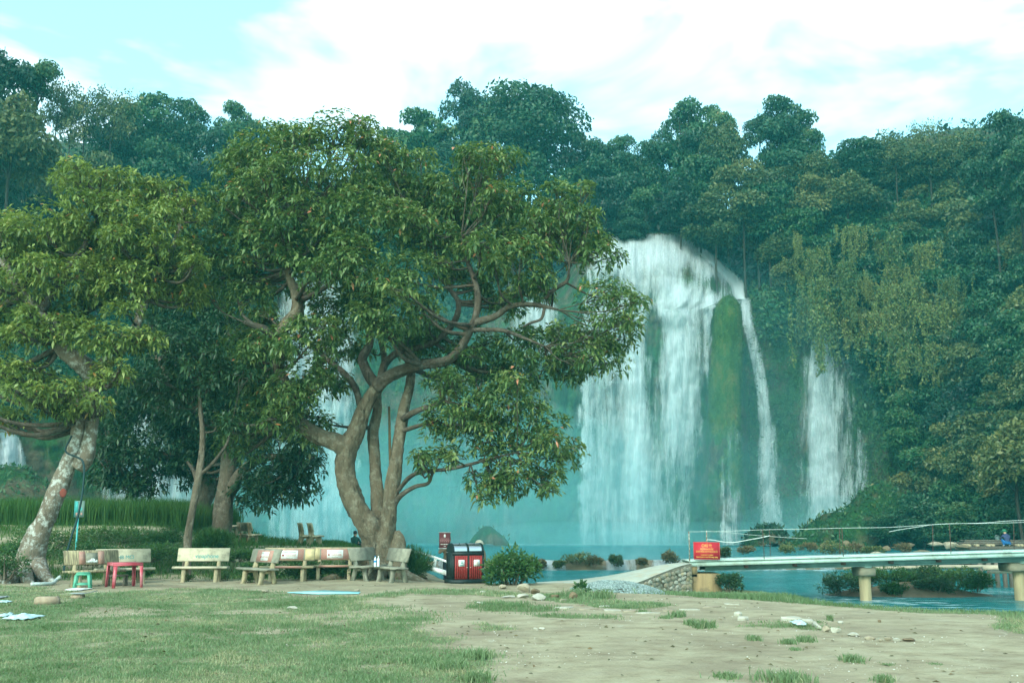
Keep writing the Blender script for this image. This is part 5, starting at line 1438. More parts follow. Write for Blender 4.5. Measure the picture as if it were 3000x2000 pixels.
# water bottles on the bench
GLASSY = mat_plain('clear_plastic', (0.55, 0.75, 0.80), (0.75, 0.85, 0.88), 30, 0.12, 0.2, 40, spec=0.6)
BLUE_LAB = mat_plain('blue_label', (0.02, 0.20, 0.50), None, 10, 0.5, 0.0)
PALE_LAB = mat_plain('pale_label', (0.55, 0.72, 0.74), None, 10, 0.5, 0.0)
bz = bq.location.z + 0.425
for i, (px, lb, lm, cm) in enumerate([(1099, 'clear water bottle with a blue label standing on the grey bench', BLUE_LAB, BLUE_LAB), (1109, 'clear water bottle with a white cap beside the blue-labelled one', PALE_LAB, WHITE_SIGN)]):
    q = G(px, 1653, bz) if False else P(px, 1653, bq.location.y - 0.05)
    loc = bq.matrix_world @ Vector((0, 0, 0))
    o = thing('water_bottle', lb, 'bottle', (P(px, 1653, bq.location.y + 0.02)[0], bq.location.y + 0.02 - 0.05 * i, bz - 0.012))
    MB().lathe([(0.0, 0), (0.034, 0), (0.036, 0.02), (0.034, 0.06), (0.036, 0.10), (0.036, 0.18), (0.030, 0.215), (0.014, 0.245), (0.013, 0.262), (0.0, 0.262)], k=14).build('bottle_body', GLASSY, o, True)
    MB().lathe([(0.0372, 0.115), (0.0372, 0.17)], k=14).build('bottle_label', lm, o, True)
    MB().lathe([(0.0, 0.29), (0.016, 0.29), (0.016, 0.262), (0, 0.262)], k=12).build('bottle_cap', cm, o, True)

# ---- red plastic table
RED_PL = mat_plain('red_plastic', (0.42, 0.035, 0.055), (0.50, 0.10, 0.13), 3, 0.42, 0.03, spec=0.45, dirt=(0.5, 0.22, 0.24), dscale=2)
q = gpt(362, 1719)
o = thing('plastic_table', 'red plastic table with square legs standing in front of the striped bench', 'table', tuple(q), R(36))
MB().box((0, 0, 0.60), (0.72, 0.72, 0.025)).build('table_top', RED_PL, o, False, 0.01)
ap = MB()
for s in (-1, 1):
    ap.box((0, s * 0.345, 0.562), (0.70, 0.018, 0.05)); ap.box((s * 0.345, 0, 0.562), (0.018, 0.67, 0.05))
ap.build('apron', RED_PL, o)
for sx in (-1, 1):
    for sy in (-1, 1):
        l = MB()
        for (w, dpt, ox, oy) in ((0.085, 0.016, 0.0, 0.034), (0.016, 0.085, 0.034, 0.0)):
            x, y = sx * (0.31 + ox), sy * (0.31 + oy)
            v = np.array([[-w / 2, -dpt / 2], [w / 2, -dpt / 2], [w / 2, dpt / 2], [-w / 2, dpt / 2]])
            bo = np.array([sx * 0.025, sy * 0.025])
            V = np.concatenate([np.c_[v * 0.65 + [x, y] + bo, np.full(4, -0.03)], np.c_[v + [x, y], np.full(4, 0.545)]])
            l.add(V, np.array([[3, 2, 1, 0], [4, 5, 6, 7], [0, 1, 5, 4], [1, 2, 6, 5], [2, 3, 7, 6], [3, 0, 4, 7]]))
        l.build('leg', RED_PL, o)

# ---- green plastic stool
GREEN_PL = mat_plain('green_plastic', (0.075, 0.30, 0.19), (0.10, 0.36, 0.24), 4, 0.45, 0.03, spec=0.4)
q = gpt(241, 1724)
o = thing('plastic_stool', 'low green plastic stool in front of the striped bench', 'stool', tuple(q), R(16))
MB().box((0, 0, 0.385), (0.31, 0.31, 0.03)).build('seat', GREEN_PL, o, False, 0.012)
MB().box((0, 0, 0.352), (0.318, 0.318, 0.04), taper=1.03).build('seat_rim', GREEN_PL, o)
for sx in (-1, 1):
    for sy in (-1, 1):
        V = []
        for (z, e, hw) in ((-0.02, 0.185, 0.024), (0.34, 0.142, 0.034)):
            for (a, b) in ((-1, -1), (1, -1), (1, 1), (-1, 1)):
                V.append((sx * e + a * hw, sy * e + b * hw, z))
        MB().add(V, np.array([[3, 2, 1, 0], [4, 5, 6, 7], [0, 1, 5, 4], [1, 2, 6, 5], [2, 3, 7, 6], [3, 0, 4, 7]])).build('leg', GREEN_PL, o)
for s in (-1, 1):
    MB().box((0, s * 0.168, 0.12), (0.28, 0.014, 0.05)).build('rung', GREEN_PL, o)
    MB().box((s * 0.168, 0, 0.12), (0.014, 0.28, 0.05)).build('rung', GREEN_PL, o)

# ---- low wooden chair behind the red table
OLDWOOD = mat_plain('old_wood', (0.17, 0.14, 0.11), (0.10, 0.085, 0.065), 5, 0.9, 0.3, 18, stretch=(1, 1, 0.2))
q = gpt(338, 1716)
o = thing('wooden_chair', 'old grey wooden chair frame tucked behind the red table', 'chair', (q[0], q[1] + 0.1, q[2]), R(10))
MB().box((0.02, 0, 0.26), (0.44, 0.36, 0.04)).build('seat', OLDWOOD, o, False, 0.006)
for (x, y, h) in ((-0.2, -0.16, 0.62), (-0.2, 0.16, 0.62), (0.2, -0.16, 0.25), (0.2, 0.16, 0.25)):
    MB().box((x, y, h / 2 - 0.02), (0.055, 0.05, h)).build('leg', OLDWOOD, o)
MB().box((-0.2, 0, 0.56), (0.035, 0.36, 0.07)).build('back_rail', OLDWOOD, o)

# ---- recycling bin
q = gpt(1362, 1708)
o = thing('recycling_bin', 'black double recycling bin with red slatted doors and steel roll lids', 'bin', tuple(q), R(24))
W2, D2 = 0.46, 0.25
MB().box((0, 0, 0.055), (2 * W2 + 0.08, 2 * D2 + 0.06, 0.13)).build('plinth', BLACK_MET, o, False, 0.01)
MB().box((0, 0.012, 0.47), (2 * W2, 2 * D2 - 0.03, 0.72)).build('body', BLACK_MET, o, False, 0.006)
fr = MB()
for x in (-W2 + 0.03, W2 - 0.03, 0.0):
    fr.box((x, -D2 + 0.004, 0.45), (0.06 if x else 0.05, 0.03, 0.66))
fr.box((0, -D2 + 0.006, 0.80), (2 * W2, 0.034, 0.09))
fr.build('front_frame', BLACK_MET, o)
rad = 0.235
for x in (-W2 + 0.03, 0.0, W2 - 0.03):                     # arched ribs
    an = np.linspace(math.pi, 0, 16)
    prof = [(0.0 + rad * 1.06 * math.cos(a), 0.84 + rad * 1.06 * math.sin(a)) for a in an]
    MB().extrude(prof, x - 0.03, x + 0.03).build('arch_rib', BLACK_MET, o)
for k, x in enumerate((-0.215, 0.215)):
    an = np.linspace(math.pi, 0, 20)
    prof = [(rad * math.cos(a), 0.845 + rad * math.sin(a)) for a in an]
    ld = MB().extrude(prof, x - 0.185, x + 0.185).build('roll_lid', STEEL, o, True)
    A_ = R(52)
    c = (x, -rad * math.cos(A_) * 1.006, 0.845 + rad * math.sin(A_) * 1.006)
    Mx = Matrix.Rotation(-(math.pi / 2 - A_), 4, 'X')
    ic = MB()
    def icon(dx, dz, w, h):
        v = Mx @ Vector((dx, 0, dz)); ic.box((c[0] + v.x, c[1] + v.y, c[2] + v.z), (w, 0.004, h), Mx)
    icon(0.0, 0.03, 0.016, 0.05); icon(0.006, 0.066, 0.02, 0.018); icon(0.012, -0.005, 0.014, 0.04); icon(-0.03, 0.02, 0.04, 0.012); icon(-0.05, -0.02, 0.036, 0.04); icon(0.055, -0.038, 0.06, 0.010)
    ic.build('litter_icon', INK, ld)
for k, x in enumerate((-0.215, 0.215)):
    dz0, dz1, dw = 0.135, 0.745, 0.37
    dr = MB().box((x, -D2 - 0.002, (dz0 + dz1) / 2), (dw + 0.012, 0.014, dz1 - dz0 + 0.012)).build('door', DARK_RED, o)
    sw = dw / 6
    for j in range(6):
        MB().box((x - dw / 2 + sw * (j + 0.5), -D2 - 0.016, (dz0 + dz1) / 2), (sw - 0.009, 0.018, dz1 - dz0)).build('slat', RED_SLAT, dr)
    MB().box((x + (0.005 if k == 0 else 0.02), -D2 - 0.028, 0.555), (0.17, 0.006, 0.17)).build('sticker', WHITE_SIGN, dr)
    t = MB()
    cx, cz = x + (0.01 if k == 0 else 0.02), 0.575
    R_ = 0.045
    cor = [(cx + R_ * math.sin(a), cz + R_ * math.cos(a)) for a in (0, 2.094, 4.189)]
    for a in range(3):
        p0, p1 = np.array(cor[a]), np.array(cor[(a + 1) % 3])
        p0, p1 = p0 + (p1 - p0) * 0.12, p1 - (p1 - p0) * 0.12
        ang = math.atan2(p1[1] - p0[1], p1[0] - p0[0])
        m = (p0 + p1) / 2
        t.box((m[0], -D2 - 0.0325, m[1]), (np.linalg.norm(p1 - p0), 0.003, 0.016), Matrix.Rotation(-ang, 4, 'Y'))
    t.build('recycling_mark', TEAL_INK if k == 0 else ORANGE_INK, dr)
    for zz in (0.507, 0.492):
        MB().box((cx, -D2 - 0.0325, zz), (0.11, 0.003, 0.007)).build('print_line', TEAL_INK if k == 0 else CONC_TAN, dr)
    MB().lathe([(0, 0.012), (0.010, 0.010), (0.013, 0.0), (0.010, -0.010), (0, -0.012)], (x + (0.165 if k == 0 else -0.165), -D2 - 0.034, 0.44), 10).build('knob', BRASS, dr, True)
MB().box((-W2 - 0.004, 0, 0.47), (0.01, 0.3, 0.5)).build('side_panel', BLACK_MET, o)

# ---- people
SKIN = mat_plain('skin', (0.42, 0.25, 0.16), (0.36, 0.2, 0.13), 8, 0.6, 0.0)
HAIR = mat_plain('hair', (0.012, 0.011, 0.011), None, 40, 0.5, 0.2)
NAVY = mat_plain('navy_shirt', (0.025, 0.035, 0.085), (0.035, 0.045, 0.10), 9, 0.9, 0.2)
BLUE_TR = mat_plain('blue_trousers', (0.015, 0.13, 0.33), (0.02, 0.10, 0.26), 9, 0.9, 0.2)
SHOE = mat_plain('pale_shoe', (0.62, 0.60, 0.55), None, 9, 0.7, 0.1)
GREENH = mat_plain('green_hat', (0.03, 0.19, 0.10), (0.025, 0.15, 0.08), 9, 0.6, 0.1)
DGREEN = mat_plain('dark_green_shirt', (0.012, 0.05, 0.042), (0.02, 0.065, 0.05), 6, 0.9, 0.2)
BROWNJ = mat_plain('brown_jacket', (0.20, 0.15, 0.095), (0.15, 0.11, 0.07), 6, 0.9, 0.2)
DARKT = mat_plain('dark_trousers', (0.015, 0.02, 0.03), None, 6, 0.9, 0.2)
STRAW = mat_plain('pale_hat', (0.66, 0.60, 0.47), (0.56, 0.5, 0.38), 12, 0.8, 0.3)

def person(label, loc, rotz, J, mats, hair=HAIR, hat=None, scale=1.0):
    """J: joint -> (x, y, z); one skinned body with clothes by region"""
    root = thing('person', label, 'person', tuple(loc), rotz)
    V, E, Rd, idx = [], [], [], {}
    def v(k, p, r):
        idx[k] = len(V); V.append(Vector(p) * scale); Rd.append(r * scale)
    rad = dict(pelvis=0.125, spine=0.12, chest=0.135, neck=0.055, head0=0.075, head1=0.098, head2=0.07)
    for k, r in rad.items(): v(k, J[k], r)
    for a, b in (('pelvis', 'spine'), ('spine', 'chest'), ('chest', 'neck'), ('neck', 'head0'), ('head0', 'head1'), ('head1', 'head2')):
        E.append((idx[a], idx[b]))
    reg = {}
    for s in ('l', 'r'):
        for k, r in (('sh', 0.065), ('el', 0.045), ('wr', 0.03), ('palm', 0.032), ('hip', 0.10), ('kn', 0.062), ('an', 0.042), ('toe', 0.036)):
            v(k + s, J[k + s], r)
        for a, b in (('chest', 'sh' + s), ('sh' + s, 'el' + s), ('el' + s, 'wr' + s), ('wr' + s, 'palm' + s), ('pelvis', 'hip' + s), ('hip' + s, 'kn' + s), ('kn' + s, 'an' + s), ('an' + s, 'toe' + s)):
            E.append((idx[a], idx[b]))
        # five fingers, unequal, gently curled; the thumb leaves the side of the palm
        w, p_ = Vector(J['wr' + s]), Vector(J['palm' + s])
        d = (p_ - w).normalized(); side = d.cross(Vector((0, 0, 1)))
        side = side.normalized() if side.length > 0.1 else Vector((1, 0, 0))
        dn = side.cross(d)
        for f, (off, ln) in enumerate(((-0.028, 0.06), (-0.010, 0.075), (0.009, 0.07), (0.027, 0.055))):
            v('f%d%s' % (f, s), p_ + side * off + d * ln * 0.55, 0.009); v('g%d%s' % (f, s), p_ + side * off * 1.1 + d * ln - dn * 0.02, 0.007)
            E.append((idx['palm' + s], idx['f%d%s' % (f, s)])); E.append((idx['f%d%s' % (f, s)], idx['g%d%s' % (f, s)]))
        v('t' + s, w + (p_ - w) * 0.6 + side * 0.045 + d * 0.02, 0.010)
        E.append((idx['palm' + s], idx['t' + s]))
    me = bpy.data.meshes.new('b'); me.from_pydata([tuple(q) for q in V], E, [])
    tmp = bpy.data.objects.new('b', me); COL.objects.link(tmp)
    tmp.modifiers.new('s', 'SKIN')
    for k, sv in enumerate(me.skin_vertices[0].data):
        sv.radius = (Rd[k], Rd[k]); sv.use_root = (k == 0)
    sb = tmp.modifiers.new('u', 'SUBSURF'); sb.levels = 1; sb.render_levels = 1
    bm_ = bpy.data.meshes.new_from_object(tmp.evaluated_get(bpy.context.evaluated_depsgraph_get()))
    bpy.data.objects.remove(tmp)
    shirt, trou, shoe = mats
    for mm in (SKIN, shirt, trou, shoe): bm_.materials.append(mm)
    names = {i: k for k, i in idx.items()}
    pts = np.array([tuple(q) for q in V])
    def region(a, b):
        na, nb = names[a], names[b]
        k = na[:-1] if na[-1] in 'lr' and na[:-1] in ('sh', 'el', 'wr', 'palm', 'hip', 'kn', 'an', 'toe') else na
        if 'head' in nb or nb == 'neck' and False: return 0
        if k in ('hip', 'kn') or nb[:-1] == 'hip': return 2
        if k == 'an': return 3
        if nb == 'spine' or na in ('spine', 'chest') or k == 'sh' or k == 'el': return 1 if not (k == 'el' and mats[0] is NAVY) else 0
        return 0
    segs = [(pts[a], pts[b], region(a, b)) for a, b in E]
    for f in bm_.polygons:
        c = np.array(f.center); best, mi = 1e9, 0
        for a, b, rg in segs:
            t = np.clip(np.dot(c - a, b - a) / (np.dot(b - a, b - a) + 1e-9), 0, 1)
            dd = np.linalg.norm(c - a - t * (b - a))
            if dd < best: best, mi = dd, rg
        f.material_index = mi; f.use_smooth = True
    bm_.name = 'body'
    link('body', bm_, root)
    h = Vector(J['head1']) * scale; hn = (Vector(J['head2']) - Vector(J['head0'])).normalized()
    fwd = Vector(J.get('face', (0, -1, 0))).normalized(); rt = fwd.cross(hn).normalized()
    def blob(c, s, mat, nm):
        bm = bmesh.new(); bmesh.ops.create_uvsphere(bm, u_segments=12, v_segments=8, radius=1.0)
        for q in bm.verts:
            q.co = c + rt * (q.co.x * s[0]) + fwd * (q.co.y * s[1]) + hn * (q.co.z * s[2])
        m_ = bpy.data.meshes.new(nm); bm.to_mesh(m_); bm.free(); m_.materials.append(mat)
        for p_ in m_.polygons: p_.use_smooth = True
        return link(nm, m_, root)
    blob(h - fwd * 0.025 + hn * 0.035, (0.093, 0.10, 0.095), hair, 'hair')
    blob(h + fwd * 0.10 - hn * 0.01, (0.014, 0.02, 0.022), SKIN, 'nose')
    for s in (-1, 1):
        blob(h + rt * s * 0.088 - hn * 0.01, (0.012, 0.02, 0.03), SKIN, 'ear')
        blob(h + fwd * 0.088 + rt * s * 0.034 + hn * 0.02, (0.012, 0.008, 0.008), INK, 'eye')
    blob(h + fwd * 0.086 - hn * 0.05, (0.025, 0.008, 0.006), FADED_RED, 'mouth')
    if hat is not None:
        blob(h + hn * 0.05, (0.135, 0.145, 0.11), hat, 'hat_crown'); blob(h + hn * 0.03, (0.185, 0.195, 0.018), hat, 'hat_brim')
    return root

STAND = dict(pelvis=(0, 0, 0.92), spine=(0, 0, 1.10), chest=(0, 0, 1.30), neck=(0, 0, 1.46), head0=(0, -0.01, 1.52), head1=(0, -0.02, 1.59), head2=(0, -0.02, 1.65),
             shl=(-0.18, 0, 1.36), ell=(-0.24, 0.05, 1.10), wrl=(-0.23, -0.08, 0.88), palml=(-0.22, -0.12, 0.80), shr=(0.18, 0, 1.36), elr=(0.24, 0.05, 1.10), wrr=(0.23, -0.08, 0.88), palmr=(0.22, -0.12, 0.80),
             hipl=(-0.09, 0, 0.86), knl=(-0.10, -0.02, 0.48), anl=(-0.10, 0.02, 0.08), toel=(-0.11, -0.15, 0.03), hipr=(0.09, 0, 0.86), knr=(0.10, -0.02, 0.48), anr=(0.10, 0.02, 0.08), toer=(0.11, -0.15, 0.03), face=(0, -1, 0))
SQUAT = dict(pelvis=(0, 0, 0.22), spine=(0, 0.03, 0.40), chest=(0, 0.10, 0.58), neck=(0, 0.19, 0.71), head0=(0, 0.23, 0.76), head1=(0, 0.27, 0.82), head2=(0, 0.29, 0.88),
             shl=(-0.19, 0.12, 0.60), ell=(-0.27, 0.30, 0.42), wrl=(-0.16, 0.50, 0.36), palml=(-0.12, 0.58, 0.34), shr=(0.19, 0.12, 0.60), elr=(0.30, 0.28, 0.42), wrr=(0.30, 0.46, 0.34), palmr=(0.30, 0.54, 0.33),
             hipl=(-0.11, 0.02, 0.20), knl=(-0.20, 0.36, 0.44), anl=(-0.16, 0.06, 0.08), toel=(-0.18, 0.22, 0.03), hipr=(0.11, 0.02, 0.20), knr=(0.20, 0.36, 0.44), anr=(0.16, 0.06, 0.08), toer=(0.18, 0.22, 0.03), face=(0, 0.9, -0.4))
SIT = dict(STAND)
SIT.update(pelvis=(0, 0, 0.12), spine=(0, 0.02, 0.30), chest=(0, 0.03, 0.50), neck=(0, 0.02, 0.66), head0=(0, 0.0, 0.72), head1=(0, -0.01, 0.79), head2=(0, -0.01, 0.85), shl=(-0.19, 0.02, 0.55), shr=(0.19, 0.02, 0.55), ell=(-0.26, -0.12, 0.34), elr=(0.26, -0.12, 0.34), wrl=(-0.14, -0.34, 0.36), wrr=(0.14, -0.34, 0.36), palml=(-0.08, -0.41, 0.38), palmr=(0.08, -0.41, 0.38),
           hipl=(-0.10, -0.02, 0.11), hipr=(0.10, -0.02, 0.11), knl=(-0.16, -0.40, 0.40), knr=(0.16, -0.40, 0.40), anl=(-0.15, -0.56, 0.07), anr=(0.15, -0.56, 0.07), toel=(-0.16, -0.72, 0.03), toer=(0.16, -0.72, 0.03))
q = P(1040, 1600, 46.5); zz = P(1040, 1553, 46.5)[2] - 0.92
person('person in a dark green shirt sitting at the terrace edge beside the big trunk', (q[0], q[1], min(zz, gz(q[0], q[1]) + 0.02) if False else zz), R(150), SIT, (DGREEN, DARKT, SHOE))
ARMU = dict(STAND); ARMU.update(ell=(-0.40, -0.10, 1.16), wrl=(-0.20, -0.24, 1.30), palml=(-0.14, -0.27, 1.34))
q = P(1312, 1600, 33.0); zt = P(1320, 1568, 33.0)[2]
person('person in a brown jacket standing behind the recycling bin, elbow out', (q[0], q[1], zt - 1.72), R(35), ARMU, (BROWNJ, DARKT, SHOE))
q = P(1403, 1600, 34.0); zt = P(1403, 1583, 34.0)[2]
person('person in a pale straw hat hidden behind the recycling bin', (q[0], q[1], zt - 1.72), R(160), STAND, (BROWNJ, DARKT, SHOE), hat=STRAW)

# ---- landing below the bank where those two stand
MAT_PLANK = mat_plain('landing_planks', (0.30, 0.27, 0.21), (0.22, 0.2, 0.15), 4, 0.9, 0.3, 20, stretch=(0.3, 3, 1))
lz = zt - 1.72
o = thing('boat_landing', 'low plank landing at the water edge behind the recycling bin', 'landing', (P(1350, 1600, 33.6)[0], 33.6, lz))
for k in range(10):
    MB().box((-1.35 + k * 0.3, 0, -0.04), (0.285, 1.9, 0.06)).build('plank', MAT_PLANK, o)
for sx in (-1.3, 1.3):
    for sy in (-0.8, 0.8):
        MB().tube([(sx, sy, -0.07), (sx, sy, -1.9)], 0.06, 8).build('pile', OLDWOOD, o, True)

# ---- brown notice board behind the bin
BROWN_SG = mat_plain('brown_board', (0.16, 0.045, 0.05), (0.13, 0.038, 0.042), 5, 0.6, 0.05)
ALU = mat_plain('aluminium', (0.55, 0.58, 0.58), None, 8, 0.4, 0.0, metal=0.6)
q = P(1303, 1582, 32.0)
o = thing('notice_board', 'brown notice board on a thin post behind the recycling bin', 'sign', tuple(q))
pw, ph = 33 * mpp(1303, 1582, 32), 44 * mpp(1303, 1582, 32)
MB().box((0, 0, 0), (pw, 0.02, ph)).build('board', BROWN_SG, o)
MB().box((0, -0.004, ph / 2 + 0.012), (pw + 0.05, 0.034, 0.024)).build('top_rail', ALU, o)
MB().box((0, -0.004, -ph / 2 - 0.012), (pw + 0.03, 0.034, 0.024)).build('bottom_rail', ALU, o)
MB().tube([(pw / 2 - 0.09, 0.02, -ph / 2), (pw / 2 - 0.09, 0.02, -1.6)], 0.022, 8).build('post', ALU, o, True)
MB().lathe([(0.0, 0.055), (0.025, 0.045), (0.035, 0.0), (0.025, -0.045), (0, -0.055)], (0, -0.008, 0.14), 12).build('emblem', WHITE_SIGN, o, True)
PINK_INK = mat_plain('pinkish_ink', (0.45, 0.22, 0.22), None, 8, 0.7, 0.0)
for k, (z, w, h) in enumerate([(0.05, 0.28, 0.02), (0.01, 0.31, 0.03), (-0.035, 0.30, 0.03), (-0.12, 0.27, 0.025), (-0.18, 0.06, 0.02)]):
    n = max(2, int(w / 0.05))
    for j in range(n):
        MB().box((-w / 2 + (j + 0.5) * w / n, -0.0115, z), (w / n * 0.72, 0.003, h)).build('print_mark', PINK_INK if k < 3 else WHITE_SIGN, o)

# ---- white gangway rail left of the bin
WHITE_MET = mat_plain('white_painted_metal', (0.72, 0.76, 0.72), (0.62, 0.66, 0.62), 6, 0.5, 0.05, dirt=(0.35, 0.34, 0.3), dscale=5)
o = thing('gangway', 'white metal gangway with sloping handrail between the bushes and the bin', 'gangway')
Yg = 31.6
MB().tube([P(1200, 1610, Yg + 1.2), P(1275, 1632, Yg), P(1320, 1648, Yg - 0.5)], 0.035, 8).build('handrail', WHITE_MET, o, True)
MB().box(P(1274, 1648, Yg), (0.09, 0.05, 0.36), Matrix.Rotation(R(9), 4, 'Y')).build('post', WHITE_MET, o)
a, b = P(1240, 1657, Yg), P(1320, 1683, Yg - 0.9)
V = [a + [0, 0, .06], b + [0, 0, .06], b + [0, 0.5, .06], a + [0, .5, .06], a - [0, 0, .06], b - [0, 0, .06], b + [0, .5, -.06], a + [0, .5, -.06]]
MB().add(V, np.array([[0, 1, 2, 3], [7, 6, 5, 4], [0, 4, 5, 1], [1, 5, 6, 2], [2, 6, 7, 3], [3, 7, 4, 0]])).build('side_beam', WHITE_MET, o)

# ---- bamboo pole beside the trunk
BAMBOO = mat_plain('bamboo', (0.20, 0.14, 0.07), (0.14, 0.10, 0.05), 6, 0.7, 0.2)
pts = [P(1140, 1190, 31.6), P(1142, 1300, 31.6), P(1146, 1450, 31.6), P(1152, 1600, 31.6), P(1154, 1690, 31.6)]
o = MB().tube(pts, [0.035, 0.045, 0.05, 0.055, 0.06], 8).build('bamboo_pole', BAMBOO, None, True)
tag(o, 'thin brown bamboo pole propped upright against the big forked tree', 'pole')

# ---- faded picture sign on a teal post at the left
TEAL_P = mat_plain('teal_paint', (0.07, 0.42, 0.42), (0.09, 0.48, 0.47), 6, 0.5, 0.05)
FADED = mat_plain('faded_panel', (0.24, 0.33, 0.29), (0.17, 0.27, 0.24), 5, 0.7, 0.05)
q = P(230, 1490, 31.0)
o = thing('picture_sign', 'faded square picture sign on a teal post beside the leaning pale tree', 'sign', tuple(q), R(-12))
MB().box((0.04, 0, 0), (0.32, 0.015, 0.50)).build('panel', FADED, o)
MB().box((-0.125, -0.003, 0), (0.014, 0.03, 0.50)).build('edge_trim', TEAL_P, o)
MB().box((-0.06, -0.010, 0.06), (0.10, 0.004, 0.34)).build('teal_stripe', TEAL_P, o)
for (x, z, r, mt) in ((0.09, 0.0, 0.05, TEAL_P), (-0.03, -0.15, 0.045, FADED_RED), (0.12, -0.15, 0.035, FADED_RED)):
    MB().lathe([(0, 0.004), (r, 0.0)], (0, 0, 0), 14).build('printed_spot', mt, o).matrix_local = Matrix.Translation((x, -0.012, z)) @ Matrix.Rotation(R(90), 4, 'X')
zb = gz(q[0], q[1]) - q[2]
MB().tube([(0.0, 0.02, -0.2), (0.0, 0.02, zb - 0.1)], 0.024, 8).build('post', TEAL_P, o, True)

# ---- dark cable hanging from the leaning tree
CABLE = mat_plain('dark_cable', (0.012, 0.04, 0.045), None, 8, 0.5, 0.0)
Yc_ = 28.75
cb = OV([(165, 1000), (150, 1035), (178, 1050), (190, 1060), (193, 1090), (188, 1140), (178, 1190), (165, 1230), (152, 1275), (146, 1315)])
pts, rr = catmull(np.array([P(a, b, Yc_ - 0.15 - 0.02 * k) for k, (a, b) in enumerate(cb)]), np.full(len(cb), 0.028), 0.1)
o = thing('power_cable', 'dark cable looped round the leaning tree and dropping to the ground', 'cable')
MB().tube(pts, rr, 7).build('cable', CABLE, o, True)
pts2 = pts + np.array([0.03, -0.03, 0]) * np.sin(np.linspace(0, 7, len(pts)))[:, None]
MB().tube(pts2[6:], rr[6:] * 0.7, 6).build('cable', CABLE, o, True)

# ---- pale pipe lying bent at the tree foot
PIPE = mat_plain('pale_pipe', (0.50, 0.58, 0.55), (0.42, 0.5, 0.48), 7, 0.6, 0.1, dirt=(0.2, 0.2, 0.15), dscale=6)
a = [gpt(90, 1716), gpt(125, 1715), gpt(155, 1713), gpt(164, 1710), gpt(171, 1706)]
a = [q + [0, 0, 0.05] for q in a]; a[3] = a[3] + [0, 0, 0.06]; a[4] = P(176, 1688, a[3][1])
pts, rr = catmull(np.array(a), np.full(5, 0.045), 0.06)
tag(MB().tube(pts, rr, 10).build('pipe', PIPE, None, True), 'pale bent pipe lying in the grass by the leaning tree roots', 'pipe')

# ---- rocks and blocks
def rock(px, py, wpx, hpx, label, mat, seed, name='rock', cat='rock', group=None, Y=None, flat=False, yaw=None, emb=0.12):
    p = gpt(px, py) if Y is None else P(px, py, Y)
    s = mpp(px, py, p[1])
    g = np.random.default_rng(seed)
    bm = bmesh.new(); bmesh.ops.create_icosphere(bm, subdivisions=2 if wpx < 26 else 3, radius=1.0)
    sh = g.normal(0, 1, (9, 3)); sh /= np.linalg.norm(sh, axis=1, keepdims=True); dd = g.uniform(0.40, 0.80, 9)
    for v in bm.verts:
        q = np.array(v.co)
        for a, b in zip(sh, dd):                        # chop flat facets
            e = q @ a
            if e > b: q = q - a * (e - b) * 0.85
        q = q * (1 + 0.28 * (float(fbm(q[0] * 3 + seed, q[1] * 3 + q[2] * 2, 3, 2)) - 0.5))
        v.co = Vector((q[0] * wpx * s * 0.56, q[1] * wpx * s * 0.45, (q[2] * 0.62 + 0.62 - 2 * emb) * hpx * s * 0.95))
    me = bpy.data.meshes.new(name); bm.to_mesh(me); bm.free(); me.materials.append(mat)
    o = link(name, me); o.location = tuple(p); o.rotation_euler = (0, 0, yaw if yaw is not None else g.uniform(-0.5, 0.5))
    return tag(o, label, cat, group)
STONE_TAN = mat_plain('stone_tan', (0.34, 0.29, 0.21), (0.22, 0.18, 0.125), 6, 0.92, 0.6, 14)
STONE_PALE = mat_plain('stone_pale', (0.42, 0.40, 0.33), (0.30, 0.28, 0.22), 6, 0.9, 0.5, 14)
STONE_BROWN = mat_plain('stone_brown', (0.19, 0.14, 0.085), (0.12, 0.085, 0.05), 6, 0.92, 0.6, 14)
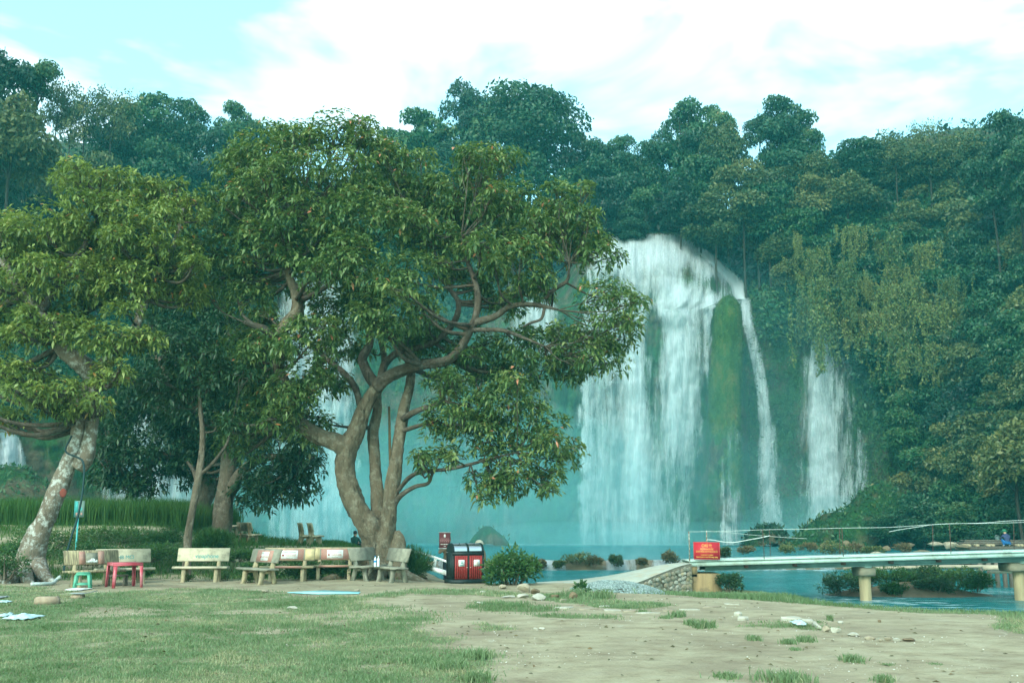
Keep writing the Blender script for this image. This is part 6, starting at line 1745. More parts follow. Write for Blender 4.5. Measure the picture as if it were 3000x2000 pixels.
for i, (px, py, w, h, lb, mt) in enumerate([
    (1538, 1734, 44, 28, 'grey-tan boulder at the foot of the green shrub', STONE_TAN), (1565, 1738, 38, 18, 'dark brown rock beside the grey-tan boulder', STONE_BROWN), (1475, 1724, 26, 16, 'small tan rock under the green shrub', STONE_TAN),
    (1573, 1757, 48, 24, 'pale rounded boulder in front of the rock row', STONE_PALE), (1530, 1750, 40, 12, 'flat pale stone beside the pale boulder', STONE_PALE), (1492, 1750, 44, 8, 'long flat bluish stone slab on the sand edge', STONE_PALE),
    (1676, 1756, 32, 26, 'upright brown stone standing beside the weeds', STONE_BROWN), (1625, 1752, 30, 16, 'dark rock between the pale boulder and the upright stone', STONE_BROWN), (1650, 1762, 24, 12, 'low tan rock beside the upright stone', STONE_TAN),
    (1415, 1736, 16, 8, 'small pale pebble in the grass before the bin', STONE_PALE), (1405, 1768, 26, 9, 'flat bluish stone in the sand grass', STONE_PALE), (858, 1784, 30, 13, 'lumpy cream stone lying in the grass', STONE_PALE), (1047, 1731, 24, 7, 'flat tan stone in front of the facing benches', STONE_TAN),
    (778, 1734, 22, 10, 'grey stone at the grass edge before the bank benches', STONE_TAN), (1230, 1694, 60, 18, 'brown lump of earth and stone under the feathery bush', STONE_BROWN), (1180, 1692, 50, 16, 'brown earth lump beside the facing benches', STONE_BROWN),
    (2422, 1850, 24, 20, 'brownish broken rock beside the pale rubble', STONE_TAN), (2448, 1852, 30, 20, 'pale broken rock at the end of the rubble', STONE_PALE), (2500, 1862, 34, 12, 'pale low stone further along the rut', STONE_PALE), (2550, 1872, 36, 14, 'tan rounded stone in the rut', STONE_TAN),
    (2580, 1878, 18, 12, 'small tan stone in the rut', STONE_TAN), (2602, 1876, 26, 14, 'tan stone wedged in the rut', STONE_TAN), (2625, 1877, 26, 12, 'pale stone at the rut end', STONE_PALE), (2660, 1876, 50, 12, 'brown clod of earth beyond the rut stones', STONE_BROWN),
    (2462, 1826, 18, 12, 'pale cube of stone alone on the sand', STONE_PALE), (2577, 1822, 12, 8, 'small orange-brown stone on the sand by the grass strip', STONE_BROWN), (1945, 1716, 36, 26, 'white angular stone leaning on the bridge wall', WHITE_SIGN),
    (1568, 1842, 14, 7, 'small round pebble on open sand', STONE_PALE), (1585, 1843, 22, 8, 'flat pebble beside the small round one', STONE_PALE), (2023, 1741, 8, 5, 'tiny white stone below the bridge abutment', WHITE_SIGN)]):
    rock(px, py, w, h, lb, mt, 600 + i)
def slab_at(px, py, wpx, dpx, th, label, mat, seed, name='stone_slab', cat='slab', yaw=0.0, tilt=0.0, group=None):
    p = gpt(px, py); s = mpp(px, py, p[1]); g = np.random.default_rng(seed)
    w, d = wpx * s, dpx * s * (p[1] / 3.0)
    n = 9; an = np.sort(g.uniform(0, 6.28, n))
    pr = [(math.cos(a) * w / 2 * g.uniform(0.75, 1), math.sin(a) * d / 2 * g.uniform(0.75, 1)) for a in an]
    bm = bmesh.new()
    f = bm.faces.new([bm.verts.new((x, y, 0)) for x, y in pr])
    e = bmesh.ops.extrude_face_region(bm, geom=[f])
    for v in [k for k in e['geom'] if isinstance(k, bmesh.types.BMVert)]: v.co.z += th
    bmesh.ops.recalc_face_normals(bm, faces=bm.faces)
    bmesh.ops.bevel(bm, geom=list(bm.edges), offset=th * 0.2, segments=1, affect='EDGES')
    me = bpy.data.meshes.new(name); bm.to_mesh(me); bm.free(); me.materials.append(mat)
    o = link(name, me); o.location = (p[0], p[1], p[2] - th * 0.3); o.rotation_euler = (tilt, 0, yaw)
    return tag(o, label, cat, group)
for i, (px, py, w, d) in enumerate([(1660, 1780, 90, 8), (1720, 1784, 80, 7), (1790, 1788, 70, 7), (1850, 1790, 80, 7), (1900, 1796, 80, 6), (1960, 1788, 60, 6), (1770, 1776, 50, 5), (1690, 1774, 60, 5), (2020, 1786, 70, 6), (2080, 1778, 90, 6), (2150, 1770, 60, 5)]):
    slab_at(px, py, w, d, 0.03, 'thin broken pale concrete slab on the sand before the weeds', STONE_TAN if i % 2 else STONE_PALE, 650 + i, yaw=0.5 * math.sin(i * 2.3), group='broken slabs on the sand')
for i, (px, py, w, d, lb) in enumerate([(2320, 1818, 70, 9, 'pale blue tilted slab at the head of the rubble'), (2365, 1824, 40, 10, 'small pale slab beside the tilted blue one'), (2175, 1816, 44, 6, 'pale slab lying flat left of the rubble'), (2162, 1802, 30, 6, 'rounded pale slab above the flat one'), (2395, 1836, 30, 16, 'pale wedge of rubble leaning in the grass')]):
    slab_at(px, py, w, d, 0.09, lb, STONE_PALE, 670 + i, tilt=0.12)
# litter and blocks in the left grass
BRICKC = mat_plain('old_brick', (0.36, 0.28, 0.20), (0.27, 0.2, 0.14), 8, 0.95, 0.4, 22)
PALE_CLOTH = mat_plain('pale_cloth', (0.48, 0.60, 0.60), (0.32, 0.46, 0.48), 9, 0.8, 0.3)
GREYPL = mat_plain('grey_board', (0.30, 0.33, 0.32), (0.2, 0.22, 0.22), 6, 0.8, 0.2)
q = gpt(138, 1768)
o = thing('masonry_block', 'rough tan masonry block lying in the grass', 'block', tuple(q), R(6))
MB().box((0, 0, 0.06), (0.44, 0.22, 0.17), taper=1.06).build('block', BRICKC, o, False, 0.025)
q = gpt(228, 1752)
o = thing('masonry_block', 'flat tan block in the grass with a grey board on it', 'block', tuple(q), R(-4))
MB().box((0, 0, 0.03), (0.24, 0.2, 0.12)).build('block', BRICKC, o, False, 0.02)
o = thing('board_scrap', 'bent grey scrap of board resting on the flat tan block', 'board', (q[0] + 0.1, q[1] - 0.02, q[2] + 0.10), R(3))
MB().add([(-0.22, -0.1, 0.005), (0.05, -0.12, 0.0), (0.28, -0.08, 0.05), (0.28, 0.1, 0.05), (0.05, 0.12, 0.0), (-0.22, 0.1, 0.005), (-0.22, -0.1, 0.02), (0.05, -0.12, 0.015), (0.28, -0.08, 0.065), (0.28, 0.1, 0.065), (0.05, 0.12, 0.015), (-0.22, 0.1, 0.02)],
         np.array([[0, 5, 4, 1], [1, 4, 3, 2], [6, 7, 10, 11], [7, 8, 9, 10], [0, 1, 7, 6], [1, 2, 8, 7], [2, 3, 9, 8], [3, 4, 10, 9], [4, 5, 11, 10], [5, 0, 6, 11]])).build('board', GREYPL, o)
def crumple(px, py, wpx, dpx, h, label, mat, seed, name='rag', cat='litter'):
    p = gpt(px, py); s = mpp(px, py, p[1])
    A, B = np.meshgrid(np.linspace(-1, 1, 26), np.linspace(-1, 1, 14))
    ed = 0.75 + 0.5 * fbm(A * 2 + seed, B * 2, 2, seed)
    X = A * wpx * s / 2 * ed; Yq = B * dpx * s * p[1] / 3.4 * ed
    Z = h * fbm(A * 3 + seed * 3, B * 3, 4, seed) * (1 - 0.75 * np.maximum(np.abs(A), np.abs(B)) ** 2) + 0.006
    o = grid_mesh(name, np.stack([X, Yq, Z], -1), mat)
    o.location = (p[0], p[1], p[2] + 0.015)
    sm = o.modifiers.new('thick', 'SOLIDIFY'); sm.thickness = 0.006
    return tag(o, label, cat)
crumple(66, 1814, 80, 10, 0.14, 'crumpled pale blue cloth lying in the grass', PALE_CLOTH, 3)
crumple(18, 1806, 26, 6, 0.08, 'small pale scrap of cloth beside the crumpled cloth', PALE_CLOTH, 5)
crumple(12, 1765, 40, 4, 0.05, 'flat blue plastic scrap in the grass by the leaning tree', PALE_CLOTH, 6)
crumple(228, 1728, 50, 5, 0.05, 'white strip of litter at the foot of the green stool', WHITE_SIGN, 7)
crumple(6, 1752, 20, 5, 0.06, 'grey plastic scrap in the grass', GREYPL, 8)
crumple(2340, 1830, 30, 8, 0.1, 'pale plastic scrap on the rubble', PALE_CLOTH, 9)
crumple(1905, 1716, 60, 6, 0.14, 'blue crumpled tarpaulin at the foot of the stone wall', mat_plain('blue_tarp', (0.01, 0.20, 0.28), (0.02, 0.28, 0.34), 6, 0.5, 0.1), 10, 'tarpaulin', 'tarpaulin')
# scattered dry leaves and pebbles, too many to count
g = np.random.default_rng(808)
N = 700
yy = 9.4 + 20 * g.random(N) ** 1.2; xx = g.uniform(-1, 1, N) * yy * half
ok = (sd_poly(xx, yy, SHORE) < -0.3)
xx, yy = xx[ok], yy[ok]; n = len(xx)
zz_ = ground_h(xx, yy)
L = g.uniform(0.02, 0.055, n)
an = g.random(n) * 6.28
D = np.stack([np.cos(an), np.sin(an), g.uniform(-0.05, 0.25, n)], 1)
V, F = leaves_np(np.stack([xx, yy, zz_ + 0.012], 1), unit(D), L * 1.6, L * 0.7, 0.05, 0.3, g)
o = link('fallen_leaves', make_mesh('fallen_leaves', V, F, LEAF_BROWN, fattr={'tint': np.repeat(g.random(n), 2)}))
tag(o, 'dry brown leaves scattered over the bank', 'leaves', kind='stuff')
N = 5200
yy = 9.4 + 14 * g.random(N) ** 1.3; xx = g.uniform(-1, 1, N) * yy * half
ok = (sd_poly(xx, yy, SHORE) < -0.3) & (grass_mask(xx, yy) < 0.4) & (fbm(xx * 0.9, yy * 1.5, 3, 71) > 0.54)
xx, yy = xx[ok], yy[ok]; n = len(xx)
def pebbles(name, X, Yq, Z, S, mat, label, g):
    n = len(X)
    oc = np.array([[1, 0, 0], [0, 1, 0], [-1, 0, 0], [0, -1, 0], [0, 0, 0.7], [0, 0, -0.7]], float)
    of = np.array([[0, 1, 4], [1, 2, 4], [2, 3, 4], [3, 0, 4], [1, 0, 5], [2, 1, 5], [3, 2, 5], [0, 3, 5]])
    a = g.random(n) * 6.28
    c, s_ = np.cos(a)[:, None], np.sin(a)[:, None]
    q = oc[None] * g.uniform(0.6, 1.25, (n, 6, 3))
    x = (q[..., 0] * c - q[..., 1] * s_) * S[:, None] + X[:, None]; y = (q[..., 0] * s_ + q[..., 1] * c) * S[:, None] + Yq[:, None]
    z = q[..., 2] * S[:, None] + Z[:, None]
    V = np.stack([x, y, z], -1).reshape(-1, 3)
    F = (np.arange(n)[:, None, None] * 6 + of[None]).reshape(-1, 3)
    o = link(name, make_mesh(name, V, F, mat, fattr={'tint': np.repeat(g.random(n), 8)}))
    return tag(o, label, 'pebbles', kind='stuff')
m, nt, out = new_mat('pebble')
principled(nt, out, ramp(nt, attr(nt, 'tint'), [(0, (0.24, 0.2, 0.14)), (0.5, (0.42, 0.38, 0.3)), (1, (0.62, 0.6, 0.54))]), 0.9)
pebbles('pebbles', xx, yy, ground_h(xx, yy) + 0.004, g.uniform(0.004, 0.016, n), m, 'small pebbles strewn on the sand', g)
# gravel heap
m, nt, out = new_mat('gravel')
principled(nt, out, ramp(nt, attr(nt, 'tint'), [(0, (0.12, 0.16, 0.15)), (0.5, (0.20, 0.26, 0.245)), (1, (0.30, 0.36, 0.34))]), 0.9)
ga = gpt(1830, 1733)
hx, hy, hh = 1.25, 1.3, 0.20
n = 5200
a = g.random(n) * 6.28; rr_ = np.sqrt(g.random(n))
X = ga[0] + np.cos(a) * rr_ * hx; Yq = ga[1] + 0.9 + np.sin(a) * rr_ * hy
Z = ground_h(X, Yq) + hh * (1 - rr_ ** 2) ** 1.0 * (0.8 + 0.4 * fbm(X * 2, Yq * 2, 2, 3))
o = pebbles('gravel_heap', X, Yq, Z, g.uniform(0.018, 0.040, n), m, 'low heap of pale bluish gravel below the bridge ramp', g)
# pale blue sheet lying before the benches
p0 = [gpt(a, b)[:2] for a, b in ((842, 1737), (920, 1733), (952, 1731), (1056, 1736), (1050, 1740), (930, 1741))]
V = [(x, y, gz(x, y) + 0.03) for x, y in p0]; V2 = [(x, y, z - 0.02) for x, y, z in V]
k = len(V)
o = link('plastic_sheet', make_mesh('plastic_sheet', V + V2, [np.array([list(range(k))]), np.array([list(range(2 * k - 1, k - 1, -1))]), np.array([[i, i + k, (i + 1) % k + k, (i + 1) % k] for i in range(k)])], mat_plain('cyan_sheet', (0.28, 0.62, 0.64), (0.34, 0.68, 0.7), 3, 0.35, 0.1)))
tag(o, 'flat pale cyan sheet lying on the ground before the bank benches', 'sheet')

# ---- bridge ramp, wall and abutment
RAMP_M = mat_plain('ramp_concrete', (0.44, 0.46, 0.38), (0.36, 0.38, 0.31), 3, 0.85, 0.35, 16, dirt=(0.42, 0.34, 0.22), dscale=1.6)
near_e = [(1.25, 27.3, -0.14), (2.2, 27.9, -0.13), (3.2, 28.6, -0.10), (3.75, 29.4, -0.02), (4.25, 30.1, 0.10), (4.85, 30.8, 0.25), (5.25, 31.2, 0.34), (5.55, 31.5, 0.38)]
far_e = [(0.7, 31.0, -0.16), (1.5, 31.5, -0.14), (2.3, 31.9, -0.10), (3.0, 32.2, -0.02), (3.7, 32.5, 0.08), (4.5, 32.9, 0.22), (5.1, 33.05, 0.31), (5.6, 33.1, 0.36)]
ne, _ = catmull(np.array(near_e), np.ones(8), 0.12); fe, _ = catmull(np.array(far_e), np.ones(8), 0.12)
nn = 50
def rs_(a, n): 
    t = np.linspace(0, len(a) - 1, n); i = np.minimum(t.astype(int), len(a) - 2); f = (t - i)[:, None]
    return a[i] * (1 - f) + a[i + 1] * f
ne, fe = rs_(ne, nn), rs_(fe, nn)
tt_ = np.linspace(0, 1, 12)[:, None, None]
Sf = ne[None] * (1 - tt_) + fe[None] * tt_
Sf[..., 2] += 0.02 * (fbm(Sf[..., 0] * 2, Sf[..., 1] * 2, 3, 3) - 0.5)
low1 = ne.copy(); low1[:, 2] = -1.3; low2 = fe.copy(); low2[:, 2] = -1.9
o = thing('bridge_ramp', 'pale concrete ramp curving up to the footbridge with a rubble stone side wall', 'ramp')
grid_mesh('ramp_surface', Sf, RAMP_M, o, True)
MORTAR = mat_plain('mortar', (0.22, 0.195, 0.145), (0.15, 0.13, 0.095), 5, 0.95, 0.6, 18)
grid_mesh('side_wall', np.stack([low1, ne - [0, -0.02, 0.005]]), MORTAR, o, False)
grid_mesh('far_wall', np.stack([fe - [0, 0.0, 0.005], low2]), MORTAR, o, False)
g = np.random.default_rng(66)
stn = []
for sdd in range(4):
    bm = bmesh.new(); bmesh.ops.create_icosphere(bm, subdivisions=1, radius=1.0)
    for v in bm.verts: v.co = v.co * g.uniform(0.82, 1.15)
    me = bpy.data.meshes.new('stone'); bm.to_mesh(me); bm.free()
    me.materials.append((STONE_TAN, STONE_PALE, CONC_GREY, CONC_TAN)[sdd]); stn.append(me)
t = 12.0
while t < nn - 1.01:
    i = int(t); p_ = ne[i] * (1 - (t - i)) + ne[i + 1] * (t - i)
    dr_ = unit(ne[min(i + 1, nn - 1)] - ne[i - 1]); ang = math.atan2(dr_[1], dr_[0])
    z = p_[2] - 0.11 - g.uniform(0, 0.05)
    while z > gz(p_[0], p_[1] - 0.1) - 0.02:
        st = link('stone', stn[g.integers(4)], o)
        w = g.uniform(0.075, 0.125)
        st.location = (p_[0] + g.normal(0, 0.02), p_[1] + g.normal(0, 0.02), z)
        st.scale = (w, 0.034, g.uniform(0.055, 0.085)); st.rotation_euler = (0, g.uniform(-0.4, 0.4), ang)
        z -= g.uniform(0.11, 0.15)
    t += g.uniform(1.0, 1.35)
ABUT = mat_plain('abutment_concrete', (0.33, 0.235, 0.115), (0.22, 0.155, 0.08), 3, 0.9, 0.35, 14, stretch=(3, 3, 0.4), dirt=(0.08, 0.07, 0.05), dscale=2.2)
YB = 32.0
def bz_(px):
    return np.interp(px, [2000, 3000, 3400], [P(2010, 1641, YB)[2], P(3000, 1610, YB)[2], P(3400, 1601, YB)[2]])
def bx_(px, Y=YB):
    return float((px - 1500) / F_PX * Y / 1.0) / float(ray(px, 1640)[1])
x0, x1 = bx_(2008), bx_(2108)
o = thing('bridge_abutment', 'ochre concrete abutment block carrying the end of the footbridge', 'abutment', ((x0 + x1) / 2, YB + 0.55, 0))
MB().box((0, 0, -0.70), (x1 - x0, 1.4, 1.50)).build('block', ABUT, o, False, 0.02)
MB().box((-(x1 - x0) / 2 + 0.17, 0, 0.15), (0.34, 1.4, 0.40)).build('bearing_step', ABUT, o, False, 0.015)

# ---- footbridge
BR_PALE = mat_plain('bridge_paint', (0.47, 0.60, 0.53), (0.40, 0.53, 0.47), 4, 0.55, 0.08, 20, dirt=(0.27, 0.30, 0.24), dscale=2.0, stretch=(0.4, 1, 1))
BR_DARK = mat_plain('bridge_girder', (0.16, 0.27, 0.25), (0.11, 0.2, 0.19), 4, 0.6, 0.1, 20)
RUST = mat_plain('rusty_bar', (0.10, 0.055, 0.04), (0.05, 0.035, 0.03), 12, 0.9, 0.2)
xs0, xs1 = bx_(2016), bx_(3380)
o = thing('footbridge', 'pale green steel footbridge on concrete piers crossing the river', 'bridge', (0, 0, 0))
zs0, zs1 = float(bz_(2016)), float(bz_(3380))
slope = math.atan2(zs1 - zs0, xs1 - xs0)
def bp(x):
    return zs0 + (x - xs0) / (xs1 - xs0) * (zs1 - zs0)
Ms = Matrix.Rotation(-slope, 4, 'Y')
nsp = 26
for k in range(nsp):                                     # deck plates
    a = xs0 + (xs1 - xs0) * k / nsp; b = xs0 + (xs1 - xs0) * (k + 1) / nsp
    c = (a + b) / 2
    MB().box((c, YB + 0.6, bp(c) - 0.015), (b - a - 0.008, 1.5, 0.03), Ms).build('deck_plate', BR_PALE, o)
Lb = (xs1 - xs0) / math.cos(slope); cm_ = (xs0 + xs1) / 2; zm = bp(cm_)
for yo, nm in ((-0.16, 'edge_channel'), (1.36, 'edge_channel')):
    e = MB()
    e.box((cm_, YB + yo, zm - 0.115), (Lb, 0.05, 0.13), Ms); e.box((cm_, YB + yo - 0.03, zm - 0.03), (Lb, 0.10, 0.018), Ms)
    e.build(nm, BR_PALE, o)
for yo in (0.12, 1.1):
    e = MB(); xg = xs0 + 0.55; Lg = (xs1 - xg) / math.cos(slope); cg = (xg + xs1) / 2
    e.box((cg, YB + yo, bp(cg) - 0.235), (Lg, 0.02, 0.20), Ms); e.box((cg, YB + yo, bp(cg) - 0.34), (Lg, 0.12, 0.018), Ms)
    e.build('girder', BR_DARK, o)
for px in (2185, 2328, 2470, 2610, 2750, 2885, 3020):
    x = bx_(px)
    MB().box((x, YB + 0.5, bp(x) - 0.22), (0.10, 1.2, 0.12), Ms).build('cross_bearer', RUST, o)
for px in (2075, 2170, 2290, 2400, 2548, 2628, 2705, 2858, 2930):
    x = bx_(px)
    MB().box((x, YB - 0.205, bp(x) - 0.02), (0.03, 0.03, 0.03)).build('bolt_lug', BR_PALE, o)
PIERC = mat_plain('pier_concrete', (0.36, 0.29, 0.17), (0.27, 0.215, 0.125), 3, 0.9, 0.3, 14, stretch=(3, 3, 0.5))
PIERC2 = mat_plain('pier_cap_concrete', (0.27, 0.24, 0.17), (0.2, 0.18, 0.13), 3, 0.9, 0.3, 14)
for px in (2546, 3004):
    x = bx_(px); zt_ = bp(x) - 0.36
    hw = 0.24 if px < 2900 else 0.42
    MB().box((x, YB + 0.55, zt_ + 0.00), (0.22, 0.9, 0.07)).build('bearing_plate', BR_PALE, o)
    cp = [(-0.36, zt_ - 0.30), (0.36, zt_ - 0.30), (0.42, zt_ - 0.22), (0.42, zt_ - 0.02), (-0.42, zt_ - 0.02), (-0.42, zt_ - 0.22)]
    MB().extrude([(YB + 0.55 + a, b) for a, b in cp], x - hw, x + hw).build('pier_cap', PIERC2, o, False, 0.015)
    MB().lathe([(0.19, zt_ - 0.29), (0.19, -2.0)], (x, YB + 0.5, 0), 8).build('pier_column', PIERC, o, False)
WRAP = mat_plain('wrapped_post', (0.42, 0.40, 0.34), (0.16, 0.10, 0.07), 22, 0.9, 0.3, stretch=(1, 1, 0.5), lo=0.42, hi=0.52)
posts = {}
for k, (px, top, tpx, mt, yo) in enumerate([(2020, 1556, 2018, WRAP, -0.17), (2070, 1553, 2070, WRAP, 1.3), (2239, 1550, 2234, RUST, -0.17), (2257, 1550, 2254, RUST, 1.3), (2471, 1545, 2466, RUST, -0.17), (2461, 1545, 2459, RUST, 1.3), (2787, 1534, 2781, RUST, -0.17), (2734, 1536, 2732, RUST, 1.3), (2973, 1526, 2969, RUST, 1.3), (3090, 1524, 3086, RUST, -0.17)]):
    x = bx_(px, YB + yo); a = (x, YB + yo, bp(x) - 0.14)
    b = P(tpx, top, YB + yo)
    MB().tube([a, (np.array(a) + b) / 2 + [0.006, 0, 0], b], 0.012 if mt is RUST else 0.018, 7).build('rail_post', mt, o, True)
    posts[k] = b
ROPE = mat_plain('pale_rope', (0.62, 0.66, 0.62), (0.5, 0.55, 0.52), 20, 0.8, 0.2)
def rope(pp, r, label, Y=YB):
    pts, rr = catmull(np.array([P(a, b, Y + (c[0] if c else 0)) for a, b, *c in pp]), np.full(len(pp), r * 0.6), 0.12)
    tag(MB().tube(pts, rr, 6).build('rope', ROPE, None, True), label, 'rope')
rope([(2018, 1557, -.17), (2070, 1556, -.17), (2110, 1556, -.17), (2236, 1551, -.17), (2350, 1549, -.17), (2466, 1546, -.17), (2600, 1544, -.17), (2700, 1538, -.17), (2782, 1533, -.17), (2900, 1532, -.17), (3100, 1526, -.17)], 0.011, 'top safety rope strung along the near bridge posts')
rope([(2110, 1556, 1.3), (2180, 1564, 1.3), (2255, 1570, 1.3), (2310, 1574, 1.3), (2364, 1577, 1.3)], 0.008, 'thin loose rope ending in a knot behind the bridge posts')
rope([(2070, 1580, 1.3), (2090, 1581, 1.3), (2115, 1586, 1.3), (2150, 1588, 1.3), (2190, 1581, 1.3), (2235, 1573, 1.3), (2256, 1568, 1.3)], 0.022, 'thick white hose sagging behind the red warning sign')
rope([(2604, 1557, 1.3), (2640, 1550, 1.3), (2700, 1541, 1.3), (2734, 1536, 1.3), (2800, 1533, 1.3), (2880, 1531, 1.3), (2973, 1524, 1.3), (3100, 1524, 1.3)], 0.012, 'rope with a trailing end tied along the far bridge posts')

# ---- warning sign
SIGN_RED = mat_plain('sign_red', (0.44, 0.020, 0.035), (0.40, 0.018, 0.03), 5, 0.5, 0.03)
SIGN_EDGE = mat_plain('sign_edge', (0.62, 0.16, 0.12), None, 5, 0.5, 0.0)
SIGN_YEL = mat_plain('sign_yellow', (0.78, 0.50, 0.10), None, 5, 0.5, 0.0)
c = P(2070.5, 1612.5, YB - 0.28); s = mpp(2070, 1612, YB)
o = thing('warning_sign', 'red warning sign with yellow lettering leaning on the footbridge end', 'sign', tuple(c), 0)
w, h = 77 * s, 50 * s
Mr = Matrix.Rotation(R(0.8), 4, 'Y') @ Matrix.Rotation(R(-4), 4, 'X')
MB().box((0, 0, 0), (w, 0.014, h), Mr).build('panel', SIGN_RED, o, False, 0.004)
bd = MB()
for (x, z, a, b) in ((0, h / 2 - 0.012, w - 0.01, 0.008), (0, -h / 2 + 0.012, w - 0.01, 0.008), (w / 2 - 0.012, 0, 0.008, h - 0.02), (-w / 2 + 0.012, 0, 0.008, h - 0.02)):
    v = Mr @ Vector((x, -0.0085, z)); bd.box(tuple(v), (a, 0.003, b), Mr)
bd.build('border_line', SIGN_EDGE, o)
for (txt, z, size, sx, wt) in (('CHÚ Ý!', 0.155, 0.135, 1.0, 0.32), ('CÔNG TRÌNH ĐANG THI CÔNG', 0.048, 0.082, 0.4, 0.42), ('DU KHÁCH KHÔNG CHẠM TAY VÀO LAN CAN CẦU', -0.028, 0.082, 0.4, 0.70), ('Construction in progress', -0.125, 0.066, 0.5, 0.39), ('Visitors should not touch the bridge railings', -0.195, 0.066, 0.5, 0.70)):
    V, F = text_np(txt, size)
    V[:, 0] *= wt * (w / 0.86) / max(1e-6, np.ptp(V[:, 0]))
    V[:, 2] *= h / 0.55; 
    V = V + [0, -0.0095, z * h / 0.55]
    V = V @ np.array(Mr.to_3x3()).T
    link('lettering', make_mesh('lettering', V, F, SIGN_YEL), o)

# ---- weir
WEIR_ROCK = mat_plain('weir_rock', (0.17, 0.13, 0.075), (0.09, 0.075, 0.045), 1.5, 0.9, 0.8, 5)
A, T = np.meshgrid(np.linspace(-9, 30, 150), np.linspace(0, 1, 14))
Yw = 53.6 + 0.9 * (fbm(A * 0.5, T * 0, 3, 9) - 0.5) - 0.45 * T + 0.35 * (fbm(A * 1.8, T * 2, 3, 4) - 0.5) + 0.12 * np.maximum(0, A - 9)
Zw = Z_POOL + 0.03 - 0.62 * T ** 1.2 + 0.10 * (fbm(A * 1.3, T, 3, 14) - 0.5) * (1 - T)
Wg = np.stack([A, Yw, Zw], -1)
backw = Wg[:1].copy(); backw[..., 1] += 2.0; backw[..., 2] -= 0.35
o = thing('weir', 'low rocky weir with white water spilling over it', 'weir')
grid_mesh('rock_ledge', np.concatenate([backw, Wg]), WEIR_ROCK, o)
Ws = Wg.copy(); Ws[..., 1] -= 0.10; Ws[..., 2] += 0.02
dn = 0.47 + 1.3 * (fbm(A * 1.7, T * 0.2, 3, 44) - 0.5) + 0.10 * T - 0.06 * smooth(9, 12, A)
grid_mesh('spilling_water', Ws, MAT_FALL, o, vattr={'dens': dn.reshape(-1)}, uv=np.stack([A * 0.35, T * 0.6], -1))
g = np.random.default_rng(12)
for i, (px, py, w_, h_, Y) in enumerate([(2785, 1605, 40, 26, 56), (2815, 1608, 44, 18, 56), (2480, 1600, 22, 20, 57), (2415, 1605, 22, 20, 57), (2570, 1628, 40, 14, 54.6), (2700, 1622, 50, 14, 55), (2600, 1612, 30, 16, 57), (2660, 1600, 40, 12, 60), (2740, 1598, 50, 14, 60)]):
    rock(px, py, w_, h_, 'tan boulder among the rapids by the weir', STONE_TAN if i % 4 == 0 else WEIR_ROCK, 700 + i, 'boulder', 'boulder', 'boulders by the weir', Y=Y)

# ---- wooden staging across the river, with a man at work
STG = mat_plain('staging_wood', (0.12, 0.105, 0.08), (0.07, 0.06, 0.048), 3, 0.95, 0.4, 12, stretch=(0.3, 3, 3))
LOGP = mat_plain('pale_log', (0.42, 0.36, 0.26), (0.3, 0.25, 0.18), 4, 0.9, 0.4, 12)
YS = 58.0
o = thing('wooden_staging', 'stepped dark wooden staging on stilts beyond the footbridge', 'staging')
def stage(px0, px1, row, Y, depth, nm):
    x0, x1 = bx_(px0, Y), bx_(px1, Y); z = P(px0, row, Y)[2]
    nb = max(2, int(depth / 0.28))
    for j in range(nb):
        MB().box(((x0 + x1) / 2 + 0.1 * (j % 2), Y + 0.14 + j * 0.28, z), (x1 - x0, 0.25, 0.07)).build('board', STG, o)
    for j in range(7):
        x = x0 + 0.25 + (x1 - x0 - 0.5) * j / 6
        MB().tube([(x, Y + 0.2, z - 0.03), (x + 0.05 * math.sin(j * 3), Y + 0.2, Z_LOW - 0.9)], 0.07, 7).build('stilt', STG, o, True)
    MB().tube([(x0 - 0.1, Y + 0.02, z - 0.09), (x1 + 0.1, Y + 0.02, z - 0.07)], 0.05, 6).build('beam', STG, o, True)
    return z
stage(2806, 3160, 1602, YS, 1.2, 'a')
stage(2814, 3160, 1590, YS + 1.2, 1.2, 'b')
stage(2834, 3160, 1583, YS + 2.4, 1.4, 'c')
g = np.random.default_rng(3)
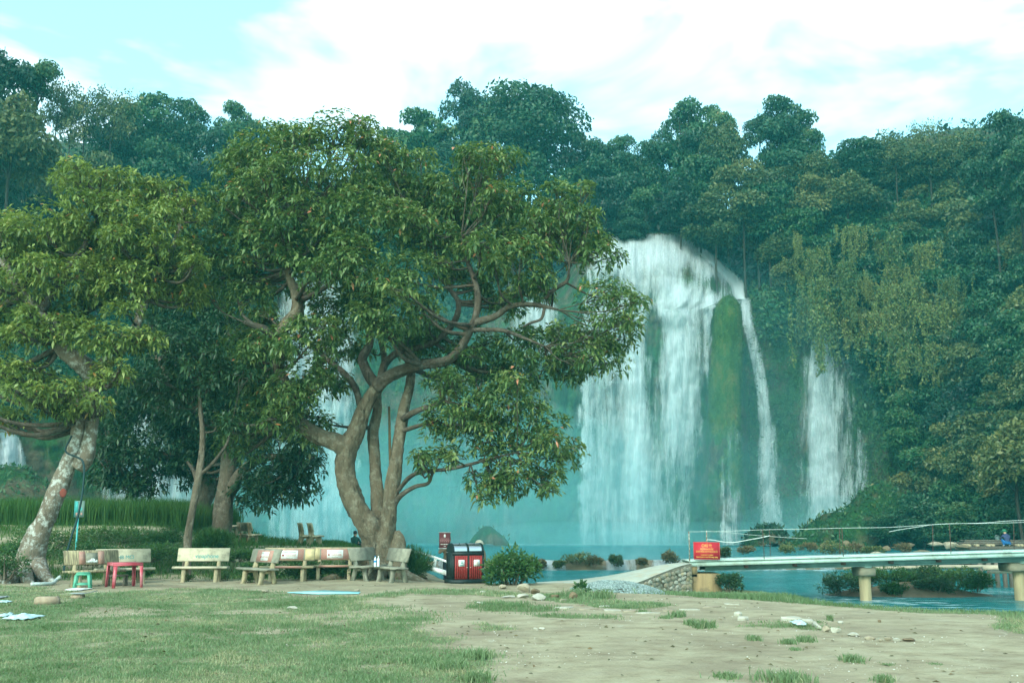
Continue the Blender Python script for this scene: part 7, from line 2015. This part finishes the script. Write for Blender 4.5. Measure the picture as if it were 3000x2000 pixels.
for i, px in enumerate((2830, 2842, 2866, 2900, 2912, 2986, 2996)):
    r_ = 4.2 * mpp(px, 1596, YS)
    p = P(px, 1601, YS + 0.35); p[2] += r_ * 0.9
    l = MB().tube([p, p + [0.05, 0.7, 0]], r_, 10).build('log', CONC_TAN, None, True)
    tag(l, 'short pale log lying end-on on the wooden staging', 'log', 'logs on the staging')
p = P(2953, 1602, YS + 0.3)
person('person in a navy shirt and green hat squatting with back turned on the wooden staging', tuple(p + [0, 0, 0.035]), 0, SQUAT, (NAVY, BLUE_TR, SHOE), hat=GREENH)
p = P(2922, 1582, YS + 2.6)
o = thing('bucket', 'pale plastic bucket on the top step of the wooden staging', 'bucket', tuple(p + [0, 0, 0.03]))
MB().lathe([(0.0, 0), (0.10, 0), (0.13, 0.2), (0.135, 0.2), (0.12, 0.19), (0.09, 0.02), (0, 0.02)], k=16).build('bucket_body', PALE_CLOTH, o, True)
MB().tube([(-0.13, 0, 0.19), (-0.1, 0, 0.26), (0, 0, 0.29), (0.1, 0, 0.26), (0.13, 0, 0.19)], 0.006, 5).build('handle', ALU, o, True)
# driftwood rails behind the islet
for i, (px0, r0, px1, r1, Y, rad_) in enumerate([(2560, 1664, 2990, 1657, 38.5, 0.06), (2880, 1664, 3000, 1662, 38.0, 0.09), (2900, 1676, 3000, 1675, 38.2, 0.05), (2470, 1664, 2520, 1656, 36.5, 0.07)]):
    a, b = P(px0, r0, Y), P(px1, r1, Y)
    l = MB().tube([a, (a + b) / 2 + [0, 0, 0.02], b], [rad_, rad_ * 1.1, rad_ * 0.8], 8).build('log_rail', LOGP, None, True)
    tag(l, ['long pale log laid behind the islet bushes', 'thick pale log behind the far bridge pier', 'thin brown log under the thick pale one', 'short pale log on the islet edge'][i], 'log')
for i, px in enumerate((2870, 2895, 2918, 2940, 2958)):
    a = P(px, 1640, 39.0); b = a.copy(); b[2] = -1.6
    l = MB().tube([a, b], 0.09, 8).build('stake', OLDWOOD, None, True)
    tag(l, 'upright wooden stake in the water behind the log rails', 'stake', 'stakes behind the islet')
